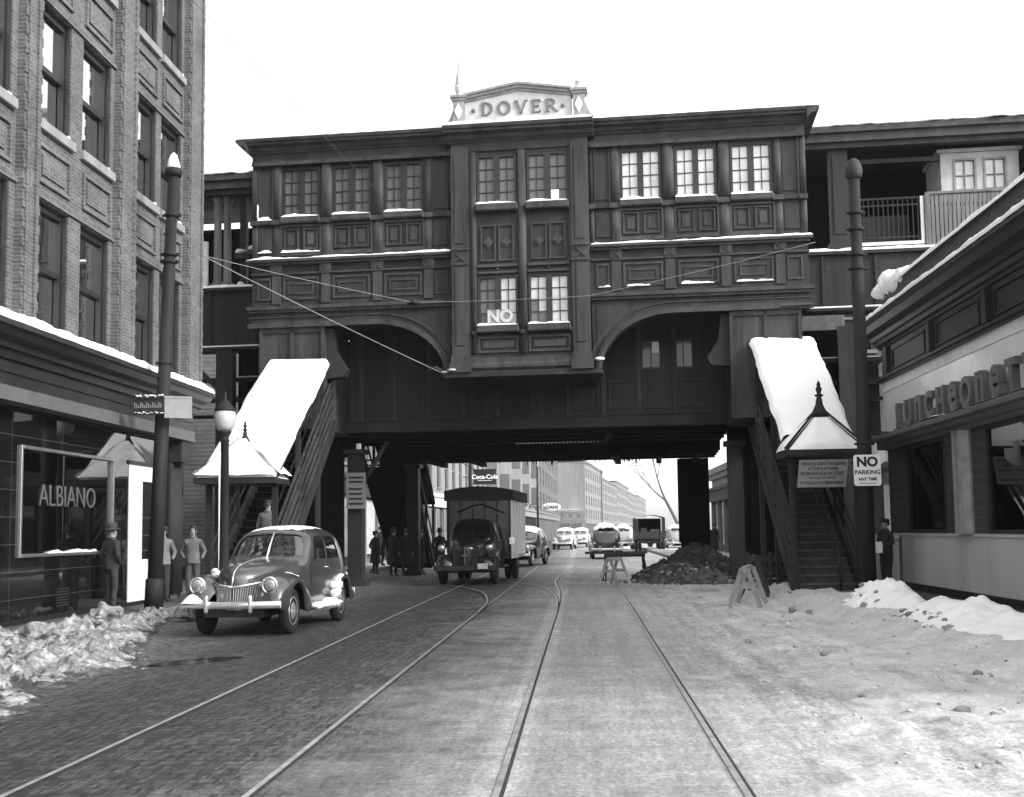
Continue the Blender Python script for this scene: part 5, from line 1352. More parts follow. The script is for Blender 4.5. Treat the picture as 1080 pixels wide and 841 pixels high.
# ---- notice on the right stair
t = thing('warning_sign', 'grey painted notice about transfers hung under the stair porch eave', 'sign', (5.45, 26.0, 2.5))
mb = MB(); mb.prism([(-.58, 0), (.50, .0), (.58, .62), (-.50, .62)], 'xz', -.02, .02); mb.build('board', M['sign_grey'], t)
mb = MB()
for (s_, sz, z, sp) in (('PERSONS USING TRANSFERS', .075, .53, .98), ('AT THE PLATFORMS', .07, .42, .68), ('FROM SURFACE OR STREET', .075, .31, .98), ('ARE LIABLE TO ARREST', .04, .215, .62), ('TO FINE OR 30 DAYS IMPRISONMENT', .07, .10, .98)):
    mb.text_fit(s_, sp, sz, .006, TM((z-.3)*.12, -.024, z), 0, bold=.012)
mb.build('lettering', M['black'], t)
t = thing('parking_sign', 'white NO PARKING ANY TIME sign clamped to the right pole', 'sign', (5.9, 23.80, 2.44))
mb = MB(); mb.prism([(-.28+.05*(1-math.cos(a)) if False else x, z) for (x, z) in [(-.23, 0), (.23, 0), (.26, .015), (.275, .05), (.275, .59), (.26, .625), (.23, .64), (-.23, .64), (-.26, .625), (-.275, .59), (-.275, .05), (-.26, .015)]], 'xz', -.012, .012); mb.build('plate', M['sign_white'], t)
mb = MB(); mb.text('NO', .27, .006, TM(0, -.016, .485), 0, bold=.012); mb.text('PARKING', .125, .006, TM(0, -.016, .275), 0, bold=.003); mb.text('ANY TIME', .085, .006, TM(0, -.016, .135), 0, bold=.003); mb.box(-.17, .17, -.018, -.0125, .045, .058)
mb.build('lettering', M['black'], t)
mb = MB(); mb.box(-.2, .2, .012, .03, .28, .34); mb.box(-.2, .2, .012, .03, .1, .14); mb.build('bracket', M['pole'], t)
mb = MB(); mb.prism([(-.12, 0), (.0, 0), (.16, .12), (.2, .16), (.2, .36), (.02, .36), (.02, .52), (-.12, .52)], 'xz', -.012, .012)
o = mb.build('enamel_plate', M['sign_white']); o.location = (6.2, 24.25, 2.83); tag(o, 'blank white stepped plate behind the right pole', 'plate')
t = thing('side_notice', 'pale upright notice on the dark pier left of the truck', 'sign', (-6.86, 34.5, 2.36)); 
mb = MB(); mb.box(-.3, .3, 0, .04, 0, 1.1); mb.build('board', M['sign_grey'], t)
mb = MB()
for z in (.95, .82, .6, .45, .3, .15): mb.box(-.22, .2+.03*random.uniform(-1, 1), -.008, -.001, z-.03, z+.03)
mb.build('lettering', M['iron'], t)

# ================================================================== VEHICLES
PAINT = dict(mid=car_paint('car_enamel_mid', .036), dark=car_paint('car_enamel_dark', .012), pale=car_paint('car_enamel_pale', .26), grey=car_paint('car_enamel_grey', .04), drab=mat('drab_truck_paint', .022, .55, .3, 3, .1))
M['chrome_dull'] = mat('bumper_chrome', .8, .22, .12, 6, .02, metal=.85)
M['lens'] = mat('headlamp_lens', .42, .18, .4, 14, .5, 70, metal=.85)
M['trim_dark'] = mat('grille_recess', .01, .6, .2, 5, 0)
M['upholstery'] = mat('car_upholstery', .05, .9, .2, 5, .1)

def loft(stations, fn, close=True):
    """Half profiles -> mirrored, subdivided shell."""
    bm = bmesh.new(); rows = []
    for st in stations:
        half = fn(st)
        pts = [(-x, st[0], z) for (x, z) in half]+[(x, st[0], z) for (x, z) in half[::-1][1:]]
        rows.append([bm.verts.new(p) for p in pts])
    n = len(rows[0])
    for i in range(len(rows)-1):
        for j in range(n-1): bm.faces.new([rows[i][j], rows[i][j+1], rows[i+1][j+1], rows[i+1][j]])
    if close:
        for r in (rows[0], rows[-1]):
            for k in range(n//2): 
                q = [r[k], r[k+1], r[n-2-k], r[n-1-k]]
                if len(set(q)) == 4: bm.faces.new(q)
                elif len(set(q)) == 3: bm.faces.new(list(dict.fromkeys(q)))
    bmesh.ops.recalc_face_normals(bm, faces=bm.faces[:])
    return bm

def subdivide(bm, lv):
    me = bpy.data.meshes.new('tmp'); bm.to_mesh(me); bm.free()
    o = bpy.data.objects.new('tmp', me); COL.objects.link(o)
    md = o.modifiers.new('s', 'SUBSURF'); md.levels = lv; md.render_levels = lv
    dg = bpy.context.evaluated_depsgraph_get(); dg.update()
    m2 = bpy.data.meshes.new_from_object(o.evaluated_get(dg))
    bpy.data.objects.remove(o); bpy.data.meshes.remove(me)
    b2 = bmesh.new(); b2.from_mesh(m2); bpy.data.meshes.remove(m2)
    for f in b2.faces: f.smooth = True
    return b2

def cut_out(bm, poly, ax, filt):
    """Cut the outline 'poly' (in the plane of the two axes ax) into the faces that pass filt, and lift those faces out."""
    i, j = ax; k = 3-i-j
    for a, b in zip(poly, poly[1:]+poly[:1]):
        co = Vector((0, 0, 0)); co[i], co[j] = a
        d = Vector((0, 0, 0)); d[i], d[j] = b[0]-a[0], b[1]-a[1]
        e = Vector((0, 0, 0)); e[k] = 1
        no = d.cross(e).normalized()
        xs = [p[0] for p in poly]; ys = [p[1] for p in poly]
        fs = [f for f in bm.faces if filt(f) and any(min(xs)-.1 < v.co[i] < max(xs)+.1 and min(ys)-.1 < v.co[j] < max(ys)+.1 for v in f.verts)]
        geo = list({v for f in fs for v in f.verts})+list({e_ for f in fs for e_ in f.edges})+fs
        bmesh.ops.bisect_plane(bm, geom=geo, plane_co=co, plane_no=no, dist=1e-5)
    def inside(p):
        c = False; n = len(poly)
        for q in range(n):
            (x1, y1), (x2, y2) = poly[q], poly[q-1]
            if (y1 > p[1]) != (y2 > p[1]) and p[0] < (x2-x1)*(p[1]-y1)/(y2-y1)+x1: c = not c
        return c
    sel = [f for f in bm.faces if filt(f) and inside((f.calc_center_median()[i], f.calc_center_median()[j]))]
    return sel

def lift(bm, faces, offset=0.0):
    """Separate the faces into a mesh of their own (moved along their normals by offset)."""
    out = MB(); mp = {}
    for f in faces:
        vs = []
        for v in f.verts:
            if v not in mp: mp[v] = out.bm.verts.new(v.co+v.normal*offset)
            vs.append(mp[v])
        nf = out.bm.faces.new(vs); nf.smooth = True
    return out

def fender(xi, ys, crest, xout, zlow, axle, rad, ri=.37, arch_c=.36, thick=True):
    """One side (x>0): a pontoon over a wheel. Functions of y give crest height, outer x, lower edge."""
    bm = bmesh.new(); rows = []
    for y in ys:
        zc, xo, zl, x0 = crest(y), xout(y), zlow(y), xi(y)
        d = abs(y-axle)
        if d < rad: zl = max(zl, arch_c+math.sqrt(rad*rad-d*d))
        zl = min(zl, zc-.1)
        w = xo-x0
        pts = [(x0, zc-.16), (x0+.22*w, zc-.03), (x0+.5*w, zc), (x0+.8*w, zc-.045), (xo-.015, zc-.15*min(1, (zc-zl)/.3)), (xo, zc-(zc-zl)*.55), (xo-.02, zl), (xo-.05, zl+.01)]
        rows.append([bm.verts.new((p[0], y, p[1])) for p in pts])
    for i in range(len(rows)-1):
        for j in range(7): bm.faces.new([rows[i][j], rows[i][j+1], rows[i+1][j+1], rows[i+1][j]])
    for r in (rows[0], rows[-1]): bm.faces.new(r)
    bmesh.ops.recalc_face_normals(bm, faces=bm.faces[:])
    return subdivide(bm, 1)

def interp(tab):
    def f(y):
        if y <= tab[0][0]: return tab[0][1]
        for (a, va), (b, vb_) in zip(tab, tab[1:]):
            if y <= b:
                t = (y-a)/(b-a); return va+(vb_-va)*t
        return tab[-1][1]
    return f

def wheel(parent, x, y, r=.36, w=.17, detail=True, cap=None, name='wheel'):
    s = 1 if x > 0 else -1
    pr = [(r*.62, -w/2*.8), (r*.82, -w/2), (r*.96, -w/2*.8), (r, -w/2*.45), (r, w/2*.45), (r*.96, w/2*.8), (r*.82, w/2), (r*.62, w/2*.8)]
    o = MB().lathe(pr, (0, 0, 0), 32, 'x').build(name, M['rubber'], parent); o.location = (x, y, r)
    rim = [(r*.6, 0), (r*.64, w*.42*s), (r*.60, w*.46*s), (r*.52, w*.34*s), (r*.40, w*.36*s), (r*.34, w*.46*s), (r*.2, w*.56*s), (.01, w*.6*s)]
    MB().lathe(rim, (0, 0, 0), 28, 'x').build('rim', cap or M['chrome_dull'], o)
    return o

def sedan(label, paint, loc, rot, scale=1.0, snow=True, group=None, lv=3, roofsnow=.03):
    C = thing('parked_sedan', label, 'car', loc, R(rot), group); C.scale = (scale,)*3 if lv < 3 else (1.0, .95, 1.03)
    ST = [  # y, zb, wb, wm, wl, zl, ws, zs, wt, zt4, zt
        (-2.10, .40, .04, .05, .05, .74, .045, .84, .035, .90, .92),
        (-2.06, .40, .12, .15, .16, .78, .14, .89, .09, .96, .985),
        (-1.90, .42, .24, .31, .34, .82, .32, .96, .21, 1.035, 1.06),
        (-1.55, .42, .36, .45, .48, .88, .45, 1.03, .31, 1.10, 1.12),
        (-1.10, .42, .48, .56, .58, .93, .54, 1.09, .39, 1.145, 1.16),
        (-.68, .40, .57, .66, .67, .96, .62, 1.10, .46, 1.155, 1.17),
        (-.53, .38, .64, .73, .73, 1.0, .68, 1.12, .54, 1.165, 1.175),
        (-.42, .37, .66, .75, .75, 1.05, .69, 1.19, .58, 1.28, 1.295),
        (-.18, .36, .67, .765, .765, 1.09, .70, 1.37, .61, 1.53, 1.565),
        (.04, .36, .68, .775, .775, 1.10, .715, 1.43, .615, 1.615, 1.665),
        (.40, .36, .68, .78, .785, 1.10, .73, 1.43, .625, 1.645, 1.715),
        (.95, .36, .68, .78, .785, 1.10, .725, 1.43, .62, 1.64, 1.715),
        (1.38, .38, .675, .78, .775, 1.09, .715, 1.42, .61, 1.62, 1.69),
        (1.76, .40, .66, .75, .745, 1.07, .67, 1.36, .55, 1.51, 1.57),
        (2.06, .42, .60, .68, .67, 1.0, .58, 1.19, .44, 1.28, 1.31),
        (2.24, .44, .48, .55, .53, .86, .44, .96, .32, 1.01, 1.03),
        (2.30, .46, .28, .32, .30, .66, .24, .70, .16, .72, .73)]
    def half(s):
        y, zb, wb, wm, wl_, zl, ws, zs, wt, z4, zt = s
        return [(wb, zb), (wm, zb+.45*(zl-zb)), (wl_, zl), (ws, zs), (wt, z4), (wt*.5, zt-.008), (0, zt)]
    bm = subdivide(loft(ST, half), lv)
    bm.normal_update()
    gone = []
    # windscreen, two leaves
    parts = {}
    for s in (-1, 1):
        poly = [(.025*s, 1.215), (.60*s, 1.215), (.585*s, 1.40), (.50*s, 1.535), (.40*s, 1.56), (.025*s, 1.575)]
        sel = cut_out(bm, poly, (0, 2), lambda f: f.calc_center_median().y < .1 and f.calc_center_median().y > -.7 and f.normal.y < -.25)
        parts.setdefault('windscreen', []).append(sel)
        side = lambda f, s=s: f.calc_center_median().x*s > .42 and f.normal.x*s > .35
        parts.setdefault('side_window', []).append(cut_out(bm, [(-.20, 1.14), (.42, 1.14), (.42, 1.53), (.10, 1.53), (-.02, 1.47)], (1, 2), side))
        parts['side_window'].append(cut_out(bm, [(.54, 1.14), (1.24, 1.14), (1.28, 1.30), (1.16, 1.48), (1.0, 1.53), (.54, 1.53)], (1, 2), side))
        parts.setdefault('rear_window', []).append(cut_out(bm, [(.03*s, 1.32), (.40*s, 1.32), (.40*s, 1.48), (.33*s, 1.53), (.03*s, 1.53)], (0, 2), lambda f: f.calc_center_median().y > 1.2 and f.normal.y > .2))
    bm.normal_update()
    allsel = set(f for k in parts for s_ in parts[k] for f in s_ if f.is_valid)
    # front doors are lifted out as their own pieces
    doors = []
    for s in (-1, 1):
        side = lambda f, s=s: f.calc_center_median().x*s > .42 and f.normal.x*s > .2
        sel = cut_out(bm, [(-.36, .43), (.48, .43), (.48, 1.115), (-.36, 1.115)], (1, 2), side)
        doors.append((s, [f for f in sel if f.is_valid]))
    # re-collect window faces after the cuts
    bm.normal_update()
    for k in parts:
        for s_ in parts[k]:
            g_ = lift(bm, [f for f in s_ if f.is_valid], -.018)
            g_.build(k, M['glass_car'], C)
    for s, fs in doors:
        d_ = lift(bm, fs, .006)
        # draw the door's border in a little so that its shut line shows
        c_ = Vector((.68*s, .06, .77))
        for v in d_.bm.verts:
            v.co.y = c_.y+(v.co.y-c_.y)*.985; v.co.z = c_.z+(v.co.z-c_.z)*.985
        dd = d_.build('door', paint, C)
        mb = MB(); mb.tube([(.775*s, .33, 1.0), (.815*s, .35, 1.0), (.815*s, .45, 1.0)], .012, 6); mb.build('door_handle', M['chrome_dull'], dd)
    roof = [f for f in bm.faces if f.calc_center_median().z > 1.45 and f.normal.z > (.62 if lv < 3 else .955+.03*fbm(f.calc_center_median().x, f.calc_center_median().y, 3, 2))]
    if snow:
        mb = lift(bm, roof, 0)
        for v in mb.bm.verts:
            n_ = fbm(v.co.x*2, v.co.y*2, 1.1, loc[1]); ed = max(0, abs(v.co.x)/.5)
            v.co.z += roofsnow*max(.1, 1.15-.9*ed*ed)*(1+.5*n_)-.002
        mb.build('roof_snow', M['snow'], C)
    kill = [f for f in bm.faces if f in allsel or any(f in fs for s, fs in doors)]
    doorset = set(f for s, fs in doors for f in fs)
    bmesh.ops.delete(bm, geom=[f for f in bm.faces if f in allsel or f in doorset], context='FACES')
    body = MB(); body.bm.free(); body.bm = bm
    body.build('body', paint, C)
    mb = MB(); mb.box(-.60, .60, -.3, 1.7, .40, .80); mb.box(-.55, .55, .28, .4, .8, 1.15); mb.box(-.55, .55, 1.2, 1.4, .8, 1.2); mb.lathe([(.17, 0), (.18, .012), (.17, .024), (.155, .012)], (.3, -.15, 1.05), 20, 'y'); mb.build('interior', M['upholstery'], C)
    mb = MB(); mb.box(-.66, .66, -.36, 1.1, .42, .44); mb.box(-.648, -.63, -.38, .52, .42, 1.12); mb.box(.63, .648, -.38, .52, .42, 1.12); mb.build('floor_pan', M['trim_dark'], C)
    mb = MB(); mb.tube([(0, -.55, 1.17), (0, -.32, 1.42), (0, -.12, 1.60)], .016, 6); mb.build('windscreen_post', M['chrome_dull'], C)
    for s in (-1, 1): MB().tube([(.12*s, -.13, 1.60), (.15*s, -.27, 1.5), (.30*s, -.40, 1.33)], .010, 5).build('wiper', M['black'], C)
    # fenders
    ysf = [-2.17+.07*k for k in range(27)]
    cr = interp([(-2.17, .60), (-2.12, .74), (-2.0, .87), (-1.8, .94), (-1.55, .965), (-1.3, .95), (-1.05, .89), (-.8, .77), (-.55, .58), (-.35, .44)])
    xo = interp([(-2.17, .74), (-2.1, .80), (-1.9, .87), (-1.5, .885), (-1.0, .88), (-.6, .85), (-.35, .80)])
    zlo = interp([(-2.17, .46), (-2.0, .38), (-1.9, .33), (-.8, .30), (-.35, .31)])
    xi = interp([(-2.17, .44), (-2.0, .30), (-1.6, .34), (-1.1, .42), (-.6, .56), (-.35, .60)])
    ysr = [.82+.07*k for k in range(23)]
    crr = interp([(.82, .50), (.95, .68), (1.15, .80), (1.42, .85), (1.7, .81), (2.0, .70), (2.25, .56), (2.4, .44)])
    xor_ = interp([(.82, .78), (1.0, .84), (1.4, .87), (1.9, .86), (2.3, .80), (2.4, .76)])
    zlr = interp([(.82, .33), (1.1, .32), (1.9, .34), (2.4, .36)])
    xir = interp([(.82, .64), (1.4, .62), (1.9, .52), (2.4, .34)])
    for s in (-1, 1):
        for nm, args in (('front_fender', (xi, ysf, cr, xo, zlo, -1.42, .43)), ('rear_fender', (xir, ysr, crr, xor_, zlr, 1.42, .42))):
            fb = fender(*args)
            if s < 0:
                for v in fb.verts: v.co.x = -v.co.x
            mb = MB(); mb.bm.free(); mb.bm = fb
            if snow and lv == 3 and s > 0:
                fb.normal_update(); cut_ = (.2 if nm[0] == 'r' else -1.45)
                sf = [f for f in fb.faces if f.normal.z > .55 and f.calc_center_median().x*s > (.66 if nm[0] == 'f' else .62) and f.calc_center_median().y > cut_ and f.calc_center_median().y < cut_+1.3+.9*(nm[0] == 'r') and f.calc_center_median().x*s < .84]
                if sf:
                    q = lift(fb, sf, .012)
                    for v in q.bm.verts: v.co.z += .012*(1+fbm(v.co.x, v.co.y, 7, 5))
                    q.build('fender_snow', M['snow_thin'], C)
            fo = mb.build(nm, paint, C)
        mb = MB(); mb.box(.60*s, .80*s, -.45, .95, .31, .35); mb.build('running_board', M['black'], C, bevel=.012)
        wheel(C, .70*s, -1.42); wheel(C, .70*s, 1.42)
        # lamps let into the fenders
        hl = MB().lathe([(.125, .12), (.138, .0), (.13, -.026), (.112, -.034), (.10, -.02)], (.60*s, -2.09, .79), 24, 'y').build('headlight', M['chrome_dull'], C)
        MB().lathe([(.10, -.026), (.088, -.034), (.05, -.044), (.005, -.047)], (.60*s, -2.09, .79), 24, 'y').build('lens', M['lens'], hl)
    # grille: two leaning banks of bars meeting at the prow
    for s in (-1, 1):
        mb = MB()
        for k in range(11):
            t = k/10; x = .025+.34*t; y = -2.15+.20*t; zt = .755+.05*t
            mb.tube([((.02+.26*t)*s, y+.02, .42), ((.02+.29*t)*s, y-.004, .55), (x*s, y, zt)], .010, 5)
        mb.build('grille', M['chrome_dull'], C)
        mb = MB(); mb.face([(.0, -2.12, .40), (.29*s, -1.92, .40), (.38*s, -1.91, .82), (.0, -2.115, .77)]); mb.face([(.0, -2.095, .40), (.32*s, -1.885, .40), (.33*s, -1.875, .79), (.0, -2.09, .75)]); mb.build('grille_back', M['trim_dark'], C)
        mb = MB(); mb.tube([(.0, -2.165, .765), (.19*s, -2.06, .79), (.40*s, -1.93, .83)], .020, 6); mb.tube([(.395*s, -1.93, .83), (.33*s, -1.94, .62), (.28*s, -1.98, .42)], .015, 6); mb.build('grille_trim', M['chrome_dull'], C)
    mb = MB(); mb.tube([(0, -2.16, .76), (0, -2.13, .90), (0, -2.07, .985), (0, -1.88, 1.075), (0, -1.5, 1.135), (0, -1.1, 1.17), (0, -.62, 1.185)], .013, 6); mb.build('bonnet_strip', M['chrome_dull'], C)
    mb = MB(); mb.box(-.5, .5, -2.05, -1.8, .30, .45); mb.box(-.3, .3, -1.5, 2.0, .26, .4); mb.tube([(-.7, -1.42, .36), (.7, -1.42, .36)], .04, 6); mb.tube([(-.7, 1.42, .36), (.7, 1.42, .36)], .05, 6); mb.build('chassis', M['trim_dark'], C)
    # bumpers
    for y, sg, nm in ((-2.30, -1, 'front_bumper'), (2.48, 1, 'rear_bumper')):
        mb = MB()
        def bp(u, v):
            x = -.80+1.60*u; yy = y-sg*.16*abs(x/.80)**2.4
            a = v*math.pi
            return (x, yy+sg*.03*math.sin(a), .50-.055*math.cos(a))
        mb.grid(bp, 30, 6); mb.grid(lambda u, v: (-.80+1.60*u, y-sg*(.16*abs((-.80+1.60*u)/.80)**2.4+.012), .445+.11*v), 30, 1)
        bo = mb.build(nm, M['chrome_dull'], C)
        mb = MB()
        for x in (-.36, .36):
            mb.lathe([(.02, -.12), (.035, -.09), (.03, 0), (.035, .1), (.03, .14), (.005, .155)], (x, y+sg*.02, .50), 10)
        mb.build('overrider', M['chrome_dull'], bo)
        mb = MB(); mb.tube([(-.4, y-sg*.06, .48), (-.4, y-sg*.4, .45)], .03, 6); mb.tube([(.4, y-sg*.06, .48), (.4, y-sg*.4, .45)], .03, 6); mb.build('bracket', M['trim_dark'], bo)
    for s in (-1, 1): MB().lathe([(.05, 0), (.055, .03), (.03, .07)], (.62*s, 2.24, .80), 12, 'y').build('tail_light', M['chrome_dull'], C)
    if snow and lv == 3:
        mb = MB()
        for i in range(26):
            y = random.uniform(-.3, .95); chunk(mb, (.74+random.uniform(-.05, .06), y, .36), random.uniform(.04, .09)*(1+.5*(y > .5)), 0, .7, 2)
        for i in range(8): chunk(mb, (.78+random.uniform(-.03, .04), .92+random.uniform(-.08, .12), .45+random.uniform(0, .22)), random.uniform(.06, .11), 0, .9, 2)
        mb.build('board_snow', M['snow'], C, normals=False)
        mb = MB(); mb.grid(lambda u, v: (-.82+.40*u, -2.30+.12*v+.05*(1-u), .53+.16*math.sin(u*math.pi)*math.sin(v*math.pi)*(1-.3*u)), 14, 8)
        mb.build('bumper_snow', M['snow'], C, normals=False)
    return C

main_car = sedan('dark two-window sedan with bright grille parked at the left kerb in front', PAINT['mid'], (-5.37, 19.88, 0), -4.5, 1.05, roofsnow=.012)
sedan('dark sedan with white roof turning out behind the box truck', PAINT['dark'], (-2.75, 53.6, 0), -10, 1.05, lv=2, roofsnow=.05)
sedan('dark sedan seen from behind with snow on its roof, beyond the trestles', PAINT['grey'], (1.35, 65.2, 0), 181, 1.08, lv=2, roofsnow=.13)
sedan('pale far sedan facing us, nearest the low dark building', PAINT['pale'], (-1.4, 97, 0), -6, 1.05, lv=2, group='small cars far down the street')
sedan('pale far sedan half hidden behind the dark sedan with the snowy roof', PAINT['pale'], (-.1, 108, 0), -6, 1.05, lv=2, group='small cars far down the street')
sedan('white snow-covered far car left of the canvas-backed truck', PAINT['pale'], (3.3, 92, 0), 180, 1.08, lv=2, roofsnow=.14, group='small cars far down the street')
sedan('white far car right of the canvas-backed truck', PAINT['pale'], (7.4, 91, 0), 180, 1.05, lv=2, roofsnow=.12, group='small cars far down the street')

# ---- the box truck coming towards us
T = thing('box_truck', 'dark box truck with upright grille driving out from under the station', 'truck', (-3.45, 35.3, 0), R(-3.5))
ST = [(-.95, .55, .10, .14, .16, .95, .14, 1.05, .10, 1.12, 1.14), (-.85, .5, .30, .34, .35, 1.0, .30, 1.16, .2, 1.24, 1.26), (-.3, .5, .38, .42, .43, 1.05, .38, 1.24, .26, 1.32, 1.34), (.25, .5, .48, .54, .55, 1.1, .50, 1.30, .34, 1.38, 1.40),
      (.42, .5, .62, .72, .74, 1.15, .66, 1.36, .5, 1.42, 1.44), (.62, .5, .66, .78, .80, 1.2, .70, 1.66, .58, 1.86, 1.90), (.85, .5, .66, .80, .82, 1.2, .73, 1.72, .60, 1.98, 2.04), (1.5, .5, .66, .80, .82, 1.2, .73, 1.72, .60, 1.98, 2.04), (1.68, .5, .66, .78, .80, 1.2, .7, 1.7, .55, 1.92, 1.98)]
def thalf(s):
    y, zb, wb, wm, wl_, zl, ws, zs, wt, z4, zt = s
    return [(wb, zb), (wm, zb+.45*(zl-zb)), (wl_, zl), (ws, zs), (wt, z4), (wt*.5, zt-.008), (0, zt)]
bm = subdivide(loft(ST, thalf), 2); bm.normal_update()
sels = []
for s in (-1, 1):
    sels.append(('windscreen', cut_out(bm, [(.03*s, 1.52), (.58*s, 1.52), (.56*s, 1.72), (.50*s, 1.84), (.03*s, 1.86)], (0, 2), lambda f: f.calc_center_median().y < .9 and f.calc_center_median().y > .3 and f.normal.y < -.2)))
    sels.append(('side_window', cut_out(bm, [(.78, 1.35), (1.45, 1.35), (1.45, 1.78), (.82, 1.78)], (1, 2), lambda f, s=s: f.calc_center_median().x*s > .5 and f.normal.x*s > .3)))
bm.normal_update(); rm = set()
for nm, fs in sels:
    fs = [f for f in fs if f.is_valid]; rm |= set(fs); lift(bm, fs, -.015).build(nm, M['glass_car'], T)
bmesh.ops.delete(bm, geom=list(rm), context='FACES')
mb = MB(); mb.bm.free(); mb.bm = bm; mb.build('cab', PAINT['dark'], T)
mb = MB(); mb.box(-.7, .7, .5, 1.6, .5, 1.1); mb.box(-.7, .7, 1.25, 1.55, 1.1, 1.6); mb.build('interior', M['upholstery'], T)
mb = MB()
for k in range(17):
    x = -.36+k*.045; y = -1.0+abs(x)*.35; mb.box(x-.009, x+.009, y-.02, y, .55, 1.10)
for z in (.72, .9): mb.box(-.38, .38, -.93, -.9, z-.01, z+.01)
mb.build('grille', M['pole_light'], T)
mb = MB(); mb.box(-.08, .08, -1.04, -1.01, .87, .92); mb.box(-.012, .012, -1.03, -1.0, .55, 1.15); mb.build('badge', M['post_pale'], T)
mb = MB(); mb.box(-.38, .38, -.9, -.86, .5, 1.1); mb.build('radiator', M['trim_dark'], T)
ysf = [-1.0+.07*k for k in range(22)]
cr = interp([(-1.0, .66), (-.92, .82), (-.75, .94), (-.45, .98), (-.1, .93), (.2, .78), (.5, .58)]); xo = interp([(-1.0, .82), (-.8, .90), (.2, .90), (.5, .86)]); zlo = interp([(-1.0, .5), (-.85, .46), (.5, .44)]); xi = interp([(-1.0, .42), (-.6, .34), (.2, .45), (.5, .55)])
for s in (-1, 1):
    fb = fender(xi, ysf, cr, xo, zlo, -.3, .47, arch_c=.4)
    if s < 0:
        for v in fb.verts: v.co.x = -v.co.x
    mb = MB(); mb.bm.free(); mb.bm = fb; mb.build('fender', PAINT['dark'], T)
    hl = MB().lathe([(.03, .2), (.10, .12), (.125, .0), (.12, -.02)], (.74*s, -.88, 1.12), 20, 'y').build('headlight', M['black'], T)
    MB().lathe([(.115, -.021), (.09, -.04), (.005, -.06)], (.74*s, -.88, 1.12), 20, 'y').build('lens', M['lens'], hl)
    MB().lathe([(.03, .02), (.032, -.02), (.005, -.03)], (.66*s, -.55, 1.38), 10, 'y').build('parking_lamp', M['lens'], T)
    wheel(T, .79*s, -.3, .41, .2, cap=M['black']); 
    for off in (.70, .93): wheel(T, off*s, 3.9, .43, .19, cap=M['black'])
mb = MB(); mb.prism([(-.94, -1.14), (-.8, -1.2), (.8, -1.2), (.94, -1.14), (.94, -1.09), (.8, -1.15), (-.8, -1.15), (-.94, -1.09)], 'xy', .45, .60); bo = mb.build('front_bumper', M['pole_light'], T)
MB().box(.42, .72, -1.225, -1.205, .5, .66).build('number_plate', M['zinc'], T)
mb = MB(); mb.box(-.5, .5, -.9, 5.6, .44, .6); mb.tube([(-.8, -.3, .41), (.8, -.3, .41)], .05, 8); mb.tube([(-.9, 3.9, .43), (.9, 3.9, .43)], .07, 8); mb.lathe([(.05, 3.6), (.2, 3.75), (.2, 4.05), (.05, 4.2)], (0, 0, .43), 12, 'y'); mb.build('chassis', M['trim_dark'], T)
mb = MB(); mb.box(-1.06, 1.06, 1.85, 1.9, .80, 2.78); mb.box(-1.06, 1.06, 5.9, 5.95, .80, 2.78); mb.box(-1.06, 1.06, 1.901, 5.899, .72, .82)
bx_ = mb.build('cargo_box', PAINT['dark'], T)
for s in (-1, 1):
    mb = MB(); a, b = sorted((1.02*s, 1.06*s)); mb.box(a, b, 1.9, 5.9, .82, 2.76)
    for k in range(6):
        a, b = sorted((1.061*s, 1.085*s)); mb.box(a, b, 1.95+k*.78, 2.0+k*.78, .8, 2.72)
    mb.build('side_panel', M['sign_white'] if s > 0 else PAINT['dark'], T)
mb = MB(); mb.prism([(-1.12, 2.62), (1.16, 2.62), (1.16, 2.95), (.6, 3.05), (0, 3.09), (-.6, 3.05), (-1.12, 2.95)], 'xz', 1.72, 6.0); mb.build('roof_tarpaulin', M['canvas'], T)
mb = MB()
for i in range(6): mb.tube([(-1.0+i*.4, 1.83, .85), (-1.0+i*.4, 1.83, 2.6)], .018, 5)
mb.tube([(-.7, 1.82, 2.25), (-.2, 1.82, 2.45), (.1, 1.82, 2.5), (.6, 1.82, 2.3), (.85, 1.82, 2.2)], .03, 6); mb.build('front_battens', M['pole'], bx_)
mb = MB(); mb.tube([(.75, .9, 1.35), (1.2, .75, 1.3)], .015, 5); mb.box(1.15, 1.3, .72, .76, 1.2, 1.42); mb.build('mirror', M['chrome_dull'], T)
mb = MB(); mb.box(.75, 1.0, .6, 1.6, .5, .55); mb.box(-1.0, -.75, .6, 1.6, .5, .55); mb.build('step_board', M['black'], T)

# ---- canvas backed truck seen from behind
T = thing('canvas_truck', 'canvas-backed truck seen from behind driving away on the right', 'truck', (5.0, 83.5, 0), R(0))
mb = MB()
def hood(u, v):
    a = -.15+u*(math.pi+.3); x = 1.1*max(-1, min(1, math.cos(a)*1.35)); z = 1.25+1.0*min(1, max(0, math.sin(a)*1.5+.0))+.38*max(0, math.sin(a))**2
    return (x, 0+3.2*v, max(1.15, z))
mb.grid(hood, 28, 8); mb.build('canvas_cover', M['canvas'], T)
mb = MB(); mb.box(-1.0, 1.0, 3.1, 3.15, 1.0, 2.4); mb.build('front_board', M['wood_dark'], T)
MB().box(-.6, -.2, 1.2, 1.5, .951, 1.7).build('crate', M['wood'], T); MB().box(.1, .7, .9, 1.3, .951, 1.6).build('crate', M['wood'], T)
mb = MB(); mb.box(-1.12, 1.12, .0, .05, .95, 1.45); mb.box(-1.12, -1.07, .05, 3.2, .95, 1.45); mb.box(1.07, 1.12, .05, 3.2, .95, 1.45); mb.box(-1.1, 1.1, .05, 3.2, .85, .95)
for x in (-.7, 0, .7): mb.box(x-.03, x+.03, -.03, 0, .9, 1.45)
mb.build('tailgate', PAINT['drab'], T)
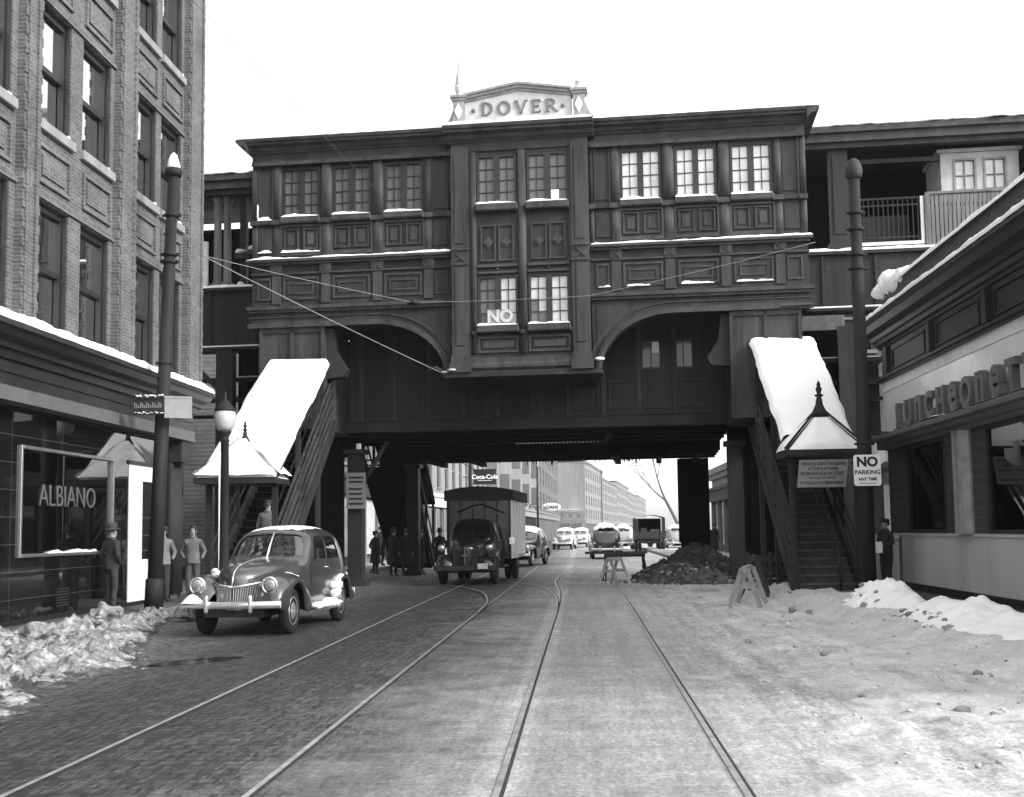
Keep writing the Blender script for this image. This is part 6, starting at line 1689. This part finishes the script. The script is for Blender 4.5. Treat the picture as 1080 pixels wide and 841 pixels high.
for s in (-1, 1): MB().box(.95*s-.12, .95*s+.12, -.02, .0, 1.45, 2.35).build('flap', M['canvas'], T)
mb = MB(); mb.box(-.95, .95, 3.3, 4.6, .6, 2.1); mb.box(-.5, .5, 4.6, 5.7, .6, 1.4); mb.box(-1.0, -.55, 4.4, 5.8, .6, .95); mb.box(.55, 1.0, 4.4, 5.8, .6, .95); mb.build('cab', PAINT['drab'], T, bevel=.08)
mb = MB(); mb.box(-.45, .45, .1, 5.6, .55, .75); mb.box(-.95, .95, -.08, -.02, .62, .74); mb.prism([(-.3, .75), (.3, .75), (.12, .3), (-.12, .3)], 'xz', .1, .3); mb.build('chassis', M['trim_dark'], T)
for s in (-1, 1):
    for x in (.72, .98): wheel(T, x*s, .9, .45, .22, cap=M['black'])
    wheel(T, .85*s, 5.0, .45, .2, cap=M['black'])

# ================================================================== STREET FURNITURE
def pole(label, foot, lean, h, r, bands, sleeve, capkind):
    t = thing('trolley_pole', label, 'pole', foot)
    top = Vector((lean[0], lean[1], h))
    at = lambda z: Vector((top.x*z/h, top.y*z/h, z))
    mb = MB(); mb.tube([at(0), at(h*.45), at(h*.451), at(h*.78), at(h*.781), at(h)], [r*1.1, r*1.08, r*.98, r*.96, r*.86, r*.84], 20); mb.build('shaft', M['pole'], t)
    if sleeve:
        mb = MB(); mb.tube([at(0), at(sleeve), at(sleeve+.03)], [r*1.4, r*1.38, r*1.12], 20); mb.build('base_sleeve', M['pole'], t)
    for z in bands:
        p = at(z); mb = MB(); mb.tube([p-Vector((0, 0, .035)), p+Vector((0, 0, .035))], r*1.12, 20); mb.box(p.x+r*.95, p.x+r*1.55, p.y-.03, p.y+.03, z-.03, z+.03); mb.box(p.x-r*1.5, p.x-r*.95, p.y-.02, p.y+.02, z-.025, z+.025); mb.build('clamp_band', M['pole'], t, bevel=.008)
    if capkind == 'spike':
        mb = MB(); mb.lathe([(r*1.15, h-.05), (r*1.35, h+.02), (r*1.3, h+.1), (r*.9, h+.12), (r*.5, h+.3), (.01, h+.36)], (top.x, top.y, 0), 18); c = mb.build('cap', M['pole'], t)
        mb = MB(); mb.lathe([(r*1.1, h+.11), (r*1.0, h+.2), (r*.75, h+.3), (r*.5, h+.38), (.01, h+.44)], (top.x, top.y, 0), 14); mb.jitter(.02, 6); mb.build('cap_snow', M['snow_thin'], c)
    else:
        MB().lathe([(r*.95, h-.12), (r*1.25, h-.06), (r*1.32, h+.02), (r*1.32, h+.08), (r*1.15, h+.18), (r*.8, h+.28), (r*.3, h+.33), (.01, h+.34)], (top.x, top.y, 0), 20).build('cap', M['pole_light'], t)
    return t
pole('tall dark trolley pole on the left pavement before the black glass shop', (-8.38, 22.0, .14), (.30, 0), 8.75, .128, (7.9, 7.1, 6.95, 4.9), .62, 'spike')
pole('tall dark trolley pole on the right pavement behind the parking sign', (5.9, 24.0, .12), (.02, 0), 8.95, .135, (8.1, 7.75, 7.2, 6.9, 3.2), 0, 'dome')
t = thing('street_name_sign', 'weathered boxed street sign on the left trolley pole, rimed with snow', 'sign', (-8.24, 21.9, 3.95))
mb = MB(); mb.box(-.46, .16, -.28, -.24, .02, .38); mb.box(-.46, .16, -.30, -.281, .34, .385); mb.box(-.46, .16, -.30, -.281, .02, .05); mb.build('front_board', M['pole_light'], t)
mb = MB(); mx = Matrix.Translation((.16, -.25, .02)) @ Matrix.Rotation(R(24), 4, 'Z'); mb.box(0, .52, -.02, .02, -.06, .36, 0, mx); mb.box(0, .52, -.03, -.021, .33, .37, 0, mx); mb.build('side_board', M['sign_grey'], t)
mb = MB()
for i in range(26): chunk(mb, (-.44+i*.0235, -.27, .385+random.uniform(-.02, .03)), random.uniform(.015, .035), 0, .7, 1)
for i in range(18):
    if random.random() < .7: chunk(mb, (-.44+i*.034, -.295, .06+random.uniform(-.015, .02)), random.uniform(.01, .022), 0, .7, 1)
mb.build('snow', M['snow_thin'], t, normals=False)
mb = MB()
for i in range(14): mb.box(-.43+i*.04, -.41+i*.04, -.2815, -.2805, .16, .27-(i % 3)*.03)
mb.build('lettering', M['sign_grey'], t)

t = thing('street_lamp', 'fluted street lamp with opal globe on the left pavement', 'street lamp', (-7.62, 24.0, .14))
mb = MB(); mb.lathe([(.26, 0), (.26, .1), (.22, .16), (.19, .5), (.21, .55), (.14, .62), (.12, .75), (.11, 1.0), (.085, 3.45), (.10, 3.48), (.10, 3.52), (.08, 3.55), (.13, 3.66), (.15, 3.70)], (.0, 0, 0), 20); mb.build('post', M['pole'], t)
mb = MB(); mb.lathe([(.13, 3.70), (.19, 3.78), (.225, 3.9), (.235, 4.02), (.215, 4.12), (.19, 4.16)], n=24); mb.build('globe', M['opal'], t)
mb = MB(); mb.lathe([(.225, 4.13), (.22, 4.18), (.16, 4.26), (.10, 4.31), (.075, 4.36), (.05, 4.38), (.03, 4.46), (.035, 4.5), (.005, 4.58)], n=20); mb.build('hood', M['pole'], t)
mb = MB(); mb.grid(lambda u, v: (-.104*math.cos((u-.5)*1.5-.3)+.02*u*(1-v), -.095+.05*abs(u-.5)*2, .75+2.5*v), 6, 60); 
for i in range(14): chunk(mb, (-.13+random.uniform(-.04, .06), -.12, .62+random.uniform(0, .1)), random.uniform(.03, .06), 0, .9, 2)
mb.build('frozen_snow', M['snow_thin'], t, normals=False)

def sawhorse(label, loc, rot, m, L_=1.2, h=.78):
    t = thing('sawhorse', label, 'sawhorse', loc, R(rot))
    MB().box(-L_/2, L_/2, -.05, .05, h-.11, h).build('beam', m, t, bevel=.006)
    for s in (-1, 1):
        for q in (-1, 1):
            mb = MB(); a = Vector((s*(L_/2-.08), q*.05, h-.04)); b = Vector((s*(L_/2+.02), q*.30, 0)); d = (b-a)
            mx = Matrix.Translation((a+b)/2) @ d.to_track_quat('Z', 'X').to_matrix().to_4x4(); mb.box(-.045, .045, -.018, .018, -d.length/2, d.length/2, 0, mx); mb.build('leg', m, t)
        MB().box(s*(L_/2-.06)-.012, s*(L_/2-.06)+.012, -.16, .16, h*.45, h*.45+.09).build('brace', m, t)
    return t
sawhorse('pale wooden sawhorse standing on the slush before the right stair', (3.35, 23.5, .05), 76, M['wood'], 1.3, .8)
sawhorse('dark old sawhorse just behind the pale one near the right stair', (3.85, 26.0, .1), 80, M['wood_dark'], 1.2, .9)
sawhorse('grey sawhorse with splayed legs left of the earth mound, nearest to us', (.95, 33.9, 0), 68, M['wood'], 1.0, .80)
sawhorse('dark sawhorse left of the earth mound, behind the grey one', (1.35, 36.2, 0), 8, M['wood_dark'], 1.3, .86)
tag(MB().box(.1, 2.0, 35.0, 35.12, .875, .95).build('plank', M['wood_dark']), 'dark plank lying across the sawhorses left of the earth mound', 'plank')
mb = MB()
for z in (.12, .42, .72): mb.box(4.15, 5.4, 29.3, 29.36, z, z+.2)
for x in (4.2, 4.75, 5.35): mb.box(x-.04, x+.04, 29.22, 29.299, 0, 1.0)
tag(mb.build('board_barrier', M['wood_dark']), 'low dark barrier of boards beside the right stair', 'barrier')

# ---- overhead wires
def wire(pts, r, label, m, blobs=()):
    t = thing('overhead_wire', label, 'wire', pts[0])
    P = [Vector(p) for p in pts]
    path = []
    for a, b in zip(P, P[1:]):
        sag = (b-a).length*.006
        path += [a.lerp(b, k/10)-Vector((0, 0, sag*4*(k/10)*(1-k/10))) for k in range(10)]
    path.append(P[-1])
    MB().tube([p-P[0] for p in path], r, 6).build('strand', m, t)
    for b in blobs:
        mb = MB(); chunk(mb, Vector(b)-P[0], .10, 0, .8, 2); mb.tube([Vector(b)-P[0]-Vector((.18, 0, .03)), Vector(b)-P[0]+Vector((.18, 0, -.03))], .035, 6); mb.build('insulator', M['pole_light'], t)
st = lambda u, v, w: tuple(S.location+Matrix.Rotation(-SA, 3, 'Z') @ Vector((u, v, w)))
wire([(-9.0, 25.9, 8.3), st(-2.2, -.36, 6.02)], .010, 'pale wire from the brick corner down to the left arch springer', M['wire_pale'], [Vector(st(-2.4, -.4, 6.15))])
wire([(-9.0, 25.9, 8.25), st(-3.0, -.4, 8.05), st(1.95, -.5, 8.02), st(8.0, -.6, 9.2)], .007, 'span wire running across the station front past the NO window', M['wire_pale'], [Vector(st(-3.0, -.45, 8.06))])
wire([(-8.99, 24.8, 14.2), st(-2.4, -.5, 9.6)], .007, 'thin dark wire slanting from the sky to the station ledge', M['wire'])
wire([(-22, 33.2, 8.4), (-9.1, 26.3, 9.0)], .010, 'short wire from the left platform to the brick corner', M['wire_pale'])

# ================================================================== PEOPLE
def person(label, loc, rot, coat, trouser, hat=None, overcoat=False, arms='pocket', height=1.72, step=.0, group=None, near=False, holds=None, turn=0.0):
    t = thing('person', label, 'person', loc, R(rot), group)
    k = height/1.76
    bm = bmesh.new(); lay = bm.verts.layers.skin.verify()
    def v(p, rx, ry=None, root=False):
        q = bm.verts.new(Vector(p)*k); q[lay].radius = (rx*k, (ry or rx)*k); q[lay].use_root = root; return q
    def e(a, b): bm.edges.new((a, b))
    pel = v((0, .01, .96), .150, .118, True); wai = v((0, 0, 1.10), .148, .115); che = v((0, .005, 1.30), .172, .125); upc = v((0, .01, 1.42), .13, .095)
    nk = v((0, 0, 1.50), .058, .06); hd0 = v((0, -.018, 1.57), .064, .078); hd1 = v((0, -.012, 1.65), .074, .092); hd2 = v((0, .0, 1.715), .062, .076); hd3 = v((0, .003, 1.75), .03, .036)
    for a, b in ((pel, wai), (wai, che), (che, upc), (upc, nk), (nk, hd0), (hd0, hd1), (hd1, hd2), (hd2, hd3)): e(a, b)
    ns = v((0, -.112, 1.635), .012, .014); e(hd1, ns)
    for s in (-1, 1):
        sh = v((.175*s, .01, 1.41), .068); e(upc, sh)
        if arms == 'pocket': el = v((.285*s, .075, 1.16), .052); wr = v((.205*s, -.055, .985), .042)
        elif arms == 'down': el = v((.25*s, .02, 1.15), .05); wr = v((.255*s, -.04, .91), .036)
        else: el = v((.25*s, -.01, 1.15), .05); wr = v((.17*s, -.24, 1.10), .036)
        e(sh, el); e(el, wr)
        if arms != 'pocket':
            d = Vector((0, -.02, -1)).normalized() if arms == 'down' else Vector((-.5*s, -.8, .1)).normalized()
            w0 = Vector((.255*s, -.04, .91)) if arms == 'down' else Vector((.17*s, -.24, 1.10))
            ac = Vector((0, 1, 0)) if arms == 'down' else Vector((0, 0, 1))
            pc = w0+d*.07; pl = v(pc, .034, .022); e(wr, pl)
            for fi, ln in ((-1.5, .055), (-.5, .068), (.5, .064), (1.5, .048)):
                b0 = pc+d*.035+ac*fi*.017; f1 = v(b0+d*ln*.5, .0095); e(pl, f1); f2 = v(b0+d*ln+Vector((-.012*s, 0, 0)), .008); e(f1, f2)
            th = v(pc+ac*-.045+d*.01, .011); e(pl, th); t2 = v(pc+ac*-.06+d*.045, .009); e(th, t2)
        st_ = step*s
        hp = v((.092*s, .01, .88), .100, .105); kn = v((.098*s, -.015+st_*.5, .50), .072); an = v((.10*s, .025+st_, .11), .052); e(pel, hp); e(hp, kn); e(kn, an)
        he = v((.10*s, .03+st_, .05), .045, .04); e(an, he); to = v((.115*s, -.16+st_, .035), .042, .032); e(he, to)
    me = bpy.data.meshes.new('body'); bm.to_mesh(me); bm.free()
    tmp = bpy.data.objects.new('tmp', me); COL.objects.link(tmp)
    tmp.modifiers.new('sk', 'SKIN').use_smooth_shade = True
    ss = tmp.modifiers.new('ss', 'SUBSURF'); ss.levels = ss.render_levels = 2
    dg = bpy.context.evaluated_depsgraph_get(); dg.update()
    m2 = bpy.data.meshes.new_from_object(tmp.evaluated_get(dg)); bpy.data.objects.remove(tmp); bpy.data.meshes.remove(me)
    b2 = MB(); b2.bm.from_mesh(m2); bpy.data.meshes.remove(m2)
    for f in b2.bm.faces:
        c = f.calc_center_median()/k
        ax = abs(c.x); hand = (arms == 'down' and ax > .2 and c.z < .89) or (arms == 'reach' and c.y < -.25 and 1.0 < c.z < 1.25)
        f.material_index = 3 if c.z < .095 else 2 if (c.z > 1.495 or hand) else 1 if (c.z < .93 and not (ax > .2 and c.z > .78)) else 0
        f.smooth = True
    for vv in b2.bm.verts:                                         # cloth folds
        if vv.co.z < 1.48*k: vv.co += noise.noise_vector(vv.co*9+Vector(loc))*.010
    b2.build('body', [coat, trouser, M['skin'], M['leather']], t, normals=False)
    # jacket skirt or overcoat
    rings = [(1.16, .165, .128), (1.0, .178, .140), (.88, .186, .148)] if not overcoat else [(1.34, .19, .14), (1.16, .18, .14), (1.0, .195, .155), (.75, .22, .185), (.46, .245, .215)]
    mb = MB()
    def rg(u, w):
        x = w*(len(rings)-1); i = min(int(x), len(rings)-2); f = x-i; a = u*2*math.pi
        z, rx, ry = [rings[i][q]+(rings[i+1][q]-rings[i][q])*f for q in range(3)]
        fold = 1+.05*math.sin(a*5+loc[0]*3)*w+.03*math.sin(a*9+loc[1])*w
        return (rx*math.cos(a)*k*fold, .008+ry*math.sin(a)*k*fold, z*k)
    mb.grid(rg, 28, 12); mb.build('coat_skirt', coat, t)
    mb = MB(); mb.lathe([(.075*k, 1.475*k), (.088*k, 1.50*k), (.078*k, 1.535*k), (.066*k, 1.525*k)], (0, .006, 0), 16, sy=1.05); mb.build('collar', coat, t)
    if hat == 'fedora':
        mb = MB(); mb.lathe([(.088, 1.70), (.155, 1.685), (.165, 1.70), (.158, 1.708), (.098, 1.715), (.102, 1.74), (.098, 1.80), (.085, 1.84), (.05, 1.835), (.004, 1.825)], (0, -.005, 0), 24, sx=.92, sy=1.08)
        mb.xform(Matrix.Diagonal((k, k, k, 1)) @ Matrix.Translation((0, 0, 1.7)) @ Matrix.Rotation(R(-5), 4, 'X') @ Matrix.Translation((0, 0, -1.7)))
        mb.build('hat', M['hat'], t)
    elif hat == 'cap':
        mb = MB(); mb.lathe([(.086, 1.69), (.108, 1.71), (.118, 1.745), (.09, 1.785), (.004, 1.795)], (0, 0, 0), 20, sx=.9, sy=1.1); mb.prism([(-.07, -.08), (.07, -.08), (.055, -.16), (0, -.175), (-.055, -.16)], 'xy', 1.690, 1.702); mb.xform(Matrix.Diagonal((k, k, k, 1))); mb.build('cap', M['hat'], t)
    mb = MB(); mb.grid(lambda u, w: ((.082*math.cos(u*2*math.pi)*math.sin(.05+w*1.75))*k, (.012+.098*math.sin(u*2*math.pi)*math.sin(.05+w*1.75)+.012*w)*k, (1.685+.098*math.cos(.05+w*1.75)-.05*w*max(0, math.sin(u*2*math.pi))+.07*w*max(0, -math.sin(u*2*math.pi)))*k), 24, 10)
    mb.xform(Matrix.Translation((0, 0, 1.66*k)) @ Matrix.Scale(1.1, 4) @ Matrix.Translation((0, 0, -1.66*k))); mb.build('hair', M['hair'], t)
    if near:
        mb = MB()
        for s in (-1, 1): mb.lathe([(.004, -.004), (.011, 0), (.004, .004)], (.032*s*k, -.100*k, 1.662*k), 10, 'y', sy=.6); mb.box(.032*s*k-.016, .032*s*k+.016, -.106*k, -.098*k, 1.683*k, 1.69*k)
        mb.box(-.022*k, .022*k, -.101*k, -.092*k, 1.583*k, 1.589*k)
        mb.build('face_features', M['hair'], t)
        mb = MB()
        for s in (-1, 1): mb.lathe([(.004, -.008), (.02, -.006), (.022, 0), (.012, .006), (.004, .004)], (.083*s*k, 0, 1.645*k), 12, 'x', sy=1.5)
        mb.build('ears', M['skin'], t)
    return t
person('man in dark jacket and felt hat seen from behind at the shop window', (-9.0, 21.45, .2), 150, M['coat_dark'], M['trouser'], 'fedora', height=1.61, near=True)
person('bareheaded young man in grey zip jacket standing right of the left pole', (-8.68, 25.1, .2), 12, M['coat_grey'], M['trouser_grey'], None, height=1.60, near=True)
person('man in pale jacket half hidden behind the left trolley pole', (-9.08, 24.35, .2), 24, M['coat_pale'], M['trouser'], 'cap', height=1.60, near=True)
person('person in a pale coat climbing the left station stair, seen from behind', (-7.55, 27.15, .72), 176, M['coat_pale'], M['trouser'], 'cap', overcoat=True, arms='down', height=1.7)
person('person in dark clothes on the right pavement behind the right pole, holding white paper', (7.02, 26.9, .14), -60, M['coat_dark'], M['coat_black'], 'cap', arms='reach', height=1.62)
o = MB().box(-.09, .09, -.005, .005, 0, .26).build('paper', M['sign_white']); o.location = (6.78, 26.62, 1.0); o.rotation_euler = (R(12), 0, R(-20)); tag(o, 'white paper held by the person behind the right pole', 'paper')
G1 = 'dark figures gathered at the left kerb beyond the station'
person('dark-coated figure farthest left in the group under the station, by the lit shop window', (-9.2, 52.0, .16), 30, M['coat_black'], M['coat_black'], 'cap', True, 'down', group=G1)
person('dark figure in felt hat at the shop window left of the group, striding', (-8.75, 50.6, .16), 100, M['coat_black'], M['coat_black'], 'fedora', True, 'down', step=.14, group=G1)
person('tall dark figure in a long coat left in the group under the station', (-7.05, 42.6, 0), 160, M['coat_black'], M['coat_black'], 'fedora', True, 'pocket', 1.74, group=G1)
person('dark bare-headed figure nearest to us in the middle of the group under the station', (-6.55, 42.4, 0), 190, M['coat_black'], M['coat_black'], None, True, 'down', 1.74, group=G1)
person('dark figure in cap beside the stair foot in the group under the station', (-6.15, 43.6, 0), 120, M['coat_black'], M['coat_black'], 'cap', True, 'pocket', 1.68, group=G1)
person('dark figure right in the group, next to the truck lamp', (-5.5, 44.2, 0), 20, M['coat_black'], M['coat_black'], 'fedora', True, 'pocket', 1.70, group=G1)
person('short dark figure rightmost in the group beside the truck', (-5.05, 44.9, 0), 220, M['coat_black'], M['coat_black'], 'cap', True, 'down', 1.58, group=G1)
person('dark figure with back turned at the rear of the group under the station', (-6.85, 46.4, .0), 175, M['coat_black'], M['coat_black'], 'fedora', True, 'pocket', 1.72, group=G1)
person('stout dark figure between the column and the group under the station', (-8.1, 44.6, .0), 140, M['coat_black'], M['coat_black'], 'cap', True, 'pocket', 1.66, group=G1)
person('dark coated person alone by the viaduct column left of the group', (-7.35, 36.9, 0), 100, M['coat_black'], M['coat_black'], 'fedora', True, 'pocket', 1.70)
person('dark person walking on the far right pavement beyond the earth mound', (6.55, 57, .12), 10, M['coat_black'], M['coat_black'], 'cap', True, 'down', 1.70, step=.12)

# ================================================================== THE STREET BEYOND
def terrace(name, label, p0, p1, h, depth, wallm, floors, nb, gl, ground='shop', trim=None, group=None, bay=False, cat='building', shopm=None):
    """A building whose street front runs p0->p1 (street side on the right hand of that direction)."""
    d = Vector((p1[0]-p0[0], p1[1]-p0[1], 0)); Ln = d.length; d.normalize()
    t = thing(name, label, cat, (p0[0], p0[1], 0), math.atan2(d.y, d.x), group)
    # local: x along the front, -y towards the street, y into the block
    gh = 4.2
    mb = MB(); mb.box(0, Ln, .25, depth, .0, h)
    ws = []
    fh = (h-gh-.8)/max(1, floors)
    bw_ = Ln/nb
    zs = [gh]
    for f in range(floors): zs += [gh+.5+f*fh, gh+.5+f*fh+fh*.66]
    zs.append(h)
    for i in range(0, len(zs), 2): mb.box(0, Ln, 0, .249, zs[i], zs[i+1])
    for f in range(floors):
        e = [0]
        for b in range(nb): e += [b*bw_+bw_*.27, b*bw_+bw_*.73]; ws.append((b*bw_+bw_*.27, b*bw_+bw_*.73, zs[1+2*f], zs[2+2*f]))
        e.append(Ln)
        for i in range(0, len(e), 2): mb.box(e[i], e[i+1], 0, .249, zs[1+2*f]+.001, zs[2+2*f]-.001)
    mb.build('wall', wallm, t)
    mb = MB(); mb.box(-.05, Ln+.05, -.35, .3, h, h+.35); mb.box(-.05, Ln+.05, -.2, .2, h-.3, h-.001); mb.build('cornice', trim or M['stone_grey'], t)
    mb = MB(); mb.grid(lambda u, v: (Ln*u, -.34+depth*v, h+.352+.1*min(1, v*9+.2)), 12, 10); mb.build('roof_snow', M['snow'], t)
    for (a, b, z0, z1) in ws:
        mb = MB(); mb.box(a, b, .10, .16, (z0+z1)/2-.05, (z0+z1)/2+.05); mb.box(a, a+.07, .08, .16, z0, z1); mb.box(b-.07, b, .08, .16, z0, z1); mb.box(a-.1, b+.1, -.1, .08, z0-.14, z0+.0)
        w = mb.build('window', M['stone_grey'] if not bay else M['sash'], t); MB().box(a+.07, b-.07, .17, .18, z0, z1).build('pane', gl, w)
    # ground floor
    mb = MB(); mb.box(0, Ln, -.25, .249, 3.3, gh-.001); mb.box(0, Ln, -.4, -.251, 3.95, 4.1); mb.build('shop_fascia', shopm or M['white_paint'], t)
    n2 = max(2, int(Ln/3.2)); s = Ln/n2
    for i in range(n2+1):
        x = min(Ln-.15, max(.15, i*s)); mb = MB(); mb.box(x-.15, x+.15, -.1, .249, 0, 3.299); mb.build('pier', M['stone_grey'] if not bay else M['iron'], t)
    for i in range(n2):
        mb = MB(); mb.box(i*s+.15+(.15 if i == 0 else 0), (i+1)*s-.15, .05, .1, .6, 3.2); mb.build('shop_pane', gl if ground == 'shop' else M['pane_lit'], t)
    if bay:
        for b in range(0, nb, 2):
            x = b*bw_+bw_*.5; mb = MB()
            mb.prism([(x-1.3, 0), (x-.7, -1.0), (x+.7, -1.0), (x+1.3, 0)], 'xy', gh+.4, h-.6); mb.prism([(x-1.4, 0), (x-.8, -1.1), (x+.8, -1.1), (x+1.4, 0)], 'xy', h-.6, h-.3)
            bo = mb.build('bay', wallm, t)
            for f in range(floors):
                mb = MB(); mb.box(x-.5, x+.5, -1.03, -1.001, zs[1+2*f], zs[2+2*f]); mb.prism([(x-1.24, -.12), (x-.78, -.9), (x-.80, -.915), (x-1.262, -.135)], 'xy', zs[1+2*f], zs[2+2*f]); mb.build('window', gl, bo)
            mb = MB(); mb.prism([(x-1.4, 0), (x-.8, -1.1), (x+.8, -1.1), (x+1.4, 0)], 'xy', h-.299, h-.12); mb.build('bay_snow', M['snow'], bo)
    return t
M['glass_far'] = glass_mat('far_pane', .03, .3, .05)
M['hazy_brick'] = mat('pale_hazed_brick', .17, .9, .2, .5, .1, 2, streak=True)  # distance haze put into the brick colour
M['hazy_brick_dark'] = mat('hazed_brick', .09, .9, .25, .5, .1, 2, streak=True)  # darker brick, haze likewise in its colour
terrace('corner_shop', 'dark brick corner shop with pale lit windows beyond the viaduct on the left', (-10.2, 46.6), (-10.2, 73), 9.2, 14, M['brick_mid'], 1, 6, M['glass_far'], 'lit', shopm=M['pole_light'])
terrace('white_fronted_shop', 'two storey shop with broad white fascia behind the truck on the left', (-10.0, 73.3), (-8.6, 103), 9.4, 12, M['stone'], 1, 9, M['glass_far'], 'shop', shopm=M['white_paint'])
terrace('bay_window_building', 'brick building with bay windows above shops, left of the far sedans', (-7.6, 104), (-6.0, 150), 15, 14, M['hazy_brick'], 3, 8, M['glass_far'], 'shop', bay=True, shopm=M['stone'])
terrace('brick_rowhouse', 'brick row house at the far end of the left side, beside the gap of sky', (-5.9, 150.5), (-4.2, 214), 15.5, 14, M['hazy_brick_dark'], 3, 9, M['glass_far'], 'shop', shopm=M['stone_grey'])
terrace('low_warehouse', 'low dark warehouse below the gap of sky', (-6.0, 296), (.4, 300), 6.6, 18, M['hazy_brick_dark'], 1, 3, M['glass_far'], 'shop', shopm=M['hazy_brick_dark'])
x0, y0 = 1.2, 300.0
for i, (h, ln, lab) in enumerate(((19.5, 62, 'nearest tall pale house of the far row, right of the gap of sky'), (17.5, 70, 'second pale house of the far row, a little lower than the first'), (19.5, 80, 'third pale house of the far row, rising above its neighbours'), (18, 90, 'fourth pale house of the far row, behind the snowy sedan roof'), (19, 110, 'last and faintest house of the far row, next to the canvas truck'))):
    d = Vector((38, 400, 0)).normalized(); x1, y1 = x0+d.x*ln, y0+d.y*ln
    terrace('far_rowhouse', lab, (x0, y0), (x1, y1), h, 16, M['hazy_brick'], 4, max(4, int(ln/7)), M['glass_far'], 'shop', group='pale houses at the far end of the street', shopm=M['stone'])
    x0, y0 = x1, y1
terrace('shuttered_shop', 'low shop row with tall narrow shutters on the far right pavement', (8.7, 76), (8.7, 46.8), 5.0, 8, M['stone_grey'], 0, 1, M['glass_far'], 'shop', shopm=M['pole_light'])
terrace('dark_corner_building', 'dark brick corner building behind the right platform', (10.2, 47.0), (26, 47.0), 13.2, 10, M['brick_front'], 2, 6, M['glass_far'], 'shop', shopm=M['iron'])

# signs hanging over the far pavement
t = thing('drink_sign', 'dark hanging sign reading Coca-Cola in white script beyond the truck', 'sign', (-6.72, 80, 4.95))
mb = MB(); mb.box(-.8, .8, -.08, .08, 0, .98); mb.box(-.84, .84, -.1, .1, .98, 1.03); mb.box(-.84, .84, -.1, .1, -.05, 0); mb.build('board', M['black'], t)
mb = MB(); mb.text('Coca-Cola', .42, .01, TM(0, -.09, .48) @ Matrix.Shear('XY', 4, (.25, 0)) if False else TM(0, -.09, .48), 0, bold=.01); mb.box(-.5, .5, -.092, -.085, .22, .25); mb.build('lettering', M['sign_white'], t)
mb = MB(); mb.tube([(-.7, 0, 1.03), (-1.6, .2, 1.5)], .03, 6); mb.tube([(-.75, 0, .5), (-1.6, .2, .5)], .03, 6); mb.build('bracket', M['iron'], t)
mb = MB(); mb.lathe([(.05, 0), (.5, .02), (.5, .08), (.05, .1)], (0, 0, -.42), 20, sy=.25); mb.build('badge', M['sign_grey'], t)
t = thing('oval_sign', 'pale oval hanging sign reading LOANS on the far left side', 'sign', (-3.9, 150, 4.1))
mb = MB(); mb.lathe([(.01, -.1), (1.0, -.1), (1.05, 0), (1.0, .1), (.01, .1)], (0, 0, .55), 28, 'y', sx=1.22, sy=.52); mb.build('board', M['sign_white'], t)
mb = MB(); mb.text('LOANS', .62, .02, TM(0, -.13, .55), 0, bold=.02); mb.build('lettering', M['iron'], t)
mb = MB(); mb.tube([(-1.2, 0, .55), (-2.0, .3, .6)], .05, 6); mb.tube([(0, 0, 1.1), (-2.0, .3, 1.9)], .03, 6); mb.build('bracket', M['iron'], t)
tag(MB().tube([(-5.95, 61, 0), (-5.9, 61, 6.5)], [.11, .09], 10).build('utility_pole', M['pole']), 'slim dark pole rising behind the box truck on the left', 'pole')
for i, (x, y, h, lab) in enumerate(((-4.6, 122, 8.5, 'thin pole before the bay-windowed building'), (4.6, 250, 15, 'tall faint pole before the far row of houses'))):
    tag(MB().tube([(x, y, 0), (x, y, h)], [.14, .09], 8).build('utility_pole', M['pole']), lab, 'pole')
tag(MB().tube([(-6.5, 140, 10.2), (6, 141, 9.4), (14, 142, 9.7)], .03, 5).build('overhead_wire', M['wire']), 'faint wire crossing the sky gap far down the street', 'wire')

# ---- bare tree on the far right
t = thing('bare_tree', 'leafless slender tree leaning left at the far right of the street', 'tree', (9.7, 110, 0))
trunk = MB(); trunk.tube([(0, 0, 0), (-.15, 0, 1.4), (-1.0, 0, 3.2), (-1.6, 0, 4.4)], [.22, .18, .15, .13], 8); trunk.build('trunk', M['bark'], t)
mb = MB()
def limb(p, d, ln, r, depth):
    pts = [Vector(p)]; q = Vector(p); dd = Vector(d).normalized()
    for i in range(4):
        dd = (dd+Vector((random.uniform(-.12, .12), random.uniform(-.12, .12), .06))).normalized(); q = q+dd*ln/4; pts.append(q.copy())
    mb.tube(pts, [r*(1-.16*i) for i in range(5)], 5)
    if depth:
        for i in (2, 3, 4):
            a = Vector((random.uniform(-1, 1), random.uniform(-1, 1), random.uniform(.1, .8))).normalized()
            limb(pts[i], (dd+a*.8), ln*.62, r*.5, depth-1)
limb((-1.6, 0, 4.4), (-.32, 0, 1), 4.4, .11, 3); limb((-1.55, 0, 4.3), (-.95, 0, .75), 3.6, .09, 3)
mb.build('branches', M['bark'], t)

# ---- winter haze
hz = MB(); hz.box(-260, 260, -70, 1100, -1.7, 24.5)
m = bpy.data.materials.new('winter_haze'); m.use_nodes = True; nt = m.node_tree; nt.nodes.clear()
ou = nt.nodes.new('ShaderNodeOutputMaterial'); pv = nt.nodes.new('ShaderNodeVolumePrincipled'); pv.inputs['Color'].default_value = (1, 1, 1, 1); pv.inputs['Density'].default_value = 0.0002
nt.links.new(pv.outputs[0], ou.inputs['Volume'])
o = hz.build('haze', m); o['kind'] = 'stuff'
